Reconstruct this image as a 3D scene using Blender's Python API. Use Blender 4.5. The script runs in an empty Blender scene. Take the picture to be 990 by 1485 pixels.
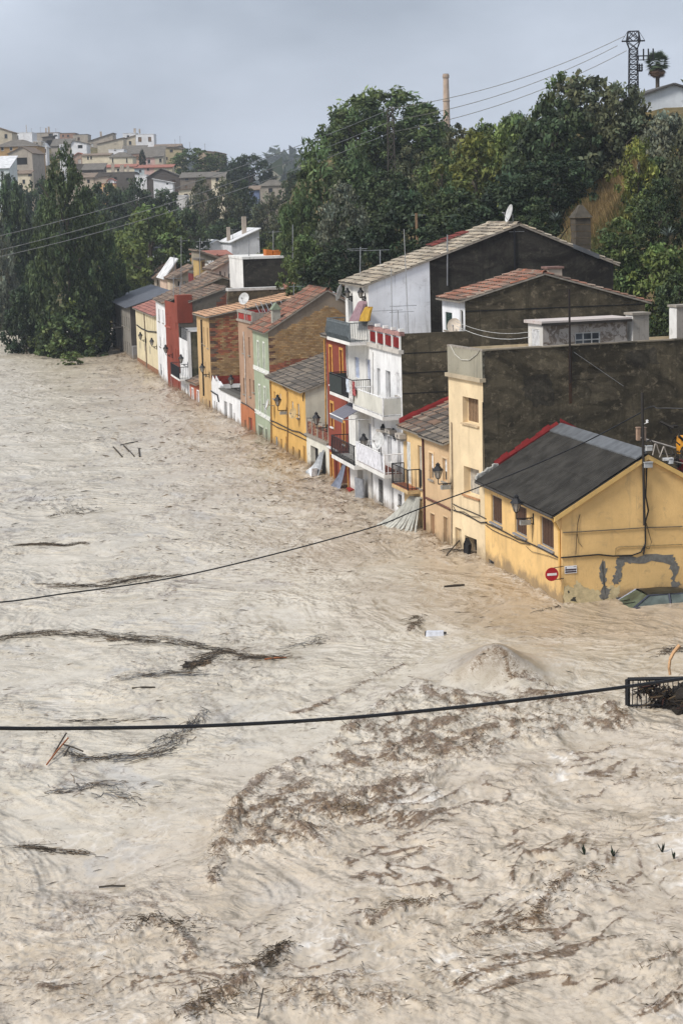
import bpy, math, random
import numpy as np
from mathutils import Vector, Matrix

PI = math.pi
rad = math.radians
S = bpy.context.scene
COL = S.collection
rnd = random.Random(11)

# ------------------------------------------------------------------ camera
FOC, CAM_H, HORIZ, ROLL = 2800.0, 15.0, 295.0, -1.6
PITCH = math.atan((742.5 - HORIZ) / FOC)
cam_data = bpy.data.cameras.new('camera')
cam = bpy.data.objects.new('camera', cam_data)
COL.objects.link(cam)
cam_data.sensor_fit = 'VERTICAL'
cam_data.sensor_height = 36.0
cam_data.lens = 36.0 * FOC / 1485.0
cam_data.clip_start = 0.5
cam_data.clip_end = 9000.0
CAM = (Matrix.Translation((0, 0, CAM_H)) @ Matrix.Rotation(PI / 2 - PITCH, 4, 'X')
       @ Matrix.Rotation(rad(ROLL), 4, 'Z'))
cam.matrix_world = CAM
S.camera = cam

# ------------------------------------------------------------------ world, sun, exposure
SUN_EL, SUN_AZ = 46.0, 236.0          # azimuth measured clockwise from +Y
world = bpy.data.worlds.new('World')
S.world = world
world.use_nodes = True
wn = world.node_tree
for n in list(wn.nodes):
    wn.nodes.remove(n)
w_out = wn.nodes.new('ShaderNodeOutputWorld')
w_bg = wn.nodes.new('ShaderNodeBackground')
w_sky = wn.nodes.new('ShaderNodeTexSky')
w_sky.sky_type = 'NISHITA'
w_sky.sun_disc = False
w_sky.sun_elevation = rad(SUN_EL)
w_sky.sun_rotation = rad(SUN_AZ)
w_sky.air_density = 1.0
w_sky.dust_density = 4.0
w_tc = wn.nodes.new('ShaderNodeTexCoord')
w_map = wn.nodes.new('ShaderNodeMapping')
w_map.inputs['Scale'].default_value = (1.5, 1.5, 3.4)
w_n = wn.nodes.new('ShaderNodeTexNoise')
w_n.inputs['Scale'].default_value = 1.7
w_n.inputs['Detail'].default_value = 6.0
w_n.inputs['Roughness'].default_value = 0.52
w_n.inputs['Distortion'].default_value = 0.15
w_r = wn.nodes.new('ShaderNodeValToRGB')      # overcast cloud deck: thick grey to thinner pale
w_r.color_ramp.elements[0].position = 0.36
w_r.color_ramp.elements[0].color = (1.62, 1.83, 2.2, 1)
w_r.color_ramp.elements[1].position = 0.62
w_r.color_ramp.elements[1].color = (3.25, 3.55, 4.1, 1)
w_mix = wn.nodes.new('ShaderNodeMix')
w_mix.data_type = 'RGBA'
w_mix.inputs['Factor'].default_value = 0.93
L_ = wn.links.new
L_(w_tc.outputs['Generated'], w_map.inputs['Vector'])
L_(w_map.outputs['Vector'], w_n.inputs['Vector'])
L_(w_n.outputs['Fac'], w_r.inputs['Fac'])
L_(w_sky.outputs['Color'], w_mix.inputs['A'])
L_(w_r.outputs['Color'], w_mix.inputs['B'])
L_(w_mix.outputs['Result'], w_bg.inputs['Color'])
w_bg.inputs['Strength'].default_value = 0.1
L_(w_bg.outputs['Background'], w_out.inputs['Surface'])

sun_d = bpy.data.lights.new('sun', 'SUN')
sun_d.energy = 1.5
sun_d.angle = rad(14)
sun_d.color = (1.0, 0.96, 0.9)
sun = bpy.data.objects.new('sun', sun_d)
COL.objects.link(sun)
_a, _e = rad(SUN_AZ), rad(SUN_EL)
_d = Vector((math.sin(_a) * math.cos(_e), math.cos(_a) * math.cos(_e), math.sin(_e)))
sun.rotation_euler = _d.to_track_quat('Z', 'Y').to_euler()

S.view_settings.view_transform = 'Standard'
S.view_settings.look = 'None'
S.view_settings.exposure = 1.3
S.view_settings.gamma = 1.0
S.view_settings.use_curve_mapping = False
S.render.engine = 'CYCLES'
S.cycles.use_denoising = True
S.cycles.denoiser = 'OPENIMAGEDENOISE'
S.cycles.denoising_input_passes = 'RGB_ALBEDO_NORMAL'
S.cycles.denoising_prefilter = 'NONE'
S.cycles.max_bounces = 6
S.cycles.diffuse_bounces = 3
S.cycles.glossy_bounces = 2
S.cycles.transmission_bounces = 2
S.cycles.transparent_max_bounces = 4
S.cycles.volume_bounces = 0
S.cycles.use_adaptive_sampling = False
S.cycles.adaptive_threshold = 0.01

# ------------------------------------------------------------------ photo measuring helpers
ZM = {'p': (0, 0, 1), 'z1': (640, 560, 2.829), 'z2': (620, 310, 2.676), 'z3': (460, 420, 4.125), 'z4': (340, 400, 4.95),
      'z5': (150, 320, 3.414), 'z6': (0, 170, 2.25), 'z7': (400, 90, 3.414), 'z8': (650, 30, 2.912),
      'sign': (780, 800, 4.714), 'fence': (890, 930, 9.9), 'tl': (0, 180, 7.071), 'tr': (120, 180, 4.5),
      'rear': (210, 330, 4.5), 'far': (155, 410, 8.25), 'mid': (235, 410, 7.075), 'pole': (880, 560, 9.0),
      'rb': (480, 320, 4.95), 'bal': (460, 480, 7.071), 'bal2': (460, 600, 7.071), 'bei': (570, 580, 6.187),
      'yel': (690, 680, 6.6), 'ter': (750, 430, 4.125), 'hill': (820, 150, 4.5), 'pyl': (860, 40, 7.615),
      'sheet': (560, 690, 12.375), 'wa': (0, 480, 1.98), 'wb': (0, 850, 1.98), 'wc': (490, 850, 1.98),
      'wd': (0, 1180, 1.98), 'we': (490, 1180, 1.98), 'tw': (0, 180, 3.91)}


def Z(z, x, y):
    a = ZM[z]
    return (a[0] + x / a[2], a[1] + y / a[2])


CP = Vector((0, 0, CAM_H))
CR = CAM.to_3x3()


def ray(p):
    return CR @ Vector(((p[0] - 495) / FOC, -(p[1] - 742.5) / FOC, -1.0))


def ground(p, z=0.0):
    d = ray(p)
    return CP + d * ((z - CAM_H) / d.z)


def atY(p, Y):
    d = ray(p)
    return CP + d * (Y / d.y)


def onplane(p, O, N):
    d = ray(p)
    return CP + d * ((O - CP).dot(N) / d.dot(N))


def proj(w):
    q = CR.transposed() @ (Vector(w) - CP)
    return (495 + FOC * q.x / -q.z, 742.5 - FOC * q.y / -q.z)


# ------------------------------------------------------------------ mesh builder
class MB:
    def __init__(s):
        s.v, s.f, s.c = [], [], []

    def face(s, pts, c=None):
        i = len(s.v)
        s.v += [tuple(p) for p in pts]
        s.f.append(tuple(range(i, i + len(pts))))
        s.c.append(c)

    def box(s, x0, x1, y0, y1, z0, z1, c=None, skip=''):
        i = len(s.v)
        s.v += [(x0, y0, z0), (x1, y0, z0), (x1, y1, z0), (x0, y1, z0), (x0, y0, z1), (x1, y0, z1), (x1, y1, z1), (x0, y1, z1)]
        for k, q in (('b', (0, 3, 2, 1)), ('t', (4, 5, 6, 7)), ('n', (0, 1, 5, 4)), ('e', (1, 2, 6, 5)), ('f', (2, 3, 7, 6)), ('w', (3, 0, 4, 7))):
            if k not in skip:
                s.f.append(tuple(i + j for j in q))
                s.c.append(c)

    def hexa(s, p, c=None):
        """eight corners: bottom ring then top ring"""
        i = len(s.v)
        s.v += [tuple(q) for q in p]
        for q in ((0, 3, 2, 1), (4, 5, 6, 7), (0, 1, 5, 4), (1, 2, 6, 5), (2, 3, 7, 6), (3, 0, 4, 7)):
            s.f.append(tuple(i + j for j in q))
            s.c.append(c)

    def tube(s, pts, r, n=5, c=None, r2=None, cap=True):
        pts = [Vector(p) for p in pts]
        m = len(pts)
        rings = []
        up = Vector((0, 0, 1))
        for k, p in enumerate(pts):
            d = (pts[min(k + 1, m - 1)] - pts[max(k - 1, 0)])
            if d.length < 1e-9:
                d = Vector((0, 0, 1))
            d.normalize()
            a = up if abs(d.dot(up)) < .95 else Vector((1, 0, 0))
            e1 = d.cross(a).normalized()
            e2 = d.cross(e1)
            rr = r if r2 is None else r + (r2 - r) * k / max(1, m - 1)
            i = len(s.v)
            for j in range(n):
                t = 2 * PI * j / n
                s.v.append(tuple(p + e1 * (math.cos(t) * rr) + e2 * (math.sin(t) * rr)))
            rings.append(i)
        for k in range(m - 1):
            a, b = rings[k], rings[k + 1]
            for j in range(n):
                j2 = (j + 1) % n
                s.f.append((a + j, a + j2, b + j2, b + j))
                s.c.append(c)
        if cap:
            s.f.append(tuple(rings[0] + j for j in range(n)))
            s.c.append(c)
            s.f.append(tuple(rings[-1] + j for j in reversed(range(n))))
            s.c.append(c)

    def bar(s, a, b, w, c=None):
        s.tube([a, b], w * .7, 4, c)

    def lathe(s, prof, o=(0, 0, 0), n=8, c=None):
        o = Vector(o)
        i = len(s.v)
        for r, z in prof:
            for j in range(n):
                t = 2 * PI * (j + .5) / n
                s.v.append((o.x + r * math.cos(t), o.y + r * math.sin(t), o.z + z))
        for k in range(len(prof) - 1):
            for j in range(n):
                j2 = (j + 1) % n
                s.f.append((i + k * n + j, i + k * n + j2, i + (k + 1) * n + j2, i + (k + 1) * n + j))
                s.c.append(c)

    def mesh(s, name, mat, smooth=False):
        me = bpy.data.meshes.new(name)
        me.from_pydata(s.v, [], s.f)
        if mat:
            me.materials.append(mat)
        if any(c is not None for c in s.c):
            at = me.attributes.new('Col', 'FLOAT_COLOR', 'CORNER')
            buf = []
            for f, c in zip(s.f, s.c):
                c = c or (1, 1, 1)
                buf += [c[0], c[1], c[2], 1.0] * len(f)
            at.data.foreach_set('color', buf)
        if smooth:
            me.polygons.foreach_set('use_smooth', [True] * len(me.polygons))
        me.update()
        return me

    def build(s, name, mat, parent=None, smooth=False, kind=None, label=None):
        return link(name, s.mesh(name, mat, smooth), parent, kind, label)


def link(name, me, parent=None, kind=None, label=None):
    o = bpy.data.objects.new(name, me)
    COL.objects.link(o)
    if parent is not None:
        o.parent = parent
    if kind:
        o['kind'] = kind
    if label:
        o['label'] = label
    return o


def tag(o, label, cat, group=None):
    o['label'] = label
    o['category'] = cat
    if group:
        o['group'] = group
    return o


def empty(name, label, cat, loc=(0, 0, 0), rz=0.0, group=None):
    o = bpy.data.objects.new(name, None)
    COL.objects.link(o)
    o.empty_display_size = .2
    o.location = loc
    o.rotation_euler = (0, 0, rz)
    return tag(o, label, cat, group)


def np_mesh(name, verts, faces, mat, colors=None, smooth=False):
    """verts (n,3), faces (m,k) numpy; colours per vertex"""
    me = bpy.data.meshes.new(name)
    nv, (nf, k) = len(verts), faces.shape
    me.vertices.add(nv)
    me.vertices.foreach_set('co', np.asarray(verts, np.float32).ravel())
    me.loops.add(nf * k)
    me.loops.foreach_set('vertex_index', faces.astype(np.int32).ravel())
    me.polygons.add(nf)
    me.polygons.foreach_set('loop_start', np.arange(0, nf * k, k, dtype=np.int32))
    if smooth:
        me.polygons.foreach_set('use_smooth', np.ones(nf, bool))
    if colors is not None:
        at = me.attributes.new('Col', 'FLOAT_COLOR', 'POINT')
        c4 = np.ones((nv, 4), np.float32)
        c4[:, :3] = colors
        at.data.foreach_set('color', c4.ravel())
    me.materials.append(mat)
    me.update(calc_edges=True)
    return me


# ------------------------------------------------------------------ materials
MATS = {}


class NT:
    def __init__(s, name):
        s.m = bpy.data.materials.new(name)
        s.m.use_nodes = True
        s.t = s.m.node_tree
        for n in list(s.t.nodes):
            s.t.nodes.remove(n)
        s.out = s.n('OutputMaterial')
        s.bs = s.n('BsdfPrincipled')
        s.l(s.bs.outputs[0], s.out.inputs['Surface'])
        s.tc = None

    def n(s, k, **kw):
        nd = s.t.nodes.new('ShaderNode' + k)
        for a, b in kw.items():
            setattr(nd, a, b)
        return nd

    def l(s, a, b):
        s.t.links.new(a, b)

    def coord(s, scale=(1, 1, 1)):
        if s.tc is None:
            s.tc = s.n('TexCoord')
            s.oi = s.n('ObjectInfo')
            ad = s.n('VectorMath', operation='ADD')
            sc = s.n('VectorMath', operation='SCALE')
            s.l(s.oi.outputs['Location'], sc.inputs[0])
            sc.inputs['Scale'].default_value = 3.7
            s.l(s.tc.outputs['Object'], ad.inputs[0])
            s.l(sc.outputs[0], ad.inputs[1])
            s.co = ad
        mp = s.n('Mapping')
        mp.inputs['Scale'].default_value = scale
        s.l(s.co.outputs[0], mp.inputs['Vector'])
        return mp.outputs[0]

    def noise(s, scale, detail=4, rough=.55, stretch=(1, 1, 1), dist=0.0):
        nd = s.n('TexNoise')
        nd.inputs['Scale'].default_value = scale
        nd.inputs['Detail'].default_value = detail
        nd.inputs['Roughness'].default_value = rough
        nd.inputs['Distortion'].default_value = dist
        s.l(s.coord(stretch), nd.inputs['Vector'])
        return nd.outputs['Fac']

    def ramp(s, src, a, b, va=0.0, vb=1.0):
        r = s.n('MapRange')
        r.interpolation_type = 'SMOOTHSTEP'
        r.inputs['From Min'].default_value = a
        r.inputs['From Max'].default_value = b
        r.inputs['To Min'].default_value = va
        r.inputs['To Max'].default_value = vb
        s.l(src, r.inputs['Value'])
        return r.outputs[0]

    def mix(s, fac, A, Bc, mode='MIX'):
        m = s.n('Mix', data_type='RGBA', blend_type=mode)
        for src, nm in ((fac, 'Factor'), (A, 'A'), (Bc, 'B')):
            if isinstance(src, (int, float)):
                m.inputs[nm].default_value = src
            elif isinstance(src, tuple):
                m.inputs[nm].default_value = (*src[:3], 1)
            else:
                s.l(src, m.inputs[nm])
        return m.outputs['Result']

    def mth(s, op, a, b):
        m = s.n('Math', operation=op)
        for k, src in enumerate((a, b)):
            if isinstance(src, (int, float)):
                m.inputs[k].default_value = src
            else:
                s.l(src, m.inputs[k])
        return m.outputs[0]

    def attr(s):
        a = s.n('Attribute')
        a.attribute_name = 'Col'
        return a.outputs['Color']

    def bump(s, src, strength, dist=.02):
        b = s.n('Bump')
        b.inputs['Strength'].default_value = strength
        b.inputs['Distance'].default_value = dist
        s.l(src, b.inputs['Height'])
        s.l(b.outputs[0], s.bs.inputs['Normal'])

    def fin(s, col, rough=.9, spec=.2, metal=0.0):
        if isinstance(col, tuple):
            s.bs.inputs['Base Color'].default_value = (*col, 1)
        else:
            s.l(col, s.bs.inputs['Base Color'])
        if isinstance(rough, (int, float)):
            s.bs.inputs['Roughness'].default_value = rough
        else:
            s.l(rough, s.bs.inputs['Roughness'])
        s.bs.inputs['Specular IOR Level'].default_value = spec
        s.bs.inputs['Metallic'].default_value = metal
        return s.m


MUD = (0.20, 0.15, 0.10)


def plaster(col, stain=(.16, .14, .11), amt=.5, streak=.4, mud=.5, patch=None, rough=.92, bump=.35):
    key = ('pl', col, stain, amt, streak, mud, patch)
    if key in MATS:
        return MATS[key]
    t = NT('plaster')
    big = t.noise(.7, 5, .6)
    fine = t.noise(9, 4, .6)
    st = t.noise(1.6, 4, .65, (2.2, 2.2, .18))
    c = t.mix(t.ramp(big, .3, .72), tuple(x * .86 for x in col), tuple(min(1, x * 1.1) for x in col))
    c = t.mix(t.mth('MULTIPLY', t.ramp(t.noise(2.3, 7, .7, dist=.6), .54, .72), amt), c, stain)
    c = t.mix(t.mth('MULTIPLY', t.ramp(st, .54, .75), streak), c, stain)
    if patch:
        c = t.mix(t.ramp(t.noise(1.9, 6, .65, dist=.8), .49, .55), c, patch)
    c = t.mix(t.ramp(fine, .35, .75, 0, .14), c, (.9, .86, .8), 'MULTIPLY')
    if mud:
        sep = t.n('SeparateXYZ')
        t.coord()
        t.l(t.tc.outputs['Object'], sep.inputs[0])
        z = t.mth('ADD', sep.outputs['Z'], t.mth('MULTIPLY', t.mth('SUBTRACT', t.noise(1.1, 6, .7), .5), 1.7))
        c = t.mix(t.ramp(z, .12, .62, min(1, mud * 1.9), 0), c, MUD)
    t.bump(t.noise(14, 5, .65), bump, .03)
    MATS[key] = t.fin(c, rough, .15)
    return MATS[key]


def mouldy(col=(.115, .096, .064), pale=(.25, .205, .14), dark=(.040, .034, .024), amt=.8):
    """rendered party wall blackened by damp and lichen"""
    key = ('mo', col, pale, dark, amt)
    if key in MATS:
        return MATS[key]
    t = NT('weathered_render')
    a = t.noise(.38, 8, .68, (1, 1, 1.9), .8)
    b = t.noise(2.6, 7, .7, (1, 1, 1.3), .4)
    st = t.noise(1.3, 5, .7, (2.6, 2.6, .2))
    c = t.mix(t.ramp(a, .38, .60), dark, col)
    c = t.mix(t.mth('MULTIPLY', t.ramp(b, .52, .7), amt), c, pale)
    c = t.mix(t.mth('MULTIPLY', t.ramp(st, .5, .72), .6), c, dark)
    c = t.mix(t.ramp(t.noise(9, 5, .75), .45, .75, 0, .6), c, tuple(x * .45 for x in col))
    t.bump(t.noise(7, 6, .7), .5, .05)
    MATS[key] = t.fin(c, .95, .12)
    return MATS[key]


def plain(col, rough=.7, metal=0.0, var=.25, spec=.3, scale=5.0, bump=.1):
    key = ('p', col, rough, metal, var, scale)
    if key in MATS:
        return MATS[key]
    t = NT('surface')
    n = t.noise(scale, 4, .6)
    c = t.mix(t.ramp(n, .3, .7), tuple(x * (1 - var) for x in col), tuple(min(1, x * (1 + var * .6)) for x in col))
    c = t.mix(t.ramp(t.noise(scale * .4, 6, .7, (1.6, 1.6, .4)), .55, .8, 0, .45), c, tuple(x * .35 + .02 for x in col))
    if bump:
        t.bump(t.noise(scale * 4, 3, .6), bump, .01)
    MATS[key] = t.fin(c, rough, spec, metal)
    return MATS[key]


def vcol(name='pieces', rough=.9, grime=.35, bump=.35, scale=3.0, spec=.15):
    """colour of each piece from its own attribute, with grain and lichen on top"""
    key = ('v', name, rough, grime, bump, scale)
    if key in MATS:
        return MATS[key]
    t = NT(name)
    c = t.attr()
    c = t.mix(t.mth('MULTIPLY', t.ramp(t.noise(scale, 6, .7), .42, .72), grime), c, (.05, .048, .042))
    c = t.mix(t.ramp(t.noise(scale * 5, 3, .6), .3, .7, 0, .35), c, (.8, .78, .74), 'MULTIPLY')
    t.bump(t.noise(scale * 8, 4, .7), bump, .02)
    MATS[key] = t.fin(c, rough, spec)
    return MATS[key]


def glass(col=(.03, .035, .04)):
    key = ('g', col)
    if key in MATS:
        return MATS[key]
    t = NT('glass')
    c = t.mix(t.ramp(t.noise(1.5, 3), .35, .7), col, tuple(x * 2.2 + .01 for x in col))
    MATS[key] = t.fin(c, .32, .16)
    return MATS[key]


DARK = plain((.012, .011, .010), .9, var=.3)
IRON = plain((.018, .018, .02), .55, .3)
STEEL = plain((.32, .33, .34), .45, .6)
WHITE = plain((.72, .72, .72), .6)
GREYFR = plain((.3, .3, .3), .7)
WOOD = plain((.075, .038, .022), .75, scale=9)
WOODL = plain((.2, .125, .07), .8, scale=9)
SHUT = plain((.5, .5, .48), .6)
CABLE = plain((.008, .008, .009), .5)
STONE = plain((.28, .25, .21), .9, scale=6, bump=.4)
# ------------------------------------------------------------------ noise on numpy arrays
_perm = np.random.default_rng(5).permutation(512)
_gr = np.random.default_rng(9).uniform(0, 2 * PI, 512)
_gx, _gy = np.cos(_gr), np.sin(_gr)


def pn(x, y, seed=0):
    xi, yi = np.floor(x).astype(np.int64), np.floor(y).astype(np.int64)
    xf, yf = x - xi, y - yi
    u, v = xf * xf * xf * (xf * (xf * 6 - 15) + 10), yf * yf * yf * (yf * (yf * 6 - 15) + 10)

    def g(a, b, dx, dy):
        h = _perm[(_perm[(a + seed * 37) & 511] + b) & 511]
        return _gx[h] * dx + _gy[h] * dy
    n00, n10 = g(xi, yi, xf, yf), g(xi + 1, yi, xf - 1, yf)
    n01, n11 = g(xi, yi + 1, xf, yf - 1), g(xi + 1, yi + 1, xf - 1, yf - 1)
    return ((n00 * (1 - u) + n10 * u) * (1 - v) + (n01 * (1 - u) + n11 * u) * v) * 1.45


def fbm(x, y, oct=4, seed=0, gain=.5):
    a, s, r = 1.0, 0.0, 0.0
    for k in range(oct):
        r = r + a * pn(x * 2 ** k + 17.3 * k, y * 2 ** k - 9.1 * k, seed + k)
        s += a
        a *= gain
    return r / s


def sst(x, a, b):
    t = np.clip((x - a) / (b - a), 0, 1)
    return t * t * (3 - 2 * t)


def gpts(pts):
    return [tuple(ground(p)[:2]) for p in pts]


def dist_line(x, y, P):
    d = np.full(x.shape, 1e9)
    for (ax, ay), (bx, by) in zip(P[:-1], P[1:]):
        vx, vy = bx - ax, by - ay
        t = np.clip(((x - ax) * vx + (y - ay) * vy) / (vx * vx + vy * vy + 1e-9), 0, 1)
        d = np.minimum(d, np.hypot(x - ax - t * vx, y - ay - t * vy))
    return d


def sd_poly(x, y, P):
    d = dist_line(x, y, P + [P[0]])
    ins = np.zeros(x.shape, bool)
    for (ax, ay), (bx, by) in zip(P, P[1:] + [P[0]]):
        c = ((ay > y) != (by > y)) & (x < (bx - ax) * (y - ay) / (by - ay + 1e-12) + ax)
        ins ^= c
    return np.where(ins, -d, d)


# ------------------------------------------------------------------ the flooding river
FACADE = gpts([(815, 876), (703.6, 811.6), (654, 791.7), (587, 757), (541.5, 731), (478, 693), (394, 644.5), (350.5, 619.5),
               (290, 584), (244, 559), (200, 524), (165, 503)])
BOIL = gpts([(560, 1012), (610, 992), (700, 1003), (830, 1003), (935, 1030), (900, 1062), (770, 1085), (650, 1135), (560, 1185),
             (450, 1235), (360, 1262), (300, 1285), (318, 1200), (400, 1130), (490, 1078)])
BOIL2 = gpts([(262, 1490), (300, 1462), (345, 1440), (420, 1392), (470, 1420), (620, 1440), (760, 1490)])
CRESTS = [([(492, 1078), (430, 1108), (382, 1130), (350, 1168)], .34, .34), ([(350, 1170), (327, 1220), (316, 1258), (308, 1292)], .26, .26),
          ([(192, 1366), (215, 1350), (250, 1366), (282, 1398)], .3, .34), ([(275, 1338), (310, 1345), (345, 1366), (362, 1354)], .16, .14),
          ([(415, 1388), (388, 1408), (370, 1420)], .26, .36), ([(356, 1437), (322, 1450), (290, 1470), (258, 1488)], .34, .36),
          ([(862, 1268), (825, 1282), (795, 1305), (782, 1330)], .2, .2), ([(788, 1330), (755, 1340), (720, 1352), (688, 1360)], .2, .2),
          ([(628, 1308), (590, 1318), (545, 1332)], .22, .22), ([(995, 1382), (960, 1400), (932, 1411), (915, 1418)], .14, .16),
          ([(995, 1446), (960, 1455), (928, 1472)], .14, .16), ([(696, 992), (725, 990), (765, 994), (800, 1000)], .28, .1),
          ([(492, 1190), (512, 1182), (528, 1190)], .22, .26), ([(430, 1215), (448, 1222), (468, 1236)], .24, .26),
          ([(838, 1162), (880, 1152), (915, 1140)], .1, .08), ([(590, 965), (555, 978), (500, 1010), (430, 1032)], .2, .1),
          ([(600, 1000), (560, 1022), (505, 1068)], .3, .26), ([(905, 1030), (860, 1020), (800, 1010)], .25, .14),
          ([(612, 898), (600, 912), (596, 918)], .22, .14), ([(640, 1115), (570, 1150), (520, 1160)], .26, .24),
          ([(720, 1050), (640, 1070), (560, 1100)], .3, .22), ([(860, 1098), (880, 1092), (905, 1086)], .16, .1),
          ([(400, 1480), (440, 1440), (520, 1425)], .16, .2), ([(640, 1228), (600, 1240), (560, 1262)], .14, .16)]
CRESTS = [(gpts(p), w, a) for p, w, a in CRESTS]
HUMP = ground((722, 992))


def turb(x, y):
    wob = fbm(x / 1.7, y / 2.2, 3, 40)
    T = .95 * sst(-sd_poly(x, y, BOIL) + wob * 1.8, -.35, .9)
    T = np.maximum(T, .6 * sst(-sd_poly(x, y, BOIL2) + wob * 1.2, -.2, .9))
    df = dist_line(x, y, FACADE)
    T = np.maximum(T, .62 * (1 - sst(df + wob * 4, 1.0, 13)) * sst(y, 76, 90))
    T = T * (1 - .85 * np.exp(-((x - HUMP.x) / 1.7) ** 2 - ((y - HUMP.y - .8) / 1.6) ** 2))
    T = np.maximum(T, .3 * sst(pn(x / 7 + 3.1, y / 11, 51), .15, .6))
    return T


def low_reach(x, y):
    wob = fbm(x / 4, y / 5, 3, 160)
    return np.clip(sst(-sd_poly(x, y, LOWER) + wob * 3.5, -1.0, 2.5) * (.55 + .9 * wob), 0, 1)


LOWER = gpts([(420, 1130), (640, 1120), (990, 1050), (1100, 1200), (1100, 1490), (180, 1490), (170, 1380), (240, 1330), (300, 1290), (330, 1200)])


def water(x, y):
    wx = x + 1.1 * fbm(x / 4.1, y / 5.3, 3, 1)
    wy = y + 1.6 * fbm(x / 4.4 + 7, y / 5.0 + 3, 3, 4)
    T = turb(x, y)
    swell = .16 * fbm(wx / 7.5, wy / 10.0, 2, 8)
    n1 = fbm(wx / 2.4, wy / 3.6, 4, 12)
    rg1 = 1 - np.abs(n1) * 2.1
    n2 = fbm(wx / .95 + n1, wy / 1.5, 4, 20)
    rg2 = 1 - np.abs(n2) * 2.1
    n3 = fbm(wx / .30, wy / .42, 3, 28)
    rg3 = 1 - np.abs(n3) * 2.0
    calm = .35 + .65 * sst(fbm(x / 8, y / 13, 2, 33), -.25, .35)
    h = swell + calm * (.04 * rg1 + .10 * (1 - np.abs(fbm(wx / 2.8, wy / 3.4, 2, 12)) * 2) + .022 * rg2) + .007 * rg3
    h = h + T * (.045 * rg1 * rg2 + .045 * rg2 + .06 * np.clip(rg3, -.5, 1) * (.5 + rg2))
    df = dist_line(x, y, FACADE)
    h = h + .14 * np.exp(-np.clip(df, 0, 9) / .45) * np.clip(.4 + 1.2 * n2 + .8 * n3, 0, 2)
    low = low_reach(x, y)
    th = .8 + .5 * fbm(x / 9 + 5, y / 12, 2, 140)
    bx_ = 2.6 * fbm(x / 8, y / 10, 2, 142)
    ca, sa = np.cos(.72), np.sin(.72)
    ea, eb = (wx * ca + wy * sa), (-wx * sa + wy * ca) + bx_
    nE = fbm(ea / 2.6 + .7 * n1, eb / 1.0 + .7 * n1, 4, 150, .55)
    rgE = 1 - np.abs(nE) * 2.0
    h = h + low * (.15 * rgE + .055 * rg2 + .035 * np.clip(rg3, -.5, 1))
    C = np.zeros_like(x)
    jag = .55 + .75 * np.clip(n2 + .35 * n3 + .35, 0, 1.2)
    for P, w, a in CRESTS:
        bx = (min(p[0] for p in P) - 2, max(p[0] for p in P) + 2, min(p[1] for p in P) - 3, max(p[1] for p in P) + 3)
        m = (x > bx[0]) & (x < bx[1]) & (y > bx[2]) & (y < bx[3])
        if m.any():
            d = dist_line(x[m] + .35 * n2[m] + .12 * n3[m], y[m] + .9 * n2[m] + .3 * n3[m], P)
            g = np.exp(-(d / w) ** 2) * jag[m]
            C[m] = np.maximum(C[m], g)
            h[m] = h[m] + a * .45 * g * (1 + .5 * n3[m])
    # the standing wave over something drowned
    dx, dy = x - HUMP.x, y - HUMP.y
    hx = np.exp(-(dx / 1.15) ** 2) * .85 + .2 * np.exp(-(dx / 2.3) ** 2)
    hy = np.where(dy > .5, np.exp(-((dy - .5) / 2.6) ** 2), np.exp(-((dy - .5) / .75) ** 2))
    hump = hx * hy
    h = h * (1 - .75 * np.clip(hump * 1.4, 0, 1)) + 1.05 * hump + .03 * rg2 * hump
    return h - .05, T, C, rg1, rg2, rg3, n1, n2, n3, rgE, hump


def water_h(x, y):
    return float(water(np.array([float(x)]), np.array([float(y)]))[0][0])


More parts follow.
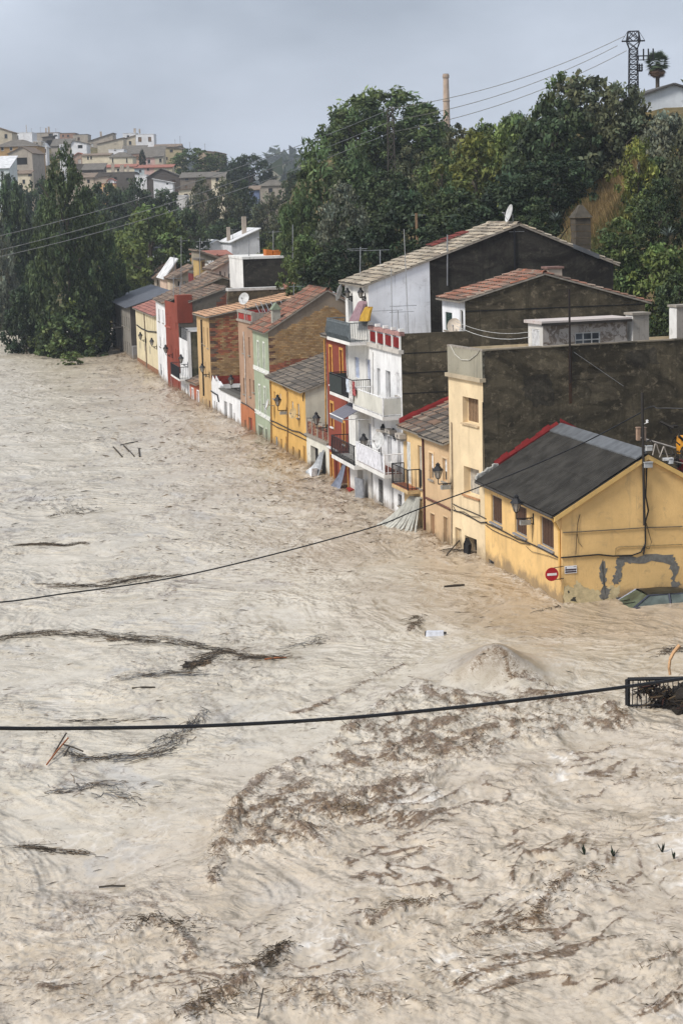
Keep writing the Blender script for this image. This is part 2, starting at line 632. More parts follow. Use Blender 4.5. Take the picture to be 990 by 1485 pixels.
def river():
    ty = np.concatenate([np.linspace(15 / 9., 15 / 33.2, 14)[:-1], np.linspace(15 / 33.2, 15 / 262., 735)])
    Yv = 15 / ty
    av = np.concatenate([np.linspace(-1.4, -.225, 16)[:-1], np.linspace(-.225, .225, 590), np.linspace(.225, 1.2, 14)[1:]])
    Y, A = np.meshgrid(Yv, av, indexing='ij')
    X = A * Y
    x, y = X.ravel(), Y.ravel()
    h, T, C, r1, r2, r3, n1, n2, n3, rE, hump = water(x, y)
    px_x = 495 + FOC * x / y
    # silt colours
    warp = fbm(x / 5.0, y / 8.0, 4, 60)
    right = sst(x / y * 2800 + 3.0 * (y - 60) + 120 * warp, -40, 300)
    pale = np.array([.55, .495, .40])
    tan = np.array([.43, .345, .25])
    pink = np.array([.50, .42, .325])
    near_h = 1 - sst(dist_line(x, y, FACADE) + warp * 5, 1, 11)
    t_tan = np.clip(.75 * near_h + .8 * np.exp(-((y - 69) / 7) ** 2) * sst(x, 2, 8), 0, 1)
    t_pink = sst(-(y - 52) + warp * 6 + x * .8, -4, 8) * .75
    col = pale[None] * (1 + .10 * warp[:, None])
    col = col + (pink - pale)[None] * t_pink[:, None]
    col = col + (tan - pale)[None] * t_tan[:, None]
    # grey scum on the quiet left side
    scum = sst(fbm(x / 2.2 + 1.5 * warp, y / 3.2, 5, 70), .22, .42) * (1 - sst(x / y, -.1, .02)) * .5 * (y < 110)
    col = col + (np.array([.40, .39, .375]) - col) * scum[:, None]
    # creamy foam veins
    fv = sst(1 - np.abs(fbm(x / 1.3 + 2 * n1, y / 2.0 + n1, 4, 80)) * 2.0, .90, .985) * sst(pn(x / 4, y / 6, 90), -.1, .4)
    spk = sst(n3 + .25 * n2, .5, .75) * (.25 + .75 * T)
    foam = np.clip(.55 * fv * (1 - near_h) + .5 * spk + .5 * np.exp(-((x - HUMP.x) / 2.6) ** 2 - ((y - HUMP.y + 1.25) / .5) ** 2), 0, .85)
    col = col + (np.array([.66, .61, .54]) - col) * foam[:, None]
    # churned silt and rubbish on the crests; ripple and wave shade painted in
    edge = sst(r2 * .6 + r1 * .4, .62, .95)
    hair = sst(r3 * .7 + .3 * r2, .62, .92)
    mud_shade = np.clip(T * (.32 * edge + .75 * edge * hair + .3 * hair * sst(r1, .5, .9)), 0, 1)
    fleck = sst(1 - np.abs(fbm(x / .8 + n1 * 2, y / 1.15, 3, 100)) * 2.4, .93, .99) * sst(pn(x / 2.3, y / 3.1, 110), .1, .45)  # dark ripple sides painted as thin lines, mixed with floating bits
    fleck2 = sst(1 - np.abs(fbm(x / 1.9 - n2, y / 2.4 + n1, 4, 120)) * 2.6, .95, .995) * sst(pn(x / 3.9, y / 5.2, 130), .08, .4)
    mud_shade = np.maximum(mud_shade, .8 * np.maximum(fleck, fleck2))
    mud_shade = np.maximum(mud_shade, np.clip(C * (.12 + .8 * hair), 0, 1))
    mud_shade = np.maximum(mud_shade, hump * .5 * sst(-(y - HUMP.y - .3), -.6, .5) * (.6 + .5 * hair))
    lowm = low_reach(x, y)
    eL = sst(rE + .14 * r3, .88, 1.04) * sst(lowm, .05, .4) * sst(.4 * r2 + .5 * r3 + 1.3 * pn(x / 2.3, y / 3.0, 181), .38, .85)
    nL = fbm(x / 6.0 + 1.2 * n1, y / 5.0 + 1.5 * warp, 3, 190)
    eL2 = sst(1 - np.abs(nL) * 2.2 + .05 * r3, .93, 1.0) * sst(pn(x / 5.2, y / 6.1, 195) + .2 * n2, .0, .3) * (1 - .6 * near_h)
    eL = np.maximum(eL, .6 * eL2)
    mud_shade = np.maximum(mud_shade, 1.2 * eL)
    foamE = np.maximum(sst(n2 + .5 * n3, .25, .5), sst(1 - np.abs(fbm(x / 1.5 + n1, y / 1.4 - n1, 4, 175)) * 2.2, .90, 1.0)) * sst(lowm, .05, .5) * sst(pn(x / 3.1, y / 4.3, 171) + .15 * sst(x, 4, 8), .1, .45)
    col = col + (np.array([.74, .70, .64]) - col) * (.85 * foamE)[:, None]
    brown = np.array([.135, .086, .048])[None] * (1 + .5 * np.clip(n3 + n2, -.8, .8)[:, None])
    brown = np.clip(brown - hair[:, None] * sst(C, .3, .8)[:, None] * .06, .03, 1)
    col = col + (brown - col) * np.clip(mud_shade * .7, 0, .8)[:, None]
    col = col + (np.array([.27, .22, .165]) - col) * np.clip(hump * 1.2, 0, .85)[:, None]  # standing wave's darker face, from tilt and reflection, put into the colour
    ny, nx = Y.shape
    idx = np.arange(ny * nx).reshape(ny, nx)
    faces = np.stack([idx[:-1, :-1], idx[:-1, 1:], idx[1:, 1:], idx[1:, :-1]], -1).reshape(-1, 4)
    t = NT('silty_water')
    ch = t.n('Attribute')
    ch.attribute_name = 'Churn'
    churn = ch.outputs['Fac']
    base = t.attr()
    BRN_, DRK_ = (.155, .094, .047), (.055, .035, .020)
    na = t.noise(.85, 9, .66, (1, .8, 1), 1.6)
    nb = t.noise(2.6, 8, .68, (1, .7, 1), 2.2)
    nc = t.noise(8.5, 6, .72, (1, .6, 1), 1.6)
    nd = t.noise(.30, 4, .6, (1, .7, 1), .6)
    ns = t.noise(1.15, 3, .5, (1, .85, 1), 1.4)
    ne = t.noise(1.4, 5, .65, (1, .8, 1), .8)

    def line(src, w):
        return t.ramp(t.mth('ABSOLUTE', t.mth('SUBTRACT', src, .5), 0), 0, w, 1, 0)
    c = t.mix(t.ramp(nd, .35, .68, 0, .5), base, (.84, .815, .77), 'MULTIPLY')
    c = t.mix(t.ramp(nb, .50, .70, 0, .24), c, (.64, .58, .49), 'MULTIPLY')  # darker streaks: wavelet and swirl shading put into the colour
    c = t.mix(t.mth('MULTIPLY', t.ramp(ns, .50, .66, 0, .26), t.ramp(ne, .42, .6)), c, (.66, .61, .53), 'MULTIPLY')
    nw = t.noise(.42, 3, .5, (1, .8, 1), 3.0)
    c = t.mix(t.ramp(nw, .46, .64, 0, .5), c, (.78, .755, .70), 'MULTIPLY')
    c = t.mix(t.ramp(na, .36, .22, 0, .55), c, (.60, .565, .51))
    m1 = t.mth('MULTIPLY', line(na, .013), t.ramp(nb, .46, .62))  # thin brown lines: dark ripple troughs painted in, along with debris
    m2 = t.mth('MULTIPLY', line(nb, .022), t.ramp(ne, .47, .60))
    c = t.mix(t.mth('MULTIPLY', m1, .55), c, BRN_)
    c = t.mix(t.mth('MULTIPLY', m2, .5), c, BRN_)
    sp = t.mth('MULTIPLY', t.ramp(nc, .62, .68), t.ramp(ne, .52, .66))
    c = t.mix(t.mth('MULTIPLY', sp, .42), c, BRN_)
    # churned water: fibrous brown with pale gaps
    f = t.mth('ADD', nc, t.mth('MULTIPLY', t.mth('SUBTRACT', churn, .55), .34))
    f = t.mth('ADD', f, t.mth('MULTIPLY', t.mth('SUBTRACT', nb, .5), .55))
    fib = t.ramp(f, .50, .60)
    chm = t.ramp(churn, .10, .42)
    c = t.mix(t.mth('MULTIPLY', t.mth('MULTIPLY', fib, chm), .88), c, t.mix(t.ramp(nc, .5, .68), BRN_, DRK_))
    foam_ = t.mth('MULTIPLY', t.ramp(f, .44, .36), t.ramp(churn, .12, .5))
    c = t.mix(t.mth('MULTIPLY', foam_, .55), c, (.66, .61, .54))
    hh = t.mth('ADD', t.mth('MULTIPLY', ns, 1.7), t.mth('MULTIPLY', nb, .17))
    hh = t.mth('ADD', hh, t.mth('MULTIPLY', nw, 2.0))
    hh = t.mth('ADD', hh, t.mth('MULTIPLY', nc, t.mth('ADD', t.mth('MULTIPLY', churn, .20), .006)))
    hh = t.mth('MULTIPLY', hh, t.ramp(t.noise(.22, 4, .6, (1, .7, 1), .8), .38, .64, .10, .55))
    sl = t.n('Attribute')
    sl.attribute_name = 'Slick'
    hh = t.mth('MULTIPLY', hh, t.ramp(sl.outputs['Fac'], .05, .7, 1, .12))
    t.bump(hh, .68, .32)
    m = t.fin(c, .30, .38)
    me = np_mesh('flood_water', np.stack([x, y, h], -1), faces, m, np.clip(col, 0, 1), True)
    df_ = dist_line(x, y, FACADE)
    at = me.attributes.new('Churn', 'FLOAT', 'POINT')
    at.data.foreach_set('value', np.clip(np.maximum(np.maximum(T * .8 * (.45 + .75 * edge), C * .85), eL * .8) + .5 * hump * sst(-(y - HUMP.y - .2), -.5, .6) + .55 * np.exp(-df_ / .6), 0, 1).astype(np.float32))
    at = me.attributes.new('Slick', 'FLOAT', 'POINT')
    at.data.foreach_set('value', np.clip(hump * 1.5 + .5 * np.exp(-((x - HUMP.x) / 3) ** 2 - ((y - HUMP.y - 2.5) / 3) ** 2), 0, 1).astype(np.float32))
    o = link('flood_water', me, kind='structure')
    o['label'] = 'silt laden brown flood water filling the river and street'
    return o


river()

# ------------------------------------------------------------------ terrain: bank behind the houses, valley floor, town hill
FX, FY = 8.3, 72.9


def terr(X, Y):
    X, Y = np.asarray(X, float), np.asarray(Y, float)
    s = ((X - FX) + (Y - FY) * .24) / 1.028
    rough = fbm(X / 9, Y / 9, 4, 200)
    bank = 18.5 * sst(s + 3.5 * rough, 12, 36) * sst(X + .035 * Y, -2, 9) + 3.0 * sst(s, 9, 14)
    bank = bank + 2.5 * sst(s, 40, 110) * sst(X + .035 * Y, -2, 9)
    bank = np.where(s < 5, -2.0, bank)
    val = -2.0 + 3.0 * sst(Y + 6 * fbm(X / 14, Y / 14, 3, 210), 236, 258)
    hill = 36.5 * sst(Y, 320, 700) * (1 - sst(X + .012 * Y, -66, -12)) - 22 * sst(Y, 700, 900)
    z = np.maximum(bank, val + np.maximum(hill, 0)) + np.where(Y > 262, .6 * rough, 0)
    far = sst(Y, 1000, 1900) * 30 * np.clip(1 + 1.6 * fbm(X / 420, Y / 700, 4, 220), 0, 3)
    return z + far


def tz(X, Y):
    return float(terr(np.array([X]), np.array([Y]))[0])


def land():
    Yv = np.concatenate([np.linspace(20, 60, 6)[:-1], np.linspace(60, 270, 130)[:-1], np.linspace(270, 760, 130)[:-1], np.geomspace(760, 6500, 60)])
    Xa = np.concatenate([-np.geomspace(6000, 190, 26)[:-1], np.linspace(-190, 130, 160), np.geomspace(130, 6000, 26)[1:]])
    X, Y = np.meshgrid(Xa, Yv)
    z = terr(X, Y)
    ny, nx = X.shape
    idx = np.arange(ny * nx).reshape(ny, nx)
    f = np.stack([idx[:-1, :-1], idx[:-1, 1:], idx[1:, 1:], idx[1:, :-1]], -1).reshape(-1, 4)
    t = NT('hillside_earth')
    c = t.mix(t.ramp(t.noise(.16, 7, .65), .4, .62), (.05, .06, .024), (.15, .115, .06))
    c = t.mix(t.ramp(t.noise(.55, 6, .7), .48, .66), c, (.26, .19, .085))
    c = t.mix(t.ramp(t.noise(2.2, 4, .7), .4, .7, 0, .6), c, (.04, .042, .02))
    t.bump(t.noise(1.5, 6, .7), .8, .3)
    m = t.fin(c, .95, .1)
    o = link('hillside', np_mesh('hillside', np.stack([X.ravel(), Y.ravel(), z.ravel()], -1), f, m, None, True), kind='structure')
    o['label'] = 'earth bank and wooded slope rising behind the row of houses'


land()
# ------------------------------------------------------------------ shared building pieces
TILE_OLD = [(.20, .13, .095), (.26, .17, .12), (.15, .12, .10), (.30, .24, .19), (.11, .095, .085)]
TILE_RED = [(.25, .105, .07), (.31, .15, .10), (.20, .10, .075), (.25, .17, .125), (.16, .12, .09)]
TILE_PALE = [(.42, .36, .28), (.50, .44, .35), (.33, .29, .23), (.24, .2, .16), (.46, .38, .28)]
TILE_NEW = [(.60, .36, .22), (.64, .42, .27), (.53, .32, .20)]
TILE_GREY = [(.13, .115, .10), (.18, .155, .13), (.10, .09, .08), (.24, .2, .16)]
BRK_RED = [(.36, .13, .075), (.30, .11, .07), (.42, .17, .09), (.26, .10, .06)]
BRK_TAN = [(.38, .25, .13), (.43, .29, .15), (.33, .21, .11), (.36, .22, .10)]


def pick(pal):
    c = rnd.choice(pal)
    k = rnd.uniform(.82, 1.18)
    return tuple(min(1, x * k) for x in c)


def tiles(mb, P0, eU, eS, nU, nS, tw=.24, tl=.42, pal=TILE_OLD, seed=1):
    """barrel tiles: rows climb along eS, columns run along eU"""
    eU, eS = Vector(eU), Vector(eS)
    nn = eU.cross(eS).normalized()
    if nn.z < 0:
        nn = -nn
    P0 = Vector(P0)
    for r in range(nS):
        for c in range(nU):
            o = P0 + eU * (c * tw + tw * .5) + eS * (r * tl) + nn * rnd.uniform(-.008, .012)
            col = pick(pal)
            sk = rnd.uniform(-.02, .02)
            ring = []
            for (s_, rw, h) in ((0, .112, .075), (tl * 1.14, .092, .02)):
                for a in (180, 120, 60, 0):
                    a = rad(a)
                    ring.append(o + eU * (math.cos(a) * rw * tw / .24 + sk * s_) + eS * s_ + nn * (h + math.sin(a) * .075 - .02))
            i = len(mb.v)
            mb.v += [tuple(p) for p in ring]
            for j in range(3):
                mb.f.append((i + j, i + j + 1, i + 5 + j, i + 4 + j))
                mb.c.append(col)
            mb.f.append((i, i + 3, i + 2, i + 1))
            mb.c.append((.02, .018, .016))


def corrugated(mb, P0, eU, eS, w, l, pitch=.15, amp=.028, c=None, n=None):
    eU, eS, P0 = Vector(eU), Vector(eS), Vector(P0)
    nn = eU.cross(eS).normalized()
    if nn.z < 0:
        nn = -nn
    k = max(2, int(w / pitch * 4))
    prev = None
    for j in range(k + 1):
        u = w * j / k
        a = P0 + eU * u + nn * (amp * math.sin(u / pitch * 2 * PI))
        b = a + eS * l
        if prev:
            mb.face([prev[0], a, b, prev[1]], c)
            mb.face([prev[0] - nn * .012, a - nn * .012, a, prev[0]], c)
        prev = (a, b)


def bricks(mb, to3, inside, u0, u1, z0, z1, colf, bw=.27, bh=.105, joint=.014, proud=.018):
    row = 0
    z = z0
    while z + bh < z1:
        u = u0 - (bw * .5 if row % 2 else 0)
        while u < u1:
            a, b = max(u, u0), min(u + bw - joint, u1)
            if b - a > .05 and inside((a + b) / 2, z + bh / 2):
                p = proud + rnd.uniform(-.006, .008)
                c = colf((a + b) / 2, z)
                q = [to3(a, z, 0), to3(b, z, 0), to3(b, z + bh - joint, 0), to3(a, z + bh - joint, 0)]
                r = [to3(a, z, -p), to3(b, z, -p), to3(b, z + bh - joint, -p), to3(a, z + bh - joint, -p)]
                i = len(mb.v)
                mb.v += [tuple(t) for t in q + r]
                for f in ((4, 5, 6, 7), (0, 1, 5, 4), (1, 2, 6, 5), (2, 3, 7, 6), (3, 0, 4, 7)):
                    mb.f.append(tuple(i + t for t in f))
                    mb.c.append(c)
            u += bw
        z += bh
        row += 1


class House:
    """local axes: x = into the block, y = along the street away from the bridge, z = up from the water"""

    def __init__(s, name, label, p0=None, p1=None, O=None, U=None, L=None, top=None, D=8.0, cat='house', group=None, gap=.012):
        if O is None:
            a, b = ground(p0), ground(p1)
            O, U, L = a, (b - a), (b - a).length
        U = Vector((U[0], U[1], 0)).normalized()
        s.O, s.U, s.L, s.D = Vector(O), U, L - gap, D
        s.V = Vector((U.y, -U.x, 0))
        s.th = math.atan2(s.V.y, s.V.x)
        s.e = empty(name, label, cat, s.O, s.th, group)
        s.holes = {'F': [], 'N': []}
        s.base = -1.6
        s.zE = s.F(top)[1] if top else 3.0

    def loc(s, w):
        d = Vector(w) - s.O
        return Vector((d.dot(s.V), d.dot(s.U), d.z))

    def W(s, x, y, z):
        return s.O + s.V * x + s.U * y + Vector((0, 0, z))

    def F(s, p, x=0.0):
        q = s.loc(onplane(p, s.O + s.V * x, s.V))
        return (q.y, q.z)

    def N(s, p, y=0.0):
        q = s.loc(onplane(p, s.O + s.U * y, s.U))
        return (q.x, q.z)

    def at(s, p, depth_y):
        return s.N(p, depth_y)

    @staticmethod
    def t3(face, off=0.0):
        if face == 'F':
            return lambda u, z, d: (off + d, u, z)
        return lambda u, z, d: (u, off + d, z)

    def rect(s, face, pa, pb, off=0.0):
        a = s.F(pa, off) if face == 'F' else s.N(pa, off)
        b = s.F(pb, off) if face == 'F' else s.N(pb, off)
        return (min(a[0], b[0]), max(a[0], b[0]), min(a[1], b[1]), max(a[1], b[1]))

    def bx(s, mb, face, u0, u1, z0, z1, d0, d1, c=None):
        if face == 'F':
            mb.box(d0, d1, u0, u1, z0, z1, c)
        else:
            mb.box(u0, u1, d0, d1, z0, z1, c)

    # ---- openings
    def win(s, face, r, kind='glass', frame=GREYFR, rev=.16, sill=STONE, surround=None, sw=.1, mull=1, trans=0, pane=None,
            name='window', label=None, off=0.0, bars=False):
        u0, u1, z0, z1 = r
        s.holes[face].append((u0, u1, z0, z1, rev))
        w, h = u1 - u0, z1 - z0
        fw = min(.06, w * .12)
        mb = MB()
        d0, d1 = off + rev - .055, off + rev - .004
        s.bx(mb, face, u0 + .004, u0 + fw, z0 + .004, z1 - .004, d0, d1)
        s.bx(mb, face, u1 - fw, u1 - .004, z0 + .004, z1 - .004, d0, d1)
        s.bx(mb, face, u0 + fw, u1 - fw, z1 - fw, z1 - .004, d0, d1)
        s.bx(mb, face, u0 + fw, u1 - fw, z0 + .004, z0 + fw, d0, d1)
        if kind in ('glass', 'door'):
            for k in range(1, mull + 1):
                uc = u0 + w * k / (mull + 1)
                s.bx(mb, face, uc - fw * .35, uc + fw * .35, z0 + fw, z1 - fw, d0 + .006, d1)
            for k in range(1, trans + 1):
                zc = z0 + h * k / (trans + 1)
                s.bx(mb, face, u0 + fw, u1 - fw, zc - fw * .3, zc + fw * .3, d0 + .009, d1)
        o = mb.build(name, frame, s.e, label=label)
        pm = MB()
        a, b = off + rev - .03, off + rev - .022
        if kind in ('blind', 'shutter', 'louvre', 'halfblind'):
            zb = z0 + fw if kind != 'halfblind' else z0 + h * .42
            n = max(5, min(26, int((z1 - zb) / .085)))
            for k in range(n):
                za = zb + (z1 - fw - zb) * k / n
                zc = zb + (z1 - fw - zb) * (k + .86) / n
                s.bx(pm, face, u0 + fw, u1 - fw, za, zc, a - .012, b)
            pm.build('blind' if kind != 'louvre' else 'shutter', pane or SHUT, o)
            if kind == 'halfblind':
                g = MB()
                s.bx(g, face, u0 + fw, u1 - fw, z0 + fw, zb, a, b)
                g.build('pane', glass(), o)
        elif kind == 'wood':
            n = max(2, int(w / .16))
            for k in range(n):
                ua = u0 + fw + (w - 2 * fw) * k / n
                s.bx(pm, face, ua + .006, ua + (w - 2 * fw) / n - .006, z0 + fw, z1 - fw, a - .01 - .006 * (k % 2), b)
            pm.build('shutter', pane or WOOD, o)
        elif kind == 'open':
            s.bx(pm, face, u0 + fw, u1 - fw, z0 + fw, z1 - fw, a, b)
            pm.build('dark_interior', DARK, o)  # flat black panel: darkness of the unlit room put into its colour
        else:
            s.bx(pm, face, u0 + fw, u1 - fw, z0 + fw, z1 - fw, a, b)
            pm.build('pane', pane or glass(), o)
        if sill and kind != 'door':
            sm = MB()
            s.bx(sm, face, u0 - .07, u1 + .07, z0 - .07, z0 - .003, off - .09, off + .05)
            sm.build('sill', sill, o)
        if surround:
            sm = MB()
            q = off - .028
            s.bx(sm, face, u0 - sw, u0 - .002, z0 - (sw if sill else 0), z1 + sw, q, off - .002)
            s.bx(sm, face, u1 + .002, u1 + sw, z0 - (sw if sill else 0), z1 + sw, q, off - .002)
            s.bx(sm, face, u0, u1, z1 + .002, z1 + sw, q, off - .002)
            sm.build('surround', surround, o)
        if bars:
            gm = MB()
            k = max(2, int(w / .13))
            for j in range(k + 1):
                u = u0 + w * j / k
                s.bx(gm, face, u - .009, u + .009, z0, z1, off - .05, off - .032)
            for zz in (z0 + .05, (z0 + z1) / 2, z1 - .05):
                s.bx(gm, face, u0, u1, zz - .01, zz + .01, off - .056, off - .05)
            gm.build('grille', IRON, o)
        return o

    def wpx(s, z, a, b, kind='glass', face='F', **kw):
        return s.win(face, s.rect(face, Z(z, *a), Z(z, *b)), kind, **kw)

    # ---- walls
    def holed(s, mb, face, u0, u1, z0, z1, off=0.0, plane_holes=None):
        hs = [h for h in (plane_holes if plane_holes is not None else s.holes[face])]
        hs = [(max(u0, a), min(u1, b), max(z0, c), min(z1, d), r) for a, b, c, d, r in hs if b > u0 and a < u1 and d > z0 and c < z1]
        t = s.t3(face, off)
        us = sorted({u0, u1, *[h[0] for h in hs], *[h[1] for h in hs]})
        zs = sorted({z0, z1, *[h[2] for h in hs], *[h[3] for h in hs]})
        for a, b in zip(us, us[1:]):
            zc0 = None
            for c, d in zip(zs, zs[1:]):
                m, n = (a + b) / 2, (c + d) / 2
                if any(h[0] < m < h[1] and h[2] < n < h[3] for h in hs):
                    continue
                mb.face([t(a, c, 0), t(b, c, 0), t(b, d, 0), t(a, d, 0)])
        for a, b, c, d, r in hs:
            mb.face([t(a, c, 0), t(a, c, r), t(a, d, r), t(a, d, 0)])
            mb.face([t(b, c, 0), t(b, c, r), t(b, d, r), t(b, d, 0)])
            mb.face([t(a, c, 0), t(b, c, 0), t(b, c, r), t(a, c, r)])
            mb.face([t(a, d, 0), t(b, d, 0), t(b, d, r), t(a, d, r)])

    def walls(s, mat, side=None, prof=None, far=None, ztop=None, side_name='side_wall'):
        """prof: outline of the gable from (0,z) to (D,z)"""
        zE = ztop if ztop is not None else s.zE
        prof = prof or [(0, zE), (s.D, zE)]
        s.prof = prof
        mb = MB()
        s.holed(mb, 'F', 0, s.L, s.base, prof[0][1])
        D = prof[-1][0]
        mb.face([(D, 0, s.base), (D, s.L, s.base), (D, s.L, prof[-1][1]), (D, 0, prof[-1][1])])
        mb.face([(0, s.L, s.base), (D, s.L, s.base)] + [(x, s.L, z) for x, z in reversed(prof)])
        sm = mb if side is None else MB()
        zr = min(z for x, z in prof) - .01
        s.holed(sm, 'N', 0, D, s.base, zr)
        sm.face([(0, 0, zr), (D, 0, zr)] + [(x, 0, z) for x, z in reversed(prof)])
        mb.build('wall', mat, s.e)
        if side is not None:
            sm.build(side_name, side, s.e)

    def slab(s, x0, x1, y0, y1, z0, z1, mat, name):
        mb = MB()
        mb.box(x0, x1, y0, y1, z0, z1)
        return mb.build(name, mat, s.e)

    # ---- roofs over the profile
    def roof(s, kind='tile', pal=TILE_OLD, ov=.28, oy=.16, mat=None, segs=None, tw=.24, tl=.42, y0=None, y1=None, lift=.0):
        prof = s.prof
        y0 = -oy if y0 is None else y0
        y1 = s.L + oy if y1 is None else y1
        segs = segs if segs is not None else range(len(prof) - 1)
        base = MB()
        under = mat or (STONE if kind == 'tile' else IRON)
        pieces = MB()
        for k in segs:
            (xa, za), (xb, zb) = prof[k], prof[k + 1]
            up = zb >= za
            A, Bq = Vector((xa, 0, za)), Vector((xb, 0, zb))
            if not up:
                A, Bq = Bq, A
            d = (Bq - A).normalized()
            if (up and k == 0) or (not up and k == len(prof) - 2):
                A = A - d * ov
            nn = Vector((0, 1, 0)).cross(d)
            if nn.z < 0:
                nn = -nn
            t0, t1 = nn * (.012 + lift), nn * (.085 + lift)
            pts = []
            for t in (t0, t1):
                pts += [A + t + Vector((0, y0, 0)), Bq + t + Vector((0, y0, 0)), Bq + t + Vector((0, y1, 0)), A + t + Vector((0, y1, 0))]
            base.hexa(pts)
            ln = (Bq - A).length
            if kind == 'tile':
                nS = max(1, int(ln / tl))
                nU = max(1, int((y1 - y0) / tw))
                tiles(pieces, A + t1 + Vector((0, y0, 0)), (0, 1, 0), d, nU, nS, (y1 - y0) / nU, ln / nS, pal)
        r = base.build('roof', under, s.e)
        if kind == 'tile':
            o = pieces.build('roof_tiles', vcol('roof_tile', .9, .55, .4, 1.2), r, kind='stuff')
        # ridge tiles
        if kind == 'tile' and len(prof) > 2:
            i = max(range(len(prof)), key=lambda q: prof[q][1])
            x, z = prof[i]
            rm = MB()
            n = int((y1 - y0) / .4)
            for k in range(n):
                y = y0 + (y1 - y0) * k / n
                c = pick(pal)
                a = []
                for yy, r_ in ((y, .15), (y + .44, .125)):
                    for ang in (200, 140, 90, 40, -20):
                        a.append((x + math.cos(rad(ang)) * r_, yy, z + .09 + lift + math.sin(rad(ang)) * r_))
                i0 = len(rm.v)
                rm.v += a
                for j in range(4):
                    rm.f.append((i0 + j, i0 + j + 1, i0 + 6 + j, i0 + 5 + j))
                    rm.c.append(c)
            rm.build('ridge_tiles', vcol('roof_tile', .9, .55, .4, 1.2), r, kind='stuff')
        return r

    def brick_side(s, prof, u0, u1, z0, z1, colf, bh=.105, bw=.27):
        mb = MB()

        def inside(u, z):
            for (xa, za), (xb, zb) in zip(prof, prof[1:]):
                if xa <= u <= xb:
                    return z < za + (zb - za) * (u - xa) / (xb - xa + 1e-9) - .12
            return False
        bricks(mb, s.t3('N'), inside, u0, u1, z0, z1, colf, bw, bh)
        return mb.build('bricks', vcol('brick', .92, .3, .3, 1.4), s.e, kind='stuff')

    # ---- balcony hung on the facade
    def balcony(s, y0, y1, z, out, h=.95, slab_t=.16, slab_mat=WHITE, rail_mat=IRON, style='bars', panel_mat=None, x0=0.0, gapw=.12, bulge=0.0):
        mb = MB()
        mb.box(x0 - out, x0 - .003, y0, y1, z - slab_t, z)
        b = mb.build('balcony', slab_mat, s.e)
        r = MB()
        o = x0 - out + .03
        c = [(x0 - .01, y0 + .03), (o, y0 + .03), (o, y1 - .03), (x0 - .01, y1 - .03)]
        for (ax, ay), (bx_, by) in zip(c, c[1:]):
            r.bar((ax, ay, z + h), (bx_, by, z + h), .035)
            r.bar((ax, ay, z + .08), (bx_, by, z + .08), .025)
            ln = math.hypot(bx_ - ax, by - ay)
            n = max(2, int(ln / gapw))
            for k in range(n + 1):
                t = k / n
                px_, py_ = ax + (bx_ - ax) * t, ay + (by - ay) * t
                if bulge:
                    dx = -bulge if ax == bx_ else 0
                    dy = -bulge if (ay == by and ay < (y0 + y1) / 2) else (bulge if ay == by else 0)
                    r.tube([(px_, py_, z), (px_ + dx, py_ + dy, z + h * .3), (px_, py_, z + h)], .012, 4)
                else:
                    r.bar((px_, py_, z), (px_, py_, z + h), .02)
        for (ax, ay) in c:
            r.bar((ax, ay, z - .01), (ax, ay, z + h + .02), .045)
        r.build('railing', rail_mat, b)
        if panel_mat:
            p = MB()
            if style in ('panel', 'front'):
                n = 3
                for k in range(n):
                    ya, yb = y0 + .07 + (y1 - y0 - .14) * k / n, y0 + .05 + (y1 - y0 - .14) * (k + 1) / n
                    p.box(o - .02, o + .012, ya, yb, z + .1, z + h - .05)
            if style == 'panel':
                p.box(o + .05, x0 - .04, y0 + .018, y0 + .04, z + .1, z + h - .05)
            p.build('railing_panel', panel_mat, b)
        return b
# ------------------------------------------------------------------ the flooded terrace, nearest house first
YEL = plaster((.71, .475, .205), (.40, .28, .15), .6, .55, .4)
YEL2 = plaster((.62, .38, .12), (.3, .2, .09), .35, .3, .4)
CRM = plaster((.72, .575, .37), (.36, .27, .17), .3, .35, .3)
BEI = plaster((.56, .395, .235), (.3, .21, .13), .25, .25, .3)
BEI2 = plaster((.66, .475, .25), (.3, .21, .13), .25, .25, .3)
WHT = plaster((.72, .72, .72), (.16, .15, .13), .4, .6, .4)
WHT2 = plaster((.70, .69, .66), (.2, .18, .16), .35, .4, .3)
REDP = plaster((.22, .055, .036), (.11, .04, .03), .35, .3, .25)
OCH = plain((.55, .29, .07), .85)
GRN = plaster((.33, .375, .27), (.16, .17, .13), .4, .4, .4)
BRN = plaster((.36, .235, .16), (.16, .11, .08), .35, .4, .3)
ORG = plaster((.42, .16, .075), (.2, .09, .05), .3, .3, .3)
GRYP = plaster((.21, .195, .17), (.07, .065, .06), .7, .7, .3, bump=.5)
PALEC = plaster((.62, .54, .38), (.35, .29, .2), .2, .3, .3)
MOULD = mouldy()
MOULD2 = mouldy((.085, .078, .062), (.2, .18, .14), (.035, .032, .027), .5)
REDF = plain((.17, .013, .013), .9, scale=2)

# 1 ---------------------------------------------------------------- yellow corner house
h = House('yellow_house', 'yellow corner house with black corrugated roof, nearest of the flooded row', (815, 876), (703.6, 811.6), top=Z('yel', 800, 398), D=6.6)
Y1 = h
xr, zr_ = h.N((937, 660))
prof = [(0, h.zE), (xr, zr_), (2 * xr, h.zE + .05)]
BLK = plain((.046, .043, .038), .9, spec=.1, scale=1.3, var=.35)
for a, b in (((142, 240), (248, 552)), ((366, 326), (484, 664)), ((610, 442), (742, 788))):
    h.wpx('yel', a, b, 'wood', frame=plain((.23, .23, .23), .8), rev=.13, sill=plain((.25, .25, .26), .8))
h.wpx('yel', (118, 858), (172, 950), 'open', frame=plain((.2, .19, .18), .8), rev=.1, sill=None, name='vent')
h.walls(YEL, YEL, prof, side_name='gable_wall')
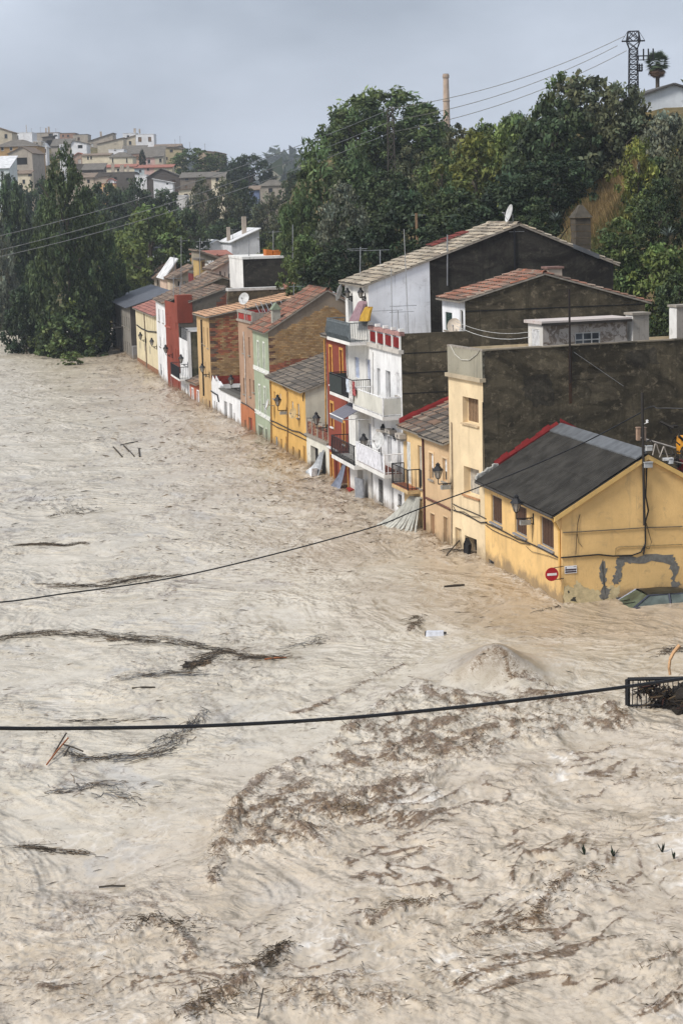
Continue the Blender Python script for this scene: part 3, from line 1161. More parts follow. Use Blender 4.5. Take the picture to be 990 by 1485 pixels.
# corrugated sheets laid in two courses
rb = MB()
dS = Vector((xr, 0, zr_ - h.zE)).normalized()
nS_ = Vector((-dS.z, 0, dS.x))
A0 = Vector((0, 0, h.zE)) - dS * .38
LS = xr / dS.x + .38
pts = [A0 + nS_ * .01 + Vector((0, y, 0)) for y in (-.16,)]
rb.hexa([A0 + nS_ * .012 + Vector((0, -.14, 0)), A0 + dS * LS + nS_ * .012 + Vector((0, -.14, 0)), A0 + dS * LS + nS_ * .012 + Vector((0, h.L + .1, 0)), A0 + nS_ * .012 + Vector((0, h.L + .1, 0)),
         A0 + nS_ * .06 + Vector((0, -.14, 0)), A0 + dS * LS + nS_ * .06 + Vector((0, -.14, 0)), A0 + dS * LS + nS_ * .06 + Vector((0, h.L + .1, 0)), A0 + nS_ * .06 + Vector((0, h.L + .1, 0))])
d2 = Vector((-xr, 0, zr_ - h.zE - .05)).normalized()
n2_ = Vector((d2.z, 0, -d2.x)) * (1 if -d2.x > 0 else -1)
B0 = Vector((2 * xr, 0, h.zE + .05)) - d2 * .3
rb.hexa([B0 + n2_ * .012 + Vector((0, -.14, 0)), B0 + d2 * LS + n2_ * .012 + Vector((0, -.14, 0)), B0 + d2 * LS + n2_ * .012 + Vector((0, h.L + .1, 0)), B0 + n2_ * .012 + Vector((0, h.L + .1, 0)),
         B0 + n2_ * .06 + Vector((0, -.14, 0)), B0 + d2 * LS + n2_ * .06 + Vector((0, -.14, 0)), B0 + d2 * LS + n2_ * .06 + Vector((0, h.L + .1, 0)), B0 + n2_ * .06 + Vector((0, h.L + .1, 0))])
roof1 = rb.build('roof', BLK, h.e)
ncol = 7
wS = (h.L + .24) / ncol
sheet_me = None
for r in range(2):
    for c in range(ncol):
        mb = MB()
        l = LS / 2 + (.14 if r == 0 else -.02)
        corrugated(mb, A0 + nS_ * (.105 + .028 * (1 - r) + .004 * (c % 2)) + dS * (LS / 2 * r - .02) + Vector((0, -.14 + c * wS, 0)) - nS_ * (0.03 if r == 0 else -.02),
                   (0, 1, 0), dS, wS + .05, l, .19, .04)
        mb.build('roof_sheet', BLK, roof1)
mb = MB()   # lead ridge strip
FL = plain((.115, .122, .13), .75, .1, scale=2)
mb.hexa([Vector((xr - .5, -.2, zr_ - .12)), Vector((xr + .02, -.2, zr_ + .16)), Vector((xr + .02, h.L, zr_ + .16)), Vector((xr - .5, h.L, zr_ - .12)),
         Vector((xr - .5, -.2, zr_ - .06)), Vector((xr + .02, -.2, zr_ + .22)), Vector((xr + .02, h.L, zr_ + .22)), Vector((xr - .5, h.L, zr_ - .06))])
mb.build('ridge_flashing', FL, roof1)
mb = MB()   # red painted flashing where roof meets the tall wall
for k in range(9):
    t0, t1 = .25 + .75 * k / 9, .25 + .75 * (k + 1) / 9
    hh = .16 + .05 * math.sin(k * 2.1)
    a, b = A0 + dS * LS * t0, A0 + dS * LS * t1
    mb.hexa([a + Vector((0, h.L + .005, -.1)), b + Vector((0, h.L + .005, -.1)), b + Vector((0, h.L - .06, -.1)), a + Vector((0, h.L - .06, -.1)),
             a + nS_ * (.2 + hh) + Vector((0, h.L + .005, 0)), b + nS_ * (.2 + hh) + Vector((0, h.L + .005, 0)), b + nS_ * .2 + Vector((0, h.L - .1, 0)), a + nS_ * .2 + Vector((0, h.L - .1, 0))])
a, b = A0 + dS * LS, Vector((xr * 1.6, 0, zr_ - (zr_ - h.zE) * .6))
mb.hexa([a + Vector((0, h.L + .005, 0)), b + Vector((0, h.L + .005, 0)), b + Vector((0, h.L - .08, 0)), a + Vector((0, h.L - .08, 0)),
         a + Vector((0, h.L + .005, .4)), b + Vector((0, h.L + .005, .4)), b + Vector((0, h.L - .08, .3)), a + Vector((0, h.L - .08, .3))])
mb.build('red_flashing', REDF, roof1)
mb = MB()   # crumbled white mortar along the lower flashing
for k in range(16):
    a = A0 + dS * LS * (.02 + .25 * k / 16) + nS_ * .12
    r = rnd.uniform(.05, .11)
    mb.box(a.x - r, a.x + r, h.L - .1, h.L + .004, a.z - .05, a.z + r * 1.6)
mb.build('mortar_fillet', plain((.55, .54, .5), .9), roof1)
mb = MB()   # verge board on the gable, two raked lengths
for (a, b) in ((Vector((-.33, 0, h.zE - .2)), Vector((xr, 0, zr_ + .02))), (Vector((xr, 0, zr_ + .02)), Vector((2 * xr + .3, 0, h.zE - .12)))):
    mb.hexa([a + Vector((0, -.17, -.16)), b + Vector((0, -.17, -.16)), b + Vector((0, -.002, -.16)), a + Vector((0, -.002, -.16)),
             a + Vector((0, -.17, .02)), b + Vector((0, -.17, .02)), b + Vector((0, -.002, .02)), a + Vector((0, -.002, .02))])
mb.build('verge', plaster((.6, .4, .15), (.2, .17, .13), .6, .3, 0), roof1)
mb = MB()
mb.tube([(-.4, -.1, h.zE - .2), (-.4, h.L, h.zE - .18)], .05, 6)
mb.build('gutter', plain((.05, .045, .04), .7), roof1)
mb = MB()
mb.tube([(-.38, .05, h.zE - .22), (-.2, .1, h.zE - .5), (-.06, .12, h.zE - .75), (-.06, .12, .9)], .045, 6)
mb.build('downpipe', YEL2, h.e)
# cement repairs and peeled paint on the gable, proud of the wall
CEM = plain((.17, .165, .15), .95, scale=8)


def gpatch(px, mat, name, d=.006, sub=6, wob=.07, z='sign'):
    """ragged skin of render on the gable, outline as measured"""
    P = [h.N(Z(z, *q)) for q in px]
    out = []
    for (a, b) in zip(P, P[1:] + P[:1]):
        for k in range(sub):
            t = k / sub
            out.append((a[0] + (b[0] - a[0]) * t + rnd.uniform(-wob, wob), a[1] + (b[1] - a[1]) * t + rnd.uniform(-wob, wob)))
    m = MB()
    m.face([(u, -d, z_) for u, z_ in out])
    for a, b in zip(out, out[1:] + out[:1]):
        m.face([(a[0], -d, a[1]), (b[0], -d, b[1]), (b[0], .002, b[1]), (a[0], .002, a[1])])
    m.build(name, mat, h.e)


gpatch([(430, 60), (455, 70), (462, 150), (455, 235), (495, 265), (485, 310), (450, 330), (415, 300), (440, 240), (420, 150)], CEM, 'cement_patch')
gpatch([(530, 40), (560, 30), (925, 25), (930, 70), (955, 95), (940, 200), (975, 215), (935, 290), (905, 290), (912, 150), (890, 72), (640, 74), (580, 80), (560, 170), (555, 215), (510, 220), (505, 180), (525, 150)], CEM, 'cement_patch', .009)
gpatch([(168, 360), (172, 235), (230, 240), (275, 195), (310, 245), (420, 275), (440, 345), (300, 360)], plain((.55, .45, .26), .95), 'bare_patch', .004)
gpatch([(455, 270), (490, 225), (555, 240), (540, 340), (450, 345)], plain((.55, .45, .26), .95), 'bare_patch', .003)
gpatch([(215, 335), (235, 312), (262, 305), (250, 322), (262, 345), (240, 338)], plain((.06, .055, .04), .95), 'hole_patch', .007, 3, .015)
gpatch([(498, 335), (508, 318), (522, 335), (510, 345)], plain((.06, .055, .04), .95), 'hole_patch', .008, 3, .015)
gpatch([(198, 270), (208, 265), (214, 280), (204, 285)], plain((.06, .055, .04), .95), 'hole_patch', .007, 2, .008)
mb = MB()
uu, zz = h.N(Z('sign', 500, 352))
mb.box(uu, 2 * xr, -.03, -.002, -.3, zz + .1)
mb.build('plinth', plain((.16, .03, .025), .9), h.e)


def wall_cable(b, face, z, pts, r=.018, off=.04, name='wall_cable', mat=CABLE):
    m = MB()
    P = []
    for q in pts:
        u, zz = b.F(Z(z, *q)) if face == 'F' else b.N(Z(z, *q))
        P.append((-off, u, zz) if face == 'F' else (u, -off, zz))
    m.tube(P, r, 5)
    return m.build(name, mat, b.e)


wall_cable(h, 'N', 'z1', [(495, 600), (640, 592), (830, 580), (985, 575)], .02, mat=plain((.12, .1, .07), .8), name='conduit')
wall_cable(h, 'N', 'z1', [(488, 703), (560, 697), (640, 690), (700, 696), (780, 693), (815, 680), (830, 650)], .028)
wall_cable(h, 'N', 'z1', [(712, 695), (712, 665), (725, 658), (850, 653), (985, 648)], .018, mat=plain((.3, .22, .1), .8), name='conduit')
wall_cable(h, 'N', 'z1', [(838, 330), (834, 450), (845, 510), (832, 560), (833, 640), (825, 690)], .03)
wall_cable(h, 'N', 'z1', [(836, 560), (858, 640), (848, 668), (830, 660)], .012)
wall_cable(h, 'N', 'z1', [(565, 525), (556, 560), (550, 640), (548, 690)], .012)
wall_cable(h, 'N', 'z1', [(552, 600), (560, 640), (575, 660)], .008)
wall_cable(h, 'F', 'yel', [(100, 515), (200, 560), (300, 610), (400, 665), (500, 700), (620, 755), (700, 795), (800, 850)], .026, .05)
wall_cable(h, 'F', 'yel', [(100, 535), (160, 580), (250, 625), (340, 660), (430, 705), (520, 720)], .016, .05)
wall_cable(h, 'F', 'yel', [(490, 740), (540, 790), (620, 810), (700, 830), (790, 865)], .01, .05)
wall_cable(h, 'F', 'yel', [(548, 520), (552, 600), (545, 700)], .01, .05)

# 2 ---------------------------------------------------------------- cream house with the tall party wall
h = House('cream_house', 'tall cream house front with a huge blackened side wall and roof terrace', (703.6, 811.6), (654, 791.7), top=Z('z2', 205, 532), D=13.5)
CRH = h
zpar = h.zE
zmid = h.F(Z('z2', 205, 640))[1]
W1 = h.rect('F', Z('z2', 134, 708), Z('z2', 197, 824))
h.win('F', W1, 'wood', frame=CRM, rev=.3, sill=plain((.5, .38, .24), .9), pane=WOODL)
h.wpx('bei', (630, 590), (772, 888), 'wood', frame=CRM, rev=.34, sill=plain((.42, .22, .11), .9), pane=plain((.42, .38, .32), .8))
h.wpx('bei', (553, 1138), (612, 1345), 'blank', frame=CRM, rev=.2, sill=None, pane=plaster((.55, .43, .27), (.3, .24, .16), .3, .3, .3), name='niche')
h.wpx('bei', (640, 1212), (750, 1440), 'open', frame=plain((.2, .17, .13), .9), rev=.5, sill=None, name='doorway')
h.zF = zmid
mbw = MB()
h.holed(mbw, 'F', 0, h.L, h.base, zmid)
D = h.D
mbw.face([(D, 0, h.base), (D, h.L, h.base), (D, h.L, zmid), (D, 0, zmid)])
mbw.face([(0, h.L, h.base), (D, h.L, h.base), (D, h.L, zpar - .1), (0, h.L, zpar - .1)])
mbw.build('wall', CRM, h.e)
mbw = MB()
mbw.face([(.012, 0, h.base), (D, 0, h.base), (D, 0, zpar), (.012, 0, zpar)])
mbw.face([(.012, .22, zmid), (D, .22, zmid), (D, .22, zpar), (.012, .22, zpar)])
mbw.face([(0, 0, h.base), (.012, 0, h.base), (.012, 0, zpar), (0, 0, zpar)])
mbw.build('party_wall', MOULD, h.e)
mbw = MB()
for k in range(15):     # coping, slightly uneven lengths
    xa, xb = D * k / 15, D * (k + 1) / 15 - .02
    mbw.box(xa, xb, -.04, .27, zpar + rnd.uniform(.0, .012), zpar + .05 + rnd.uniform(0, .025), pick([(.2, .17, .13), (.28, .24, .18), (.15, .13, .1)]))
mbw.build('coping', vcol('coping', .9, .4, .4), h.e)
mbw = MB()
mbw.box(-.02, .1, .0, h.L, zmid + .02, zpar - .02)
mbw.build('parapet', plaster((.30, .28, .22), (.1, .09, .07), .5, .5, 0), h.e)
mbw = MB()
mbw.box(-.16, .12, -.05, h.L + .02, zmid - .14, zmid + .02)
mbw.build('cornice', plaster((.42, .35, .25), (.1, .09, .07), .6, .4, 0), h.e)
mbw = MB()
mbw.box(-.03, .14, -.03, h.L, zpar - .02, zpar + .06)
mbw.build('coping', STONE, h.e)
h.slab(.1, D - .02, .24, h.L - .02, zmid - .1, zmid + .05, plain((.2, .17, .14), .9), 'terrace_floor')
wall_cable(h, 'F', 'bei', [(540, 930), (600, 960), (700, 1000), (770, 1030), (840, 1065)], .02, .05)
wall_cable(h, 'F', 'bei', [(540, 985), (620, 1010), (720, 1060), (790, 1100), (850, 1095)], .026, .05)
wall_cable(h, 'F', 'bei', [(545, 950), (570, 1000), (640, 1000), (700, 1040), (780, 1050)], .012, .05)
wall_cable(h, 'F', 'bei', [(778, 900), (782, 1040)], .012, .04)
wall_cable(h, 'F', 'bei', [(528, 200), (535, 700), (530, 1100), (528, 1290)], .03, .05, 'downpipe', plain((.35, .28, .2), .8))
wall_cable(h, 'F', 'bei', [(806, 20), (808, 400), (812, 640)], .018, .03)
# old repairs and rust on the huge side wall
def wpatch(px, mat, name, d=.005, wob=.12, sub=5):
    P = [h.N(Z('ter', *q)) for q in px]
    out = []
    for (a, b) in zip(P, P[1:] + P[:1]):
        for k in range(sub):
            t_ = k / sub
            out.append((a[0] + (b[0] - a[0]) * t_ + rnd.uniform(-wob, wob), a[1] + (b[1] - a[1]) * t_ + rnd.uniform(-wob, wob)))
    m = MB()
    m.face([(u, -d, z_) for u, z_ in out])
    for a, b in zip(out, out[1:] + out[:1]):
        m.face([(a[0], -d, a[1]), (b[0], -d, b[1]), (b[0], .002, b[1]), (a[0], .002, a[1])])
    m.build(name, mat, h.e)


PT1, PT2 = mouldy((.15, .125, .085), (.27, .225, .155), (.07, .058, .04), .6), mouldy((.075, .066, .05), (.17, .14, .10), (.03, .026, .02), .5)
wpatch([(60, 395), (280, 385), (300, 425), (180, 440), (70, 430)], PT1, 'render_patch')
wpatch([(340, 400), (470, 395), (480, 425), (360, 430)], PT1, 'render_patch', .007)
wpatch([(330, 470), (700, 455), (705, 475), (335, 492)], PT1, 'render_patch', .006, .06)
wpatch([(620, 340), (820, 310), (840, 400), (700, 430)], PT2, 'render_patch', .004)
wpatch([(30, 480), (200, 475), (210, 640), (120, 660), (40, 600)], PT2, 'render_patch', .003)
wpatch([(420, 520), (560, 505), (600, 600), (450, 640)], PT1, 'render_patch', .004)
m = MB()
ua_, za_ = h.N(Z('ter', 313, 310))
ub_, zb_ = h.N(Z('ter', 316, 640))
m.box(ua_ - .07, ua_ + .07, -.012, -.001, zb_, za_)
m.build('rust_stain', plain((.055, .03, .018), .95, scale=2), h.e)
# terrace shed
u0, z0 = h.N(Z('ter', 152, 300), 2.1)
u1, z1 = h.N(Z('ter', 655, 140), 2.1)
zsh = zmid + .05
sh = MB()
sd = House('terrace_shed', 'small peeling white brick shed standing on the roof terrace', O=h.W(u0, 2.1, zsh), U=h.U, L=1.5, D=u1 - u0, cat='shed')
sd.base = 0
sd.zE = z1 - zsh
sd.win('N', sd.rect('N', Z('ter', 342, 216), Z('ter', 495, 300)), 'blank', frame=plain((.5, .5, .48), .8), rev=.08, sill=None, pane=glass((.05, .055, .06)))
r_ = sd.holes['N'][-1]
gm = MB()
for k in range(1, 3):
    uc = r_[0] + (r_[1] - r_[0]) * k / 3
    gm.box(uc - .025, uc + .025, .02, .05, r_[2], r_[3])
gm.box(r_[0], r_[1], .024, .054, (r_[2] + r_[3]) / 2 - .025, (r_[2] + r_[3]) / 2 + .025)
gm.build('glazing_bars', plain((.5, .5, .48), .8), sd.e)
sd.win('F', (.35, 1.15, .02, sd.zE - .25), 'door', frame=WHITE, rev=.08, sill=None, pane=plain((.55, .55, .55), .7), name='door')
sd.walls(plaster((.6, .58, .54), (.2, .18, .15), .3, .3, 0), plaster((.44, .40, .36), (.12, .10, .085), .9, .6, 0, patch=(.20, .165, .135), bump=.9))
sm = MB()
sm.box(-.14, sd.D + .12, -.2, sd.L + .15, sd.zE, sd.zE + .13)
sm.build('roof_slab', plaster((.50, .45, .42), (.3, .12, .08), .7, .2, 0), sd.e)
sm = MB()
sm.box(-.16, sd.D + .14, -.215, -.2, sd.zE - .06, sd.zE + .05)
sm.build('fascia', plain((.04, .035, .03), .9), sd.e)


def pillar(px0, px1, label, yy, red=False, name='chimney_pillar', zb=None, dy=.7):
    a, zt = h.N(px0, yy)
    b, _ = h.N(px1, yy)
    t = empty(name, label, 'chimney', h.W((a + b) / 2, yy + dy / 2, zsh), h.th)
    w, H_ = (b - a) / 2, zt - zsh
    m = MB()
    m.box(-w, w, -dy / 2, dy / 2, 0, H_ - .1)
    m.build('shaft', plaster((.36, .33, .29), (.12, .11, .1), .6, .5, 0), t)
    m = MB()
    m.box(-w - .06, w + .06, -dy / 2 - .06, dy / 2 + .06, H_ - .1, H_)
    m.build('cap', STONE, t)
    m = MB()
    m.box(-w - .008, -w + .002, -dy / 2 + .02, dy / 2 - .02, 0, H_ - .12)
    m.build('whitewashed_face', WHT2, t)
    if red:
        m = MB()
        P = [(-.05, .25), (.3, .2), (.32, .75), (.1, .85), (-.08, .7)]
        m.face([(x, -dy / 2 - .006, z) for x, z in P])
        m.build('red_patch', plain((.5, .12, .06), .9), t)


pillar(Z('ter', 690, 98), Z('ter', 785, 110), 'square rendered pillar with a red patch beside the terrace shed', 2.0, True)
pillar(Z('ter', 952, 52), Z('ter', 1040, 60), 'square rendered pillar at the right picture edge on the terrace', 2.6)

# 3 ---------------------------------------------------------------- two low beige houses under one tiled slope
h = House('beige_house', 'low beige house with two narrow windows beside the cream house', (654, 791.7), (617.7, 773), top=Z('bei', 505, 392), D=6)
B3 = h
zr3 = h.N((650, 583), h.L + 1.6)
prof3 = [(0, h.zE), (5.2, h.zE + 2.1), (6, h.zE + 1.9)]
h.wpx('bei', (322, 470), (366, 722), 'halfblind', frame=plain((.5, .35, .2), .8), surround=plaster((.64, .47, .29)), sw=.09, rev=.14, pane=WHITE)
h.wpx('bei', (442, 518), (488, 742), 'halfblind', frame=plain((.5, .35, .2), .8), surround=plaster((.64, .47, .29)), sw=.09, rev=.14, pane=WHITE)
h.wpx('bei', (334, 1012), (378, 1260), 'wood', frame=plain((.3, .17, .09), .8), rev=.14, sill=None, surround=plaster((.64, .47, .29)), sw=.07, pane=plain((.3, .17, .09), .8), name='door')
h.wpx('bei', (452, 1042), (496, 1310), 'wood', frame=plain((.3, .2, .12), .8), rev=.14, sill=None, surround=plaster((.64, .47, .29)), sw=.07, pane=plain((.33, .23, .13), .8), name='door')
h.walls(BEI, None, prof3)
h.roof('tile', TILE_GREY, .3, 0, segs=[0, 1], y0=.0, y1=h.L)
wall_cable(h, 'F', 'bei', [(300, 875), (400, 920), (500, 970), (520, 985)], .05, .06, 'string_course', plain((.12, .05, .035), .8))
h2 = House('beige_house', 'low yellow beige house with a small iron balcony, beside the white balcony house', (617.7, 773), (587, 757), top=Z('bei', 285, 300), D=6)
B3b = h2
prof3b = [(0, h2.zE), (5.2, h2.zE + 2.1), (6, h2.zE + 1.9)]
h2.wpx('bei', (116, 368), (160, 758), 'blind', frame=WHITE, rev=.08, sill=None, name='window', pane=plain((.62, .62, .58), .6))
h2.wpx('bei', (219, 404), (260, 798), 'halfblind', frame=plain((.4, .3, .2), .8), rev=.12, sill=STONE, pane=plain((.45, .42, .36), .6))
h2.wpx('bei', (232, 985), (264, 1195), 'wood', frame=IRON, rev=.2, sill=None, name='door', pane=plain((.03, .028, .025), .8))
h2.walls(BEI2, None, prof3b)
h2.roof('tile', TILE_OLD, .3, 0, segs=[0, 1], y0=0, y1=h2.L)
m = MB()
ds = Vector((5.2, 0, 2.1)).normalized()
for k in range(14):
    a, b = Vector((0, 0, h2.zE)) + ds * (k * .4 - .2), Vector((0, 0, h2.zE)) + ds * (k * .4 + .21)
    m.hexa([a + Vector((0, h2.L - .16, .1)), b + Vector((0, h2.L - .16, .1)), b + Vector((0, h2.L + .006, .1)), a + Vector((0, h2.L + .006, .1)),
            a + Vector((0, h2.L - .1, .3)), b + Vector((0, h2.L - .1, .3)), b + Vector((0, h2.L + .006, .42 + .03 * (k % 2))), a + Vector((0, h2.L + .006, .42))])
m.build('red_flashing', REDF, h2.e)
m = MB()
m.tube([(-.1, .04, h2.zE - .1), (-.06, .05, h2.zE - .4), (-.05, .05, -.5)], .05, 6)
m.build('downpipe', plain((.08, .025, .02), .7), h2.e)
yb0, zb = h2.F(Z('bei', 215, 790))
yb1 = h2.F(Z('bei', 80, 700))[0]
h2.balcony(.75, h2.L - .02, zb - .02, .62, .95, .17, plain((.5, .36, .19), .9), IRON, gapw=.16)
m = MB()
m.box(-.6, -.02, .78, h2.L - .05, zb - .018, zb + .006)
m.build('balcony_floor', plain((.34, .12, .06), .8), h2.e)

# 4 ---------------------------------------------------------------- white house with two panelled balconies
h = House('white_house', 'white house with two panelled balconies and a dark banded side wall', (587, 757), (541.5, 731), top=Z('bal', 868, 205), D=9.5)
W4 = h
h.wpx('bal', (610, 378), (650, 672), 'door', frame=WHITE, rev=.2, sill=None, name='balcony_door', mull=0)
h.wpx('bal', (697, 402), (752, 705), 'door', frame=GREYFR, rev=.22, sill=None, name='balcony_door', mull=0, pane=plain((.25, .25, .25), .5))
h.wpx('bal', (808, 424), (842, 668), 'blind', frame=WHITE, rev=.1, pane=plain((.55, .55, .55), .6))
h.wpx('bal2', (714, 222), (764, 520), 'door', frame=WHITE, rev=.2, sill=None, name='balcony_door', pane=plain((.2, .21, .23), .4))
h.wpx('bal2', (822, 262), (858, 545), 'door', frame=WHITE, rev=.2, sill=None, name='balcony_door', pane=plain((.16, .17, .2), .4))
h.wpx('bal2', (636, 665), (678, 918), 'glass', frame=plain((.4, .38, .35), .7), rev=.12, bars=True, pane=plain((.25, .24, .23), .6))
h.wpx('bal2', (752, 672), (786, 992), 'wood', frame=GREYFR, rev=.2, sill=None, name='door', pane=plain((.5, .5, .5), .7))
h.wpx('bal2', (836, 820), (866, 952), 'glass', frame=plain((.35, .35, .36), .7), rev=.15, bars=True)
ztop4 = h.N(Z('z3', 512, 265))[1]
prof4 = [(0, h.zE), (.25, h.zE), (.25, ztop4), (h.D, ztop4)]
h.prof = prof4
m = MB()
h.holed(m, 'F', 0, h.L, h.base, h.zE)
m.face([(0, h.L, h.base), (h.D, h.L, h.base), (h.D, h.L, h.zE), (0, h.L, h.zE)])
m.build('wall', WHT, h.e)
m = MB()
m.face([(.01, 0, h.base), (h.D, 0, h.base), (h.D, 0, ztop4), (.01, 0, ztop4)])
m.face([(0, 0, h.base), (.01, 0, h.base), (.01, 0, h.zE), (0, 0, h.zE)])
m.face([(.01, .2, h.zE), (h.D, .2, h.zE), (h.D, .2, ztop4), (.01, .2, ztop4)])
m.face([(.01, 0, ztop4), (h.D, 0, ztop4), (h.D, .2, ztop4), (.01, .2, ztop4)])
m.face([(.01, 0, h.zE), (.01, .2, h.zE), (.01, .2, ztop4), (.01, 0, ztop4)])
m.build('side_wall', MOULD, h.e)
m = MB()      # pour lines standing slightly proud
for zz in (430, 570, 710):
    pass
for (px_, py_) in ((515, 382), (515, 500), (515, 622)):
    zq = h.N(Z('z3', px_, py_))[1]
    m.box(.02, h.D, -.012, -.001, zq - .025, zq + .02)
m.build('pour_joint', plain((.018, .017, .015), .95), h.e)
h.slab(.05, h.D, .2, h.L, h.zE - .12, h.zE, plain((.2, .18, .15), .9), 'terrace_floor')
m = MB()
m.box(-.14, .12, -.02, h.L + .02, h.zE - .16, h.zE + .03)
m.build('cornice', plaster((.5, .47, .43), (.08, .07, .06), .9, .6, 0), h.e)
# terrace balustrade: white posts, red pierced panels
zp = h.F(Z('bal', 866, 30))[1]
npan = 4
for k in range(npan):
    ya, yb = h.L * k / npan + .09, h.L * (k + 1) / npan - .09
    m = MB()
    m.box(.0, .05, ya + .02, yb - .02, h.zE + .1, zp - .22)
    n = 5
    for j in range(1, n):
        yy = ya + (yb - ya) * j / n
        m.box(-.02, .0, yy - .012, yy + .012, h.zE + .12, zp - .24)
    m.build('red_panel', plain((.20, .014, .014), .8), h.e)
for k in range(npan + 1):
    yy = min(max(h.L * k / npan, .09), h.L - .09)
    m = MB()
    m.box(-.05, .15, yy - .085, yy + .085, h.zE + .03, zp - .12)
    m.box(-.07, .17, yy - .12, yy + .12, zp + .09, zp + .22)
    m.build('balustrade_post', WHT2, h.e)
m = MB()
m.box(-.08, .18, 0, h.L, zp - .12, zp + .06)
m.build('balustrade_rail', plain((.36, .2, .18), .85), h.e)
zb = h.F(Z('bal', 862, 870))[1]
h.balcony(.06, h.L - .05, zb, .95, .9, .17, WHT2, WHITE, 'panel', plaster((.58, .57, .51), (.25, .22, .18), .4, .6, 0), gapw=.25)
zb2 = h.F(Z('bal2', 862, 605))[1]
h.balcony(.06, h.L - .35, zb2, .95, .95, .18, WHT2, WHITE, 'front', plain((.66, .66, .70), .6), gapw=.17)
m = MB()
m.box(-.9, -.02, .1, h.L - .4, zb2 + .001, zb2 + .012)
m.build('balcony_floor', plain((.26, .09, .06), .8), h.e)
wall_cable(h, 'F', 'bal', [(572, 215), (572, 600), (575, 830), (580, 985)], .035, .04, 'downpipe', WHT2)

# 5 ---------------------------------------------------------------- tall white house with awning
h = House('white_house', 'tall white house with awning, iron balconies and a long pale tiled roof', (541.5, 731), (508, 711), top=Z('rb', 284, 468), D=12)
W5 = h
xr5, zr5 = h.N(Z('z2', 352, 47))
xe5, ze5 = h.N(Z('z2', 719, 196))
h.D = xe5
prof5 = [(0, h.zE), (xr5, zr5), (xe5, ze5)]
h.wpx('bal', (380, 262), (432, 490), 'shutter', frame=plain((.42, .47, .6), .6), rev=.12, sill=None, name='balcony_door', pane=plain((.42, .47, .6), .6))
h.wpx('bal', (497, 282), (548, 520), 'shutter', frame=WHITE, rev=.12, sill=None, name='balcony_door', pane=plain((.42, .45, .55), .6))
h.wpx('bal2', (388, 40), (440, 330), 'door', frame=WHITE, rev=.2, sill=None, name='balcony_door', pane=plain((.3, .31, .34), .5))
h.wpx('bal2', (520, 90), (556, 370), 'shutter', frame=WHITE, rev=.12, sill=None, name='balcony_door', pane=plain((.42, .45, .52), .6))
h.wpx('bal2', (408, 555), (474, 850), 'open', frame=plain((.3, .29, .27), .8), rev=.5, sill=None, name='doorway')
h.wpx('bal2', (546, 592), (578, 905), 'wood', frame=GREYFR, rev=.15, sill=None, name='door', pane=plain((.3, .31, .33), .7))
h.wpx('rb', (120, 535), (160, 740), 'door', frame=WHITE, rev=.2, sill=None, name='balcony_door', mull=0, pane=plain((.4, .39, .37), .6))
h.wpx('rb', (218, 540), (258, 760), 'door', frame=WHITE, rev=.2, sill=None, name='balcony_door', mull=0, pane=plain((.35, .34, .32), .6))
m = MB()
h.holed(m, 'F', 0, h.L, h.base, h.zE)
m.face([(0, h.L, h.base), (h.D, h.L, h.base)] + [(x, h.L, z) for x, z in reversed(prof5)])
m.face([(h.D, 0, h.base), (h.D, h.L, h.base), (h.D, h.L, ze5), (h.D, 0, ze5)])
m.build('wall', WHT2, h.e)
xs = h.N(Z('rb', 705, 330))[0]
zs_ = h.zE + (zr5 - h.zE) * xs / xr5
m = MB()
m.face([(0, 0, h.base), (xs, 0, h.base), (xs, 0, zs_), (0, 0, h.zE)])
m.build('white_gable', plaster((.78, .79, .82), (.22, .21, .2), .35, .5, 0), h.e)
m = MB()
m.face([(xs, 0, h.base), (h.D, 0, h.base), (xe5, 0, ze5), (xr5, 0, zr5), (xs, 0, zs_)])
m.build('dark_gable', mouldy((.05, .046, .038), (.13, .115, .09), (.02, .018, .016), .4), h.e)
h.prof = prof5
h.roof('tile', TILE_PALE, .3, .12)
m = MB()
m.box(xr5 * .78, xr5 * .9, h.L * .5, h.L + .1, zr5 - .55, zr5 - .1)
a5 = Vector((0, 0, h.zE))
d5 = Vector((xr5, 0, zr5 - h.zE)).normalized()
m = MB()
tiles(m, a5 + d5 * 4.6 + Vector((0, h.L - 1.3, .2)), (0, 1, 0), d5, 5, 5, .24, .42, [(.16, .04, .035), (.2, .05, .04)])
m.build('spare_tiles', vcol('roof_tile', .9, .55, .4, 1.2), h.e, kind='stuff')
m = MB()
q = h.N(Z('z2', 560, 135))
d6 = Vector((xe5 - xr5, 0, ze5 - zr5)).normalized()
a6 = Vector((xr5, 0, zr5)) + d6 * ((q[0] - xr5) / d6.x)
m.hexa([a6 + d6 * t + Vector((0, y, zz)) for zz in (-.03, .2) for t, y in ((0, -.14), (1.5, -.14), (1.5, .5), (0, .5))])
m.build('skylight', FL, h.e)
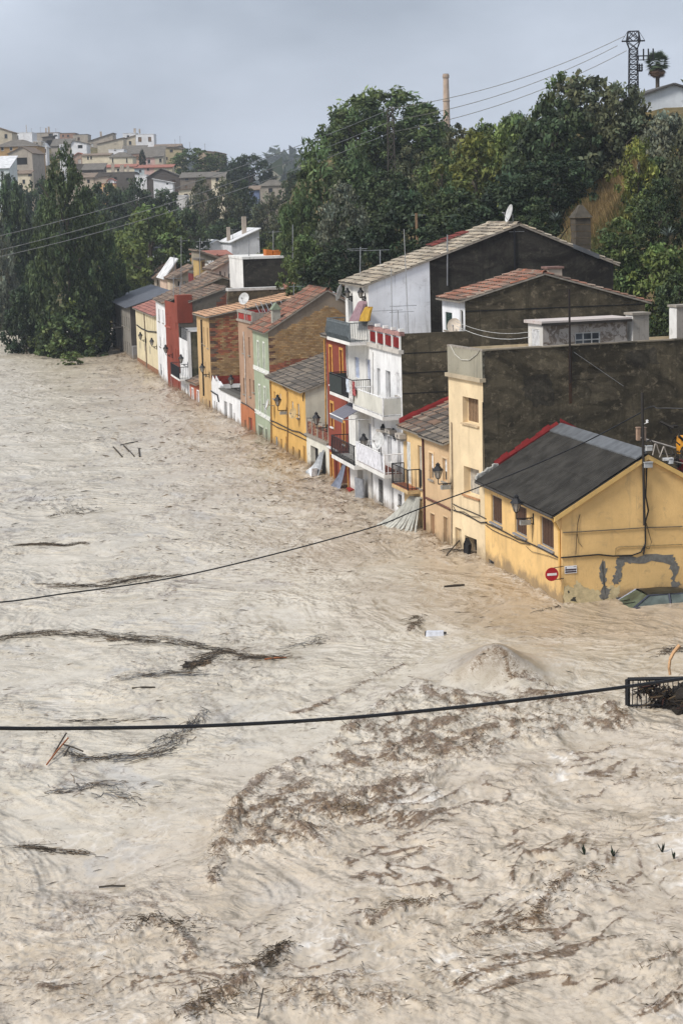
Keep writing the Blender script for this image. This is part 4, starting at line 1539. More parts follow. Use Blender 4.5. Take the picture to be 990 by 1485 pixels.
# balconies of the tall house
zb = h.F(Z('rb', 285, 872))[1]
h.balcony(.04, h.L + .15, zb, 1.0, .95, .16, WHT2, plain((.12, .14, .15), .6, .3), 'front', plain((.15, .17, .18), .6, .2), bulge=.14)
zb = h.F(Z('bal', 552, 700))[1]
h.balcony(.04, h.L + .1, zb, .95, .98, .16, WHT2, IRON, 'bars', None, gapw=.11)
m = MB()
m.box(-.965, -.95, h.L * .45, h.L + .06, zb + .06, zb + .92)
m.box(-.94, -.05, h.L + .06, h.L + .075, zb + .06, zb + .92)
m.build('balcony_screen', plain((.018, .026, .025), .6), h.e)
zb = h.F(Z('bal2', 555, 520))[1]
h.balcony(.04, h.L + .1, zb, .95, 1.0, .2, WHT2, IRON, 'bars', None, gapw=.13, bulge=.06)
wall_cable(h, 'F', 'bal', [(308, 110), (310, 300), (318, 460)], .04, .05, 'downpipe', plain((.5, .5, .5), .7))
m = MB()
u, z = h.F(Z('bal2', 362, 765))
m.box(-.22, -.002, h.L - .9, h.L - .02, -1.2, z)
m.build('red_base_block', plain((.25, .02, .015), .7), h.e)

# rear wing standing on the white house's plot, behind the terrace
h = House('rear_house', 'set back house with red tiled roof and dark blackened gable behind the terraces', O=W4.W(W4.N(Z('z2', 145, 440), .6)[0], .6, 0), U=W4.U, L=3.8, D=8)
R4 = h
h.base = W4.zE - .8
h.zE = h.F(Z('z2', 143, 340))[1]
xr_, zr_4 = h.N(Z('z2', 452, 238))
xe_, ze_ = h.N(Z('z2', 842, 345))
h.D = xe_
h.wpx('z2', (67, 380), (95, 455), 'louvre', frame=plain((.03, .07, .05), .7), rev=.1, pane=plain((.012, .035, .028), .7))
h.wpx('z2', (124, 372), (138, 460), 'open', frame=WHT2, rev=.1, sill=None, name='doorway')
h.walls(plaster((.76, .77, .79), (.3, .29, .28), .2, .35, 0), MOULD, [(0, h.zE), (xr_, zr_4), (xe_, ze_)], side_name='gable_wall')
h.roof('tile', [(.26, .15, .11), (.33, .17, .12), (.2, .15, .12), (.36, .28, .22), (.38, .16, .1)], .3, .1)
m = MB()
zq = h.N(Z('z2', 300, 372))[1]
m.box(.02, xe_, -.014, -.001, zq - .03, zq + .02)
m.build('pour_joint', plain((.018, .017, .015), .95), h.e)
a, zt = h.N(Z('z2', 460, 206), .3)
b, _ = h.N(Z('z2', 526, 206), .3)
m = MB()
m.box(a + .08, b - .08, .3, 1.0, zr_4 - .5, zt - .12)
ch = m.build('chimney', plaster((.5, .42, .34), (.2, .15, .12), .4, .3, 0), h.e)
m = MB()
m.box(a, b, .22, 1.08, zt - .1, zt)
m.build('chimney_cap', plain((.2, .12, .1), .9), ch)
# 6 ---------------------------------------------------------------- red house with ochre surrounds
h = House('red_house', 'brick red house with ochre window surrounds beside the awning house', (508, 711), (478, 693), top=Z('bal', 300, 100), D=9)
R6 = h
xr6 = 5.0
prof6 = [(0, h.zE), (xr6, h.zE + 1.55), (9, h.zE + .3)]
for a, b in (((124, 160), (160, 556)), ((232, 192), (268, 560)), ((138, 735), (172, 990))):
    h.wpx('bal', a, b, 'halfblind', frame=OCH, rev=.14, surround=OCH, sw=.13, pane=plain((.36, .22, .05), .8), sill=WHITE)
h.wpx('bal2', (262, 90), (288, 320), 'halfblind', frame=OCH, rev=.14, surround=OCH, sw=.13, pane=plain((.36, .22, .05), .8), sill=WHITE)
h.wpx('bal2', (137, 415), (168, 680), 'wood', frame=OCH, rev=.12, sill=None, surround=OCH, sw=.12, pane=plain((.42, .23, .05), .8), name='door')
h.wpx('bal2', (177, 440), (216, 740), 'open', frame=plain((.1, .04, .03), .8), rev=.4, sill=None, name='doorway')
h.wpx('bal2', (240, 482), (318, 820), 'open', frame=OCH, rev=.4, sill=None, surround=OCH, sw=.12, name='garage_doorway')
h.walls(REDP, plaster((.5, .47, .42)), prof6)
h.roof('tile', TILE_GREY, .3, .05)
ya, za = h.F(Z('bal2', 102, 328))
yb_, zb_ = h.F(Z('bal2', 214, 372))
m = MB()
m.box(-.07, .0, min(ya, yb_), max(ya, yb_), za - .06, za + .06)
m.build('string_course', WHITE, h.e)
wall_cable(h, 'F', 'bal', [(80, 80), (92, 500), (96, 985)], .045, .05, 'downpipe', OCH)

# 7b ---------------------------------------------------------------- low white house with brick terrace
h = House('terrace_house', 'low white house with a brick edged terrace between the red and the yellow houses', (478, 693), (445.5, 676), top=Z('z4', 660, 1205), D=6)
T7 = h
h.wpx('z4', (545, 1215), (604, 1385), 'open', frame=plain((.4, .38, .35), .8), rev=.3, sill=None, name='garage_doorway')
h.wpx('z4', (614, 1345), (628, 1400), 'open', frame=GREYFR, rev=.1, sill=None, name='vent')
h.wpx('z4', (633, 1340), (650, 1450), 'wood', frame=GREYFR, rev=.1, sill=None, name='door', pane=plain((.2, .2, .19), .8))
h.walls(plaster((.62, .6, .52), (.2, .18, .15), .5, .5, .5), None)
h.slab(-.14, 2.6, .0, h.L, h.zE, h.zE + .1, STONE, 'terrace_floor')
zp7 = h.F(Z('z4', 660, 1085))[1]
m = MB()
bricks(m, h.t3('F', .06), lambda u, z: True, .02, h.L - .02, h.zE + .12, zp7 - .06, lambda u, z: pick([(.24, .08, .05), (.2, .07, .05), (.3, .2, .12)]), .24, .09)
m.build('parapet_bricks', vcol('brick', .92, .5, .3, 1.4), h.e, kind='stuff')
m = MB()
m.box(.06, .2, .0, h.L, h.zE + .1, zp7 - .02)
for k in range(5):
    yy = .08 + (h.L - .16) * k / 4
    m.box(.0, .24, yy - .08, yy + .08, h.zE + .1, zp7 + .05)
m.build('parapet', plaster((.3, .27, .23), (.1, .09, .08), .6, .5, 0), h.e)

# 7 ---------------------------------------------------------------- small yellow house
h = House('yellow_house', 'small yellow house with grey tiled roof and cables, beside the green house', (445.5, 676), (394, 644.5), top=Z('z4', 514, 835), D=10)
Y7 = h
xa, za = h.N(Z('z4', 645, 776))
sl = (za - h.zE) / xa
prof7 = [(0, h.zE), (6.2, h.zE + sl * 6.2), (10, h.zE + sl * 3)]
for a, b, k in (((281, 828), (297, 885), 'blind'), ((321, 843), (333, 885), 'glass'), ((408, 898), (424, 985), 'glass'), ((450, 915), (467, 1025), 'glass'),
                ((291, 1148), (312, 1240), 'glass'), ((331, 1168), (345, 1262), 'wood'), ((366, 1152), (381, 1275), 'blind'),
                ((414, 1222), (430, 1300), 'open'), ((456, 1242), (474, 1322), 'open'), ((492, 1217), (513, 1345), 'wood')):
    h.wpx('z4', a, b, k, frame=plain((.4, .26, .1), .8) if k != 'glass' else WHITE, rev=.12, sill=None if a[1] > 1100 else STONE,
          pane={'wood': plain((.4, .22, .06), .8), 'blind': plain((.5, .36, .14), .8)}.get(k), mull=0,
          name='door' if a[1] > 1200 and k == 'wood' else 'window')
h.walls(plaster((.60, .365, .115), (.33, .22, .1), .3, .4, .4), plaster((.60, .56, .46), (.36, .32, .25), .25, .35, .2), prof7, side_name='gable_wall')
h.roof('tile', TILE_GREY, .32, .12, segs=[0, 1], y1=h.L)
wall_cable(h, 'F', 'z4', [(262, 1035), (300, 1050), (360, 1080), (420, 1110), (470, 1120), (520, 1150)], .035, .06)
wall_cable(h, 'F', 'z4', [(262, 1055), (310, 1085), (380, 1110), (440, 1140), (520, 1178)], .025, .06)
wall_cable(h, 'F', 'z4', [(352, 790), (385, 835), (388, 1000), (385, 1280)], .04, .06, 'downpipe', plain((.3, .17, .06), .8))
wall_cable(h, 'F', 'z4', [(262, 760), (268, 900), (270, 1200)], .045, .06, 'downpipe', plain((.3, .17, .06), .8))
wall_cable(h, 'F', 'z4', [(505, 840), (498, 860), (500, 900)], .03, .06)

# 8 ---------------------------------------------------------------- green house with brick gable
h = House('green_house', 'pale green house with white bands and a tan brick gable under red tiles', (394, 644.5), (371.5, 630), top=Z('z4', 255, 408), D=10)
G8 = h
xr8, zr8 = h.N(Z('z4', 665, 112))
prof8 = [(0, h.zE), (xr8, zr8), (xr8 * 1.7, zr8 - .7 * (zr8 - h.zE))]
h.D = prof8[-1][0]
WB = plain((.66, .67, .62), .8)
for a, b in (((165, 472), (181, 668)), ((206, 482), (222, 690)), ((175, 785), (191, 985)), ((213, 800), (230, 1010))):
    h.wpx('z4', a, b, 'halfblind', frame=WHITE, rev=.12, surround=WB, sw=.1, pane=plain((.6, .6, .55), .7), sill=WHITE)
h.wpx('z4', (174, 1072), (211, 1175), 'open', frame=plain((.4, .38, .33), .8), rev=.3, sill=None, surround=plain((.45, .47, .38), .8), sw=.12, name='garage_doorway')
h.wpx('z4', (224, 1096), (241, 1215), 'wood', frame=GREYFR, rev=.2, sill=None, surround=plain((.45, .47, .38), .8), sw=.1, name='door', pane=plain((.05, .05, .045), .8))
h.walls(GRN, plaster((.25, .2, .15), (.1, .08, .06), .5, .4, .2), prof8, side_name='gable_wall')
for zz in (670, 708, 995, 1030):
    pass
for (pa, pb) in (((258, 690), (258, 722)), ((258, 1015), (258, 1045))):
    za, zb_ = h.F(Z('z4', *pa))[1], h.F(Z('z4', *pb))[1]
    h.slab(-.05, -.001, .0, h.L, zb_, za, WB, 'white_band')
zsplit = lambda u: h.N(Z('z4', 300, 660))[1] + u * .22
h.brick_side(prof8, .06, h.D, 1.5, zr8, lambda u, z: pick(BRK_RED) if z < ZS8 + u * .12 else pick(BRK_TAN)) if False else None
ZS8 = h.N(Z('z4', 265, 650))[1]
h.brick_side([(x, z - .55 * (0 < i < 9)) for i, (x, z) in enumerate([(0, h.zE - .25), (xr8, zr8 - .2), (prof8[-1][0], prof8[-1][1])])], .03, h.D, ZS8 - 2.2, zr8,
             lambda u, z: (pick(BRK_RED) if z < ZS8 + u * .16 + rnd.uniform(-.1, .1) else (pick([(.13, .07, .05), (.2, .12, .08)]) if u < .34 and int(z / .21) % 2 else pick(BRK_TAN))))
h.roof('tile', TILE_RED, .3, .14)
a, zt = h.N(Z('z4', 268, 232), .9)
b, zb_ = h.N(Z('z4', 328, 300), .9)
m = MB()
m.box(a, b, .75, .75 + (b - a), zb_ - 1.2, zt - .1)
ch = m.build('chimney', plaster((.36, .35, .3), (.12, .11, .1), .5, .5, 0), h.e)
m = MB()
q = (b - a) / 2
m.hexa([(a - .08, .67, zt - .1), (b + .08, .67, zt - .1), (b + .08, .83 + 2 * q, zt - .1), (a - .08, .83 + 2 * q, zt - .1),
        (a + q - .05, .7, zt + .3), (a + q + .05, .7, zt + .3), (a + q + .05, .8 + 2 * q, zt + .3), (a + q - .05, .8 + 2 * q, zt + .3)])
m.build('chimney_cap', plain((.2, .24, .17), .9), ch)

# 9 ---------------------------------------------------------------- brown house
h = House('brown_house', 'narrow brown house with orange ground floor and red panelled roof parapet', (371.5, 630), (350.5, 619.5), top=Z('z4', 134, 345), D=8)
B9 = h
for a, b, k in (((58, 435), (74, 556), 'glass'), ((99, 440), (114, 572), 'halfblind'), ((63, 732), (78, 850), 'glass'), ((106, 738), (120, 868), 'blind'), ((132, 748), (146, 838), 'glass')):
    h.wpx('z4', a, b, k, frame=plain((.3, .2, .14), .8), rev=.14, pane=plain((.42, .3, .22), .8) if k != 'glass' else None, mull=0)
h.wpx('z4', (76, 1032), (88, 1110), 'open', frame=plain((.25, .1, .06), .8), rev=.3, sill=None, name='doorway')
h.wpx('z4', (104, 1012), (132, 1140), 'wood', frame=plain((.25, .1, .06), .8), rev=.14, sill=None, name='door', pane=plain((.24, .045, .03), .8))
h.walls(BRN, plaster((.33, .29, .24)), None)
zo = h.F(Z('z4', 150, 962))[1]
h.slab(-.035, -.001, 0, h.L, -1.5, zo, ORG, 'orange_base') if False else None
m = MB()
hs = [(a, b, c, d, .03) for a, b, c, d, r in h.holes['F']]
h.holed(m, 'F', 0.002, h.L - .002, -1.5, zo, off=-.03, plane_holes=hs)
m.face([(-.03, .002, zo), (-.03, h.L - .002, zo), (0, h.L - .002, zo), (0, .002, zo)])
m.build('orange_base', ORG, h.e)
zp9 = h.F(Z('z4', 140, 265))[1]
m = MB()
m.box(-.12, .2, -.02, h.L, h.zE - .02, h.zE + .12)
m.build('cornice', plaster((.3, .26, .22)), h.e)
for k in range(2):
    ya, yb_ = h.L * k / 2 + .16, h.L * (k + 1) / 2 - .16
    m = MB()
    m.box(.02, .08, ya, yb_, h.zE + .14, zp9 - .2)
    m.build('red_panel', plain((.32, .03, .02), .7), h.e)
m = MB()
for k in range(3):
    yy = [.1, h.L / 2, h.L - .1][k]
    m.box(-.02, .2, yy - .12, yy + .12, h.zE + .12, zp9 - .18)
m.box(-.05, .24, 0, h.L, zp9 - .18, zp9)
m.box(0.2, 4, 0.0, .2, h.zE + .12, zp9 - .05)
m.build('parapet', plaster((.32, .29, .25), (.1, .09, .08), .6, .5, 0), h.e)
m = MB()
m.box(.3, 2.4, h.L - .25, h.L - .05, h.zE, zp9 - .1)
m.box(1.5, 1.7, .3, h.L - .3, h.zE, zp9 - .25)
m.build('red_roof_wall', plain((.3, .04, .03), .8), h.e)
m = MB()
m.box(2.0, 3.2, .3, .9, h.zE, zp9 - .5)
m.build('turquoise_tank', plain((.12, .45, .40), .6), h.e)
fr = MB()
for k in range(7):
    fr.bar((.8 + .35 * k, .4, h.zE + .3), (1.2 + .35 * k, h.L - .3, zp9 + .35 + .1 * (k % 2)), .04)
    fr.bar((.8 + .35 * k, .4, zp9 + .2), (.8 + .35 * k, .4, h.zE), .04)
fr.build('pergola_frame', STEEL, h.e)
wall_cable(h, 'F', 'z4', [(70, 400), (80, 600), (88, 920)], .04, .05, 'downpipe', plain((.55, .52, .48), .7))
wall_cable(h, 'F', 'z4', [(52, 905), (100, 930), (160, 975)], .03, .06)

# 10 --------------------------------------------------------------- low white houses with patio
h = House('white_cottage', 'low white front with two dark doorways, standing before the brick gable', (350.5, 619.5), (321, 603), top=Z('mid', 812, 1195), D=5)
for a, b in (((636, 1210), (672, 1400)), ((690, 1232), (726, 1425)), ((736, 1332), (752, 1450))):
    h.wpx('mid', a, b, 'open', frame=plain((.4, .4, .4), .8), rev=.35, sill=None, name='doorway')
h.walls(WHT, None)
h.slab(-.12, .25, -.02, h.L, h.zE, h.zE + .1, plain((.12, .115, .1), .9), 'coping')
h.slab(.25, 5, .02, h.L, h.zE - .1, h.zE + .02, plain((.07, .065, .055), .95), 'patio_floor')
h2 = House('white_cottage', 'narrow white house front with a slanted broken top beside the ochre ground floor', (321, 603), (308, 594), top=Z('mid', 612, 1110), D=5)
for a, b in (((532, 1208), (551, 1340)), ((558, 1222), (572, 1350))):
    h2.wpx('mid', a, b, 'open', frame=plain((.4, .4, .4), .8), rev=.3, sill=None, name='doorway')
h2.walls(WHT, None, [(0, h2.zE), (5, h2.zE)])
m = MB()
za, zb_ = h2.F(Z('mid', 628, 1075))[1], h2.F(Z('mid', 540, 962))[1]
m.face([(0, .0, h2.zE + .001), (0, h2.L, h2.zE + .001), (0, h2.L, zb_ - .6), (0, h2.L * .8, zb_), (0, h2.L * .45, zb_ - .3), (0, h2.L * .3, za + .2), (0, 0, za)])
m.face([(.25, .0, h2.zE + .001), (.25, h2.L, h2.zE + .001), (.25, h2.L, zb_ - .6), (.25, h2.L * .8, zb_), (.25, h2.L * .45, zb_ - .3), (.25, h2.L * .3, za + .2), (.25, 0, za)])
m.face([(0, 0, h2.zE), (.25, 0, h2.zE), (.25, 0, za), (0, 0, za)])
m.face([(0, 0, za), (.25, 0, za), (.25, h2.L * .3, za + .2), (0, h2.L * .3, za + .2)])
m.build('slanted_parapet', WHT, h2.e)
wall_cable(h2, 'F', 'mid', [(510, 1110), (540, 1130), (575, 1150), (590, 1220)], .05, .06)

# 11 --------------------------------------------------------------- brick house with new orange roof
h = House('brick_house', 'brick sided ochre house under a bright new orange tiled roof', (308, 594), (290, 584), top=Z('mid', 496, 362), D=11)
K11 = h
xb, zb_ = h.N(Z('mid', 805, 285))
sl = (zb_ - h.zE) / xb
prof11 = [(0, h.zE), (11, h.zE + sl * 11)]
for a, b, k in (((428, 455), (441, 640), 'open'), ((462, 460), (478, 672), 'wood'), ((440, 810), (453, 950), 'wood'), ((412, 470), (420, 620), 'open')):
    h.wpx('mid', a, b, k, frame=plain((.2, .12, .07), .8), rev=.12, sill=STONE, pane=WOOD if k == 'wood' else None)
for a, b in (((412, 1170), (428, 1280)), ((452, 1190), (466, 1300))):
    h.wpx('mid', a, b, 'blind', frame=plain((.5, .4, .25), .8), rev=.1, sill=None, pane=plain((.55, .5, .4), .8), name='door')
h.wpx('mid', (482, 1205), (500, 1330), 'wood', frame=plain((.1, .03, .02), .8), rev=.1, sill=None, pane=plain((.14, .04, .03), .8), name='door')
h.walls(plaster((.50, .34, .17), (.22, .16, .1), .6, .4, .3), plaster((.2, .13, .09), (.1, .07, .05)), prof11, side_name='gable_wall')
ZS11, ZT11 = h.N(Z('mid', 500, 960))[1], h.N(Z('mid', 500, 760))[1]
h.brick_side([(0, h.zE - .1), (11, h.zE + sl * 11 - .1)], .03, 11, ZS11 - 1.2, h.zE + sl * 11,
             lambda u, z: pick([(.22, .035, .025), (.26, .05, .035)]) if z < ZS11 else (pick([(.12, .08, .06), (.2, .14, .1)]) if u < .5 and int(z / .32) % 2 else (pick(BRK_TAN) if z < ZT11 + rnd.uniform(-.4, .4) or rnd.random() < .3 else pick(BRK_RED))), bh=.12, bw=.3)
h.roof('tile', TILE_NEW, .3, .2)
wall_cable(h, 'F', 'mid', [(410, 380), (418, 640), (428, 900), (436, 1160)], .07, .06, 'downpipe', IRON)

# 12 --------------------------------------------------------------- low red and ochre house
h = House('low_red_house', 'low red fronted house with a broken tiled roof and white framed doors', (290, 584), (276, 578), top=Z('mid', 396, 1050), D=5)
for a, b in (((306, 1085), (328, 1200)), ((362, 1110), (385, 1240))):
    h.wpx('mid', a, b, 'blank', frame=WHITE, rev=.1, sill=None, surround=WHITE, sw=.1, name='door', pane=plain((.5, .5, .48), .7))
h.walls(plaster((.40, .13, .075), (.2, .1, .07), .4, .3, .3), None, [(0, h.zE), (5, h.zE + 1.9)])
h.roof('tile', TILE_OLD, .3, .1)

# 13 --------------------------------------------------------------- white house, olive side
h = House('white_house', 'narrow white house with balcony and a mossy olive side wall, beside the far red house', (276, 578), (263, 569), top=Z('mid', 279, 610), D=9)
W13 = h
for a, b in (((216, 675), (230, 860)), ((250, 690), (263, 880))):
    h.wpx('mid', a, b, 'louvre', frame=WHITE, rev=.1, sill=None, pane=plain((.55, .57, .6), .6), name='balcony_door')
for a, b in (((232, 1035), (246, 1160)), ((260, 1045), (274, 1185))):
    h.wpx('mid', a, b, 'glass', frame=WHITE, rev=.12, sill=None, name='door')
zt13 = h.N(Z('mid', 282, 505))[1]
h.walls(WHT, mouldy((.15, .135, .095), (.26, .23, .16), (.05, .05, .03), .6), [(0, h.zE), (.2, h.zE), (.2, zt13), (9, zt13)])
h.balcony(.05, h.L - .05, h.F(Z('mid', 278, 985))[1], .8, .95, .15, WHT2, IRON, gapw=.12)
m = MB()
m.box(-.05, .22, -.05, .08, .5, zt13 + .1)
m.box(-.05, 2.2, -.05, .08, zt13, zt13 + .12)
m.build('white_corner_pier', WHT, h.e)
m = MB()
m.box(.0, .06, .1, h.L, h.zE + .9, h.zE + .95)
for k in range(8):
    m.box(.0, .05, .1 + k * (h.L - .2) / 8, .14 + k * (h.L - .2) / 8, h.zE, h.zE + .92)
m.build('terrace_railing', IRON, h.e)

# 14 --------------------------------------------------------------- red house far
h = House('red_house', 'dark red house with a tall corner tower and brick gable, farther along the row', (263, 569), (244, 559), top=Z('mid', 200, 225), D=11)
R14 = h
xg, zg = h.N(Z('mid', 665, 62))
zlow = h.F(Z('mid', 45, 400))[1]
for a, b in (((58, 622), (66, 720)), ((82, 630), (90, 735)), ((98, 640), (106, 750)), ((140, 680), (150, 800)), ((162, 690), (172, 820)), ((140, 380), (150, 480))):
    h.wpx('mid', a, b, 'open', frame=plain((.15, .03, .02), .8), rev=.1, sill=None, name='window')
for a, b in (((86, 962), (98, 1060)), ((104, 970), (114, 1075)), ((168, 1000), (178, 1110))):
    h.wpx('mid', a, b, 'glass', frame=WHITE, rev=.1, sill=None, name='door')
h.walls(REDP, plaster((.13, .115, .095), (.05, .045, .04), .8, .6, 0), [(0, h.zE), (.2, h.zE), (.9, h.zE), (xg, zg), (xg + 3, zg - .9)], side_name='gable_wall')
h.brick_side([(0, 0), (3.2, h.zE), (xg, zg - .2), (xg + 3, zg - 1)], 3.2, xg, h.zE - 2.4, zg, lambda u, z: pick([(.2, .075, .05), (.26, .1, .06), (.16, .07, .05)]), bh=.12, bw=.32)
h.roof('tile', TILE_OLD, .1, .1, segs=[2, 3])
m = MB()
ztw = h.F(Z('mid', 200, 140))[1]
m.box(-.06, 1.2, -.03, 1.15, h.zE - 1.6, ztw)
m.build('corner_tower', REDP, h.e)
m = MB()
m.box(-.08, .08, h.L * .55, h.L, zlow - .45, zlow - .3)
for k in range(4):
    m.box(-.05, .0, h.L * .55 + k * h.L * .11, h.L * .55 + k * h.L * .11 + .2, zlow - .3, zlow + .6)
m.build('terrace_parapet', plain((.34, .09, .06), .85), h.e)

# 15 --------------------------------------------------------------- white house far
h = House('white_house', 'slim white two window house with old tiles, between the far red and cream houses', (244, 559), (230.5, 545.5), top=Z('far', 712, 262), D=9)
for a, b in (((615, 310), (636, 465)), ((668, 325), (684, 485)), ((632, 640), (650, 770)), ((680, 660), (693, 790)), ((636, 960), (664, 1120)), ((676, 1010), (688, 1130))):
    h.wpx('far', a, b, 'halfblind', frame=GREYFR, rev=.12, sill=STONE if a[1] < 900 else None, pane=plain((.45, .46, .48), .7))
h.walls(WHT, MOULD, [(0, h.zE), (5, h.zE + 2.0), (9, h.zE + .6)])
h.roof('tile', TILE_OLD, .25, .1)

# 16 --------------------------------------------------------------- cream long house
h = House('cream_house', 'long cream two storey house with dusty red roof near the far end of the row', (230.5, 545.5), (200, 526), top=Z('far', 600, 405), D=10)
C16 = h
for k in range(5):
    x0 = 368 + k * 16
    h.wpx('far', (x0, 335 + k * 8), (x0 + 9, 500 + k * 11), 'blind', frame=PALEC, rev=.1, sill=None, pane=plain((.34, .31, .24), .8))
for k in range(5):
    x0 = 478 + k * 22
    h.wpx('far', (x0, 385 + k * 9), (x0 + 12, 560 + k * 13), 'blind', frame=PALEC, rev=.1, sill=None, pane=plain((.34, .31, .24), .8))
for k in range(3):
    x0 = 385 + k * 60
    h.wpx('far', (x0, 690 + k * 30), (x0 + 26, 800 + k * 34), 'blind', frame=PALEC, rev=.06, sill=None, pane=plain((.45, .40, .28), .8))
h.walls(plaster((.62, .54, .36), (.3, .25, .17), .25, .4, 0), None, [(0, h.zE), (8, h.zE + 2.6), (10, h.zE + 2)])
h.roof('tile', [(.38, .17, .14), (.42, .2, .16), (.34, .15, .13)], .3, .0)
h.slab(-.03, -.001, .05, h.L - .05, -1.5, .55, plain((.26, .13, .07), .9), 'mud_stained_plinth')
wall_cable(h, 'F', 'far', [(452, 350), (470, 640), (482, 900), (490, 1060)], .06, .07, 'downpipe', plain((.2, .16, .12), .8))
wall_cable(h, 'F', 'far', [(368, 505), (420, 545), (500, 580), (600, 590)], .06, .07)

# 17 --------------------------------------------------------------- grey building at the end of the row
h = House('grey_building', 'long stained grey building with dark sheet roof at the far end of the row', (192, 521.5), (165, 503), top=Z('far', 262, 285), D=16)
GR17 = h
for k in range(7):
    x0 = 100 + k * 27
    h.wpx('far', (x0, 368 + k * 8), (x0 + 14, 470 + k * 14), 'glass' if k % 3 else 'blind', frame=plain((.4, .36, .28), .8), rev=.14, mull=1, pane=plain((.4, .37, .3), .8) if k % 3 == 0 else None)
for k in range(8):
    x0 = 84 + k * 27
    h.wpx('far', (x0, 622 + k * 14), (x0 + 13, 720 + k * 20), 'open', frame=plain((.25, .2, .16), .8), rev=.15, sill=None)
xr17, zr17 = h.N(Z('far', 800, 112), 0)
h.walls(GRYP, plaster((.075, .068, .06), (.03, .03, .028), .7, .6, .2), [(0, h.zE), (xr17, zr17)])
h.D = xr17
h.roof('sheet', ov=.5, oy=.35, mat=plain((.085, .09, .105), .55, .1, scale=1.5), lift=.02)
m = MB()
m.box(.02, 1.2, -1.0, -.01, -1.5, 1.4)
m.build('grey_lean_to', plaster((.24, .235, .23), (.1, .1, .1), .4, .4, .4), h.e)
for k, xx in enumerate((85, 170)):
    u, z = h.F(Z('far', xx + 20, 480 + k * 45))
    m = MB()
    m.box(-.9, -.02, u - .5, u + .5, z - .1, z)
    m.box(-.92, -.86, u - .5, u + .5, z, z + .25)
    m.build('ledge', plain((.06, .055, .05), .8), h.e)
# ------------------------------------------------------------------ street lanterns on brackets
LANT_G = plain((.30, .28, .25), .35, scale=6)
RUST = plain((.12, .055, .03), .85)


def lantern(b, z, wall, lant, label, k=1.0, group='wall lanterns along the street'):
    u, zz = b.F(Z(z, *wall))
    pw, pl = Z(z, *wall), Z(z, *lant)
    w0 = b.W(0, u, zz)
    best = min((abs(proj(b.W(-o, u, zz))[0] - pl[0]), o) for o in [q * .02 for q in range(2, 90)])
    out = best[1]
    zl = zz
    # height of lantern centre above the arm
    best = min((abs(proj(b.W(-out, u, zz + q * .02))[1] - pl[1]), q * .02) for q in range(-40, 60))
    dz = best[1]
    t = empty('street_lantern', label, 'lantern', b.W(0, u, zz), b.th, group)
    m = MB()
    m.bar((-.01, 0, -.22), (-.01, 0, .22), .05)
    m.bar((0, 0, .05), (-out, 0, .05), .035)
    m.tube([(0, 0, -.2), (-out * .35, 0, -.12), (-out * .7, 0, .02)], .016, 4)
    for c, r in ((.28, .09), (.52, .065)):
        m.tube([(-out * c + r * math.cos(a * .7), 0, -.05 + r * math.sin(a * .7)) for a in range(10)], .012, 4)
    m.bar((-out, 0, .05), (-out, 0, dz - .2 * k), .03)
    m.build('bracket', IRON, t)
    g = MB()
    o = (-out, 0, dz - .22 * k)
    g.lathe([(.09 * k, 0), (.19 * k, .33 * k)], o, 6)
    g.build('lamp_glass', LANT_G, t)
    f = MB()
    for j in range(6):
        a = 2 * PI * (j + .5) / 6
        f.bar((o[0] + .092 * k * math.cos(a), .092 * k * math.sin(a), o[2]), (o[0] + .195 * k * math.cos(a), .195 * k * math.sin(a), o[2] + .33 * k), .018)
    f.lathe([(.0, -.06 * k), (.05 * k, -.05 * k), (.1 * k, 0)], o, 6)
    f.build('lamp_frame', IRON, t)
    c = MB()
    c.lathe([(.25 * k, .33 * k), (.23 * k, .37 * k), (.1 * k, .52 * k), (.09 * k, .58 * k), (.11 * k, .6 * k), (.03 * k, .66 * k), (0, .7 * k)], o, 6)
    c.build('lamp_hood', IRON, t)
    return t, out, dz


def box_under(t, out, w=.42):
    m = MB()
    m.box(-out * .8, -out * .8 + w, -.09, .09, -.2, -.02)
    m.build('ballast_box', plain((.28, .28, .27), .6), t)


t, o, _ = lantern(Y1, 'yel', (550, 480), (387, 352), 'black street lantern on scrolled bracket in front of the yellow corner house')
box_under(t, o)
t, o, _ = lantern(CRH, 'bei', (532, 755), (404, 655), 'black street lantern between the cream house and the beige house')
box_under(t, o)
lantern(W4, 'bal2', (640, 400), (478, 292), 'black street lantern beside the lower balcony of the white houses')
t, o, _ = lantern(Y7, 'z4', (378, 970), (312, 905), 'black street lantern on the small yellow house front')
box_under(t, o)
lantern(R6, 'z4', (668, 1095), (590, 1035), 'black street lantern over the brick edged terrace')
lantern(B9, 'mid', (806, 1085), (713, 1010), 'black street lantern before the brick gable, above the low white cottage')
lantern(K11, 'mid', (490, 945), (416, 885), 'black street lantern on the ochre front under the orange tiled roof')
lantern(W13, 'mid', (268, 842), (200, 790), 'black street lantern beside the planted balcony of the narrow white house')
lantern(R14, 'mid', (112, 745), (42, 690), 'black street lantern at the far red house, over the slim white house')
lantern(C16, 'far', (602, 770), (542, 718), 'nearer of two lanterns on the long cream house')
lantern(C16, 'far', (476, 690), (405, 645), 'farther of two lanterns on the long cream house')
for xx, lab in ((212, 'right one of two small lanterns over the top balcony of the tall white house'), (116, 'left one of two small lanterns over the top balcony of the tall white house')):
    lantern(W5, 'rb', (xx + 34, 552), (xx, 528), lab, .75, 'lanterns on the top balcony')
for xx, yy, lab in ((672, 158, 'small black wall lamp left of the air conditioners on the white house'), (780, 205, 'small black wall lamp between two air conditioners on the white house')):
    lantern(W4, 'bal2', (xx + 16, yy + 24), (xx, yy), lab, .6, 'wall lamps on the white house')


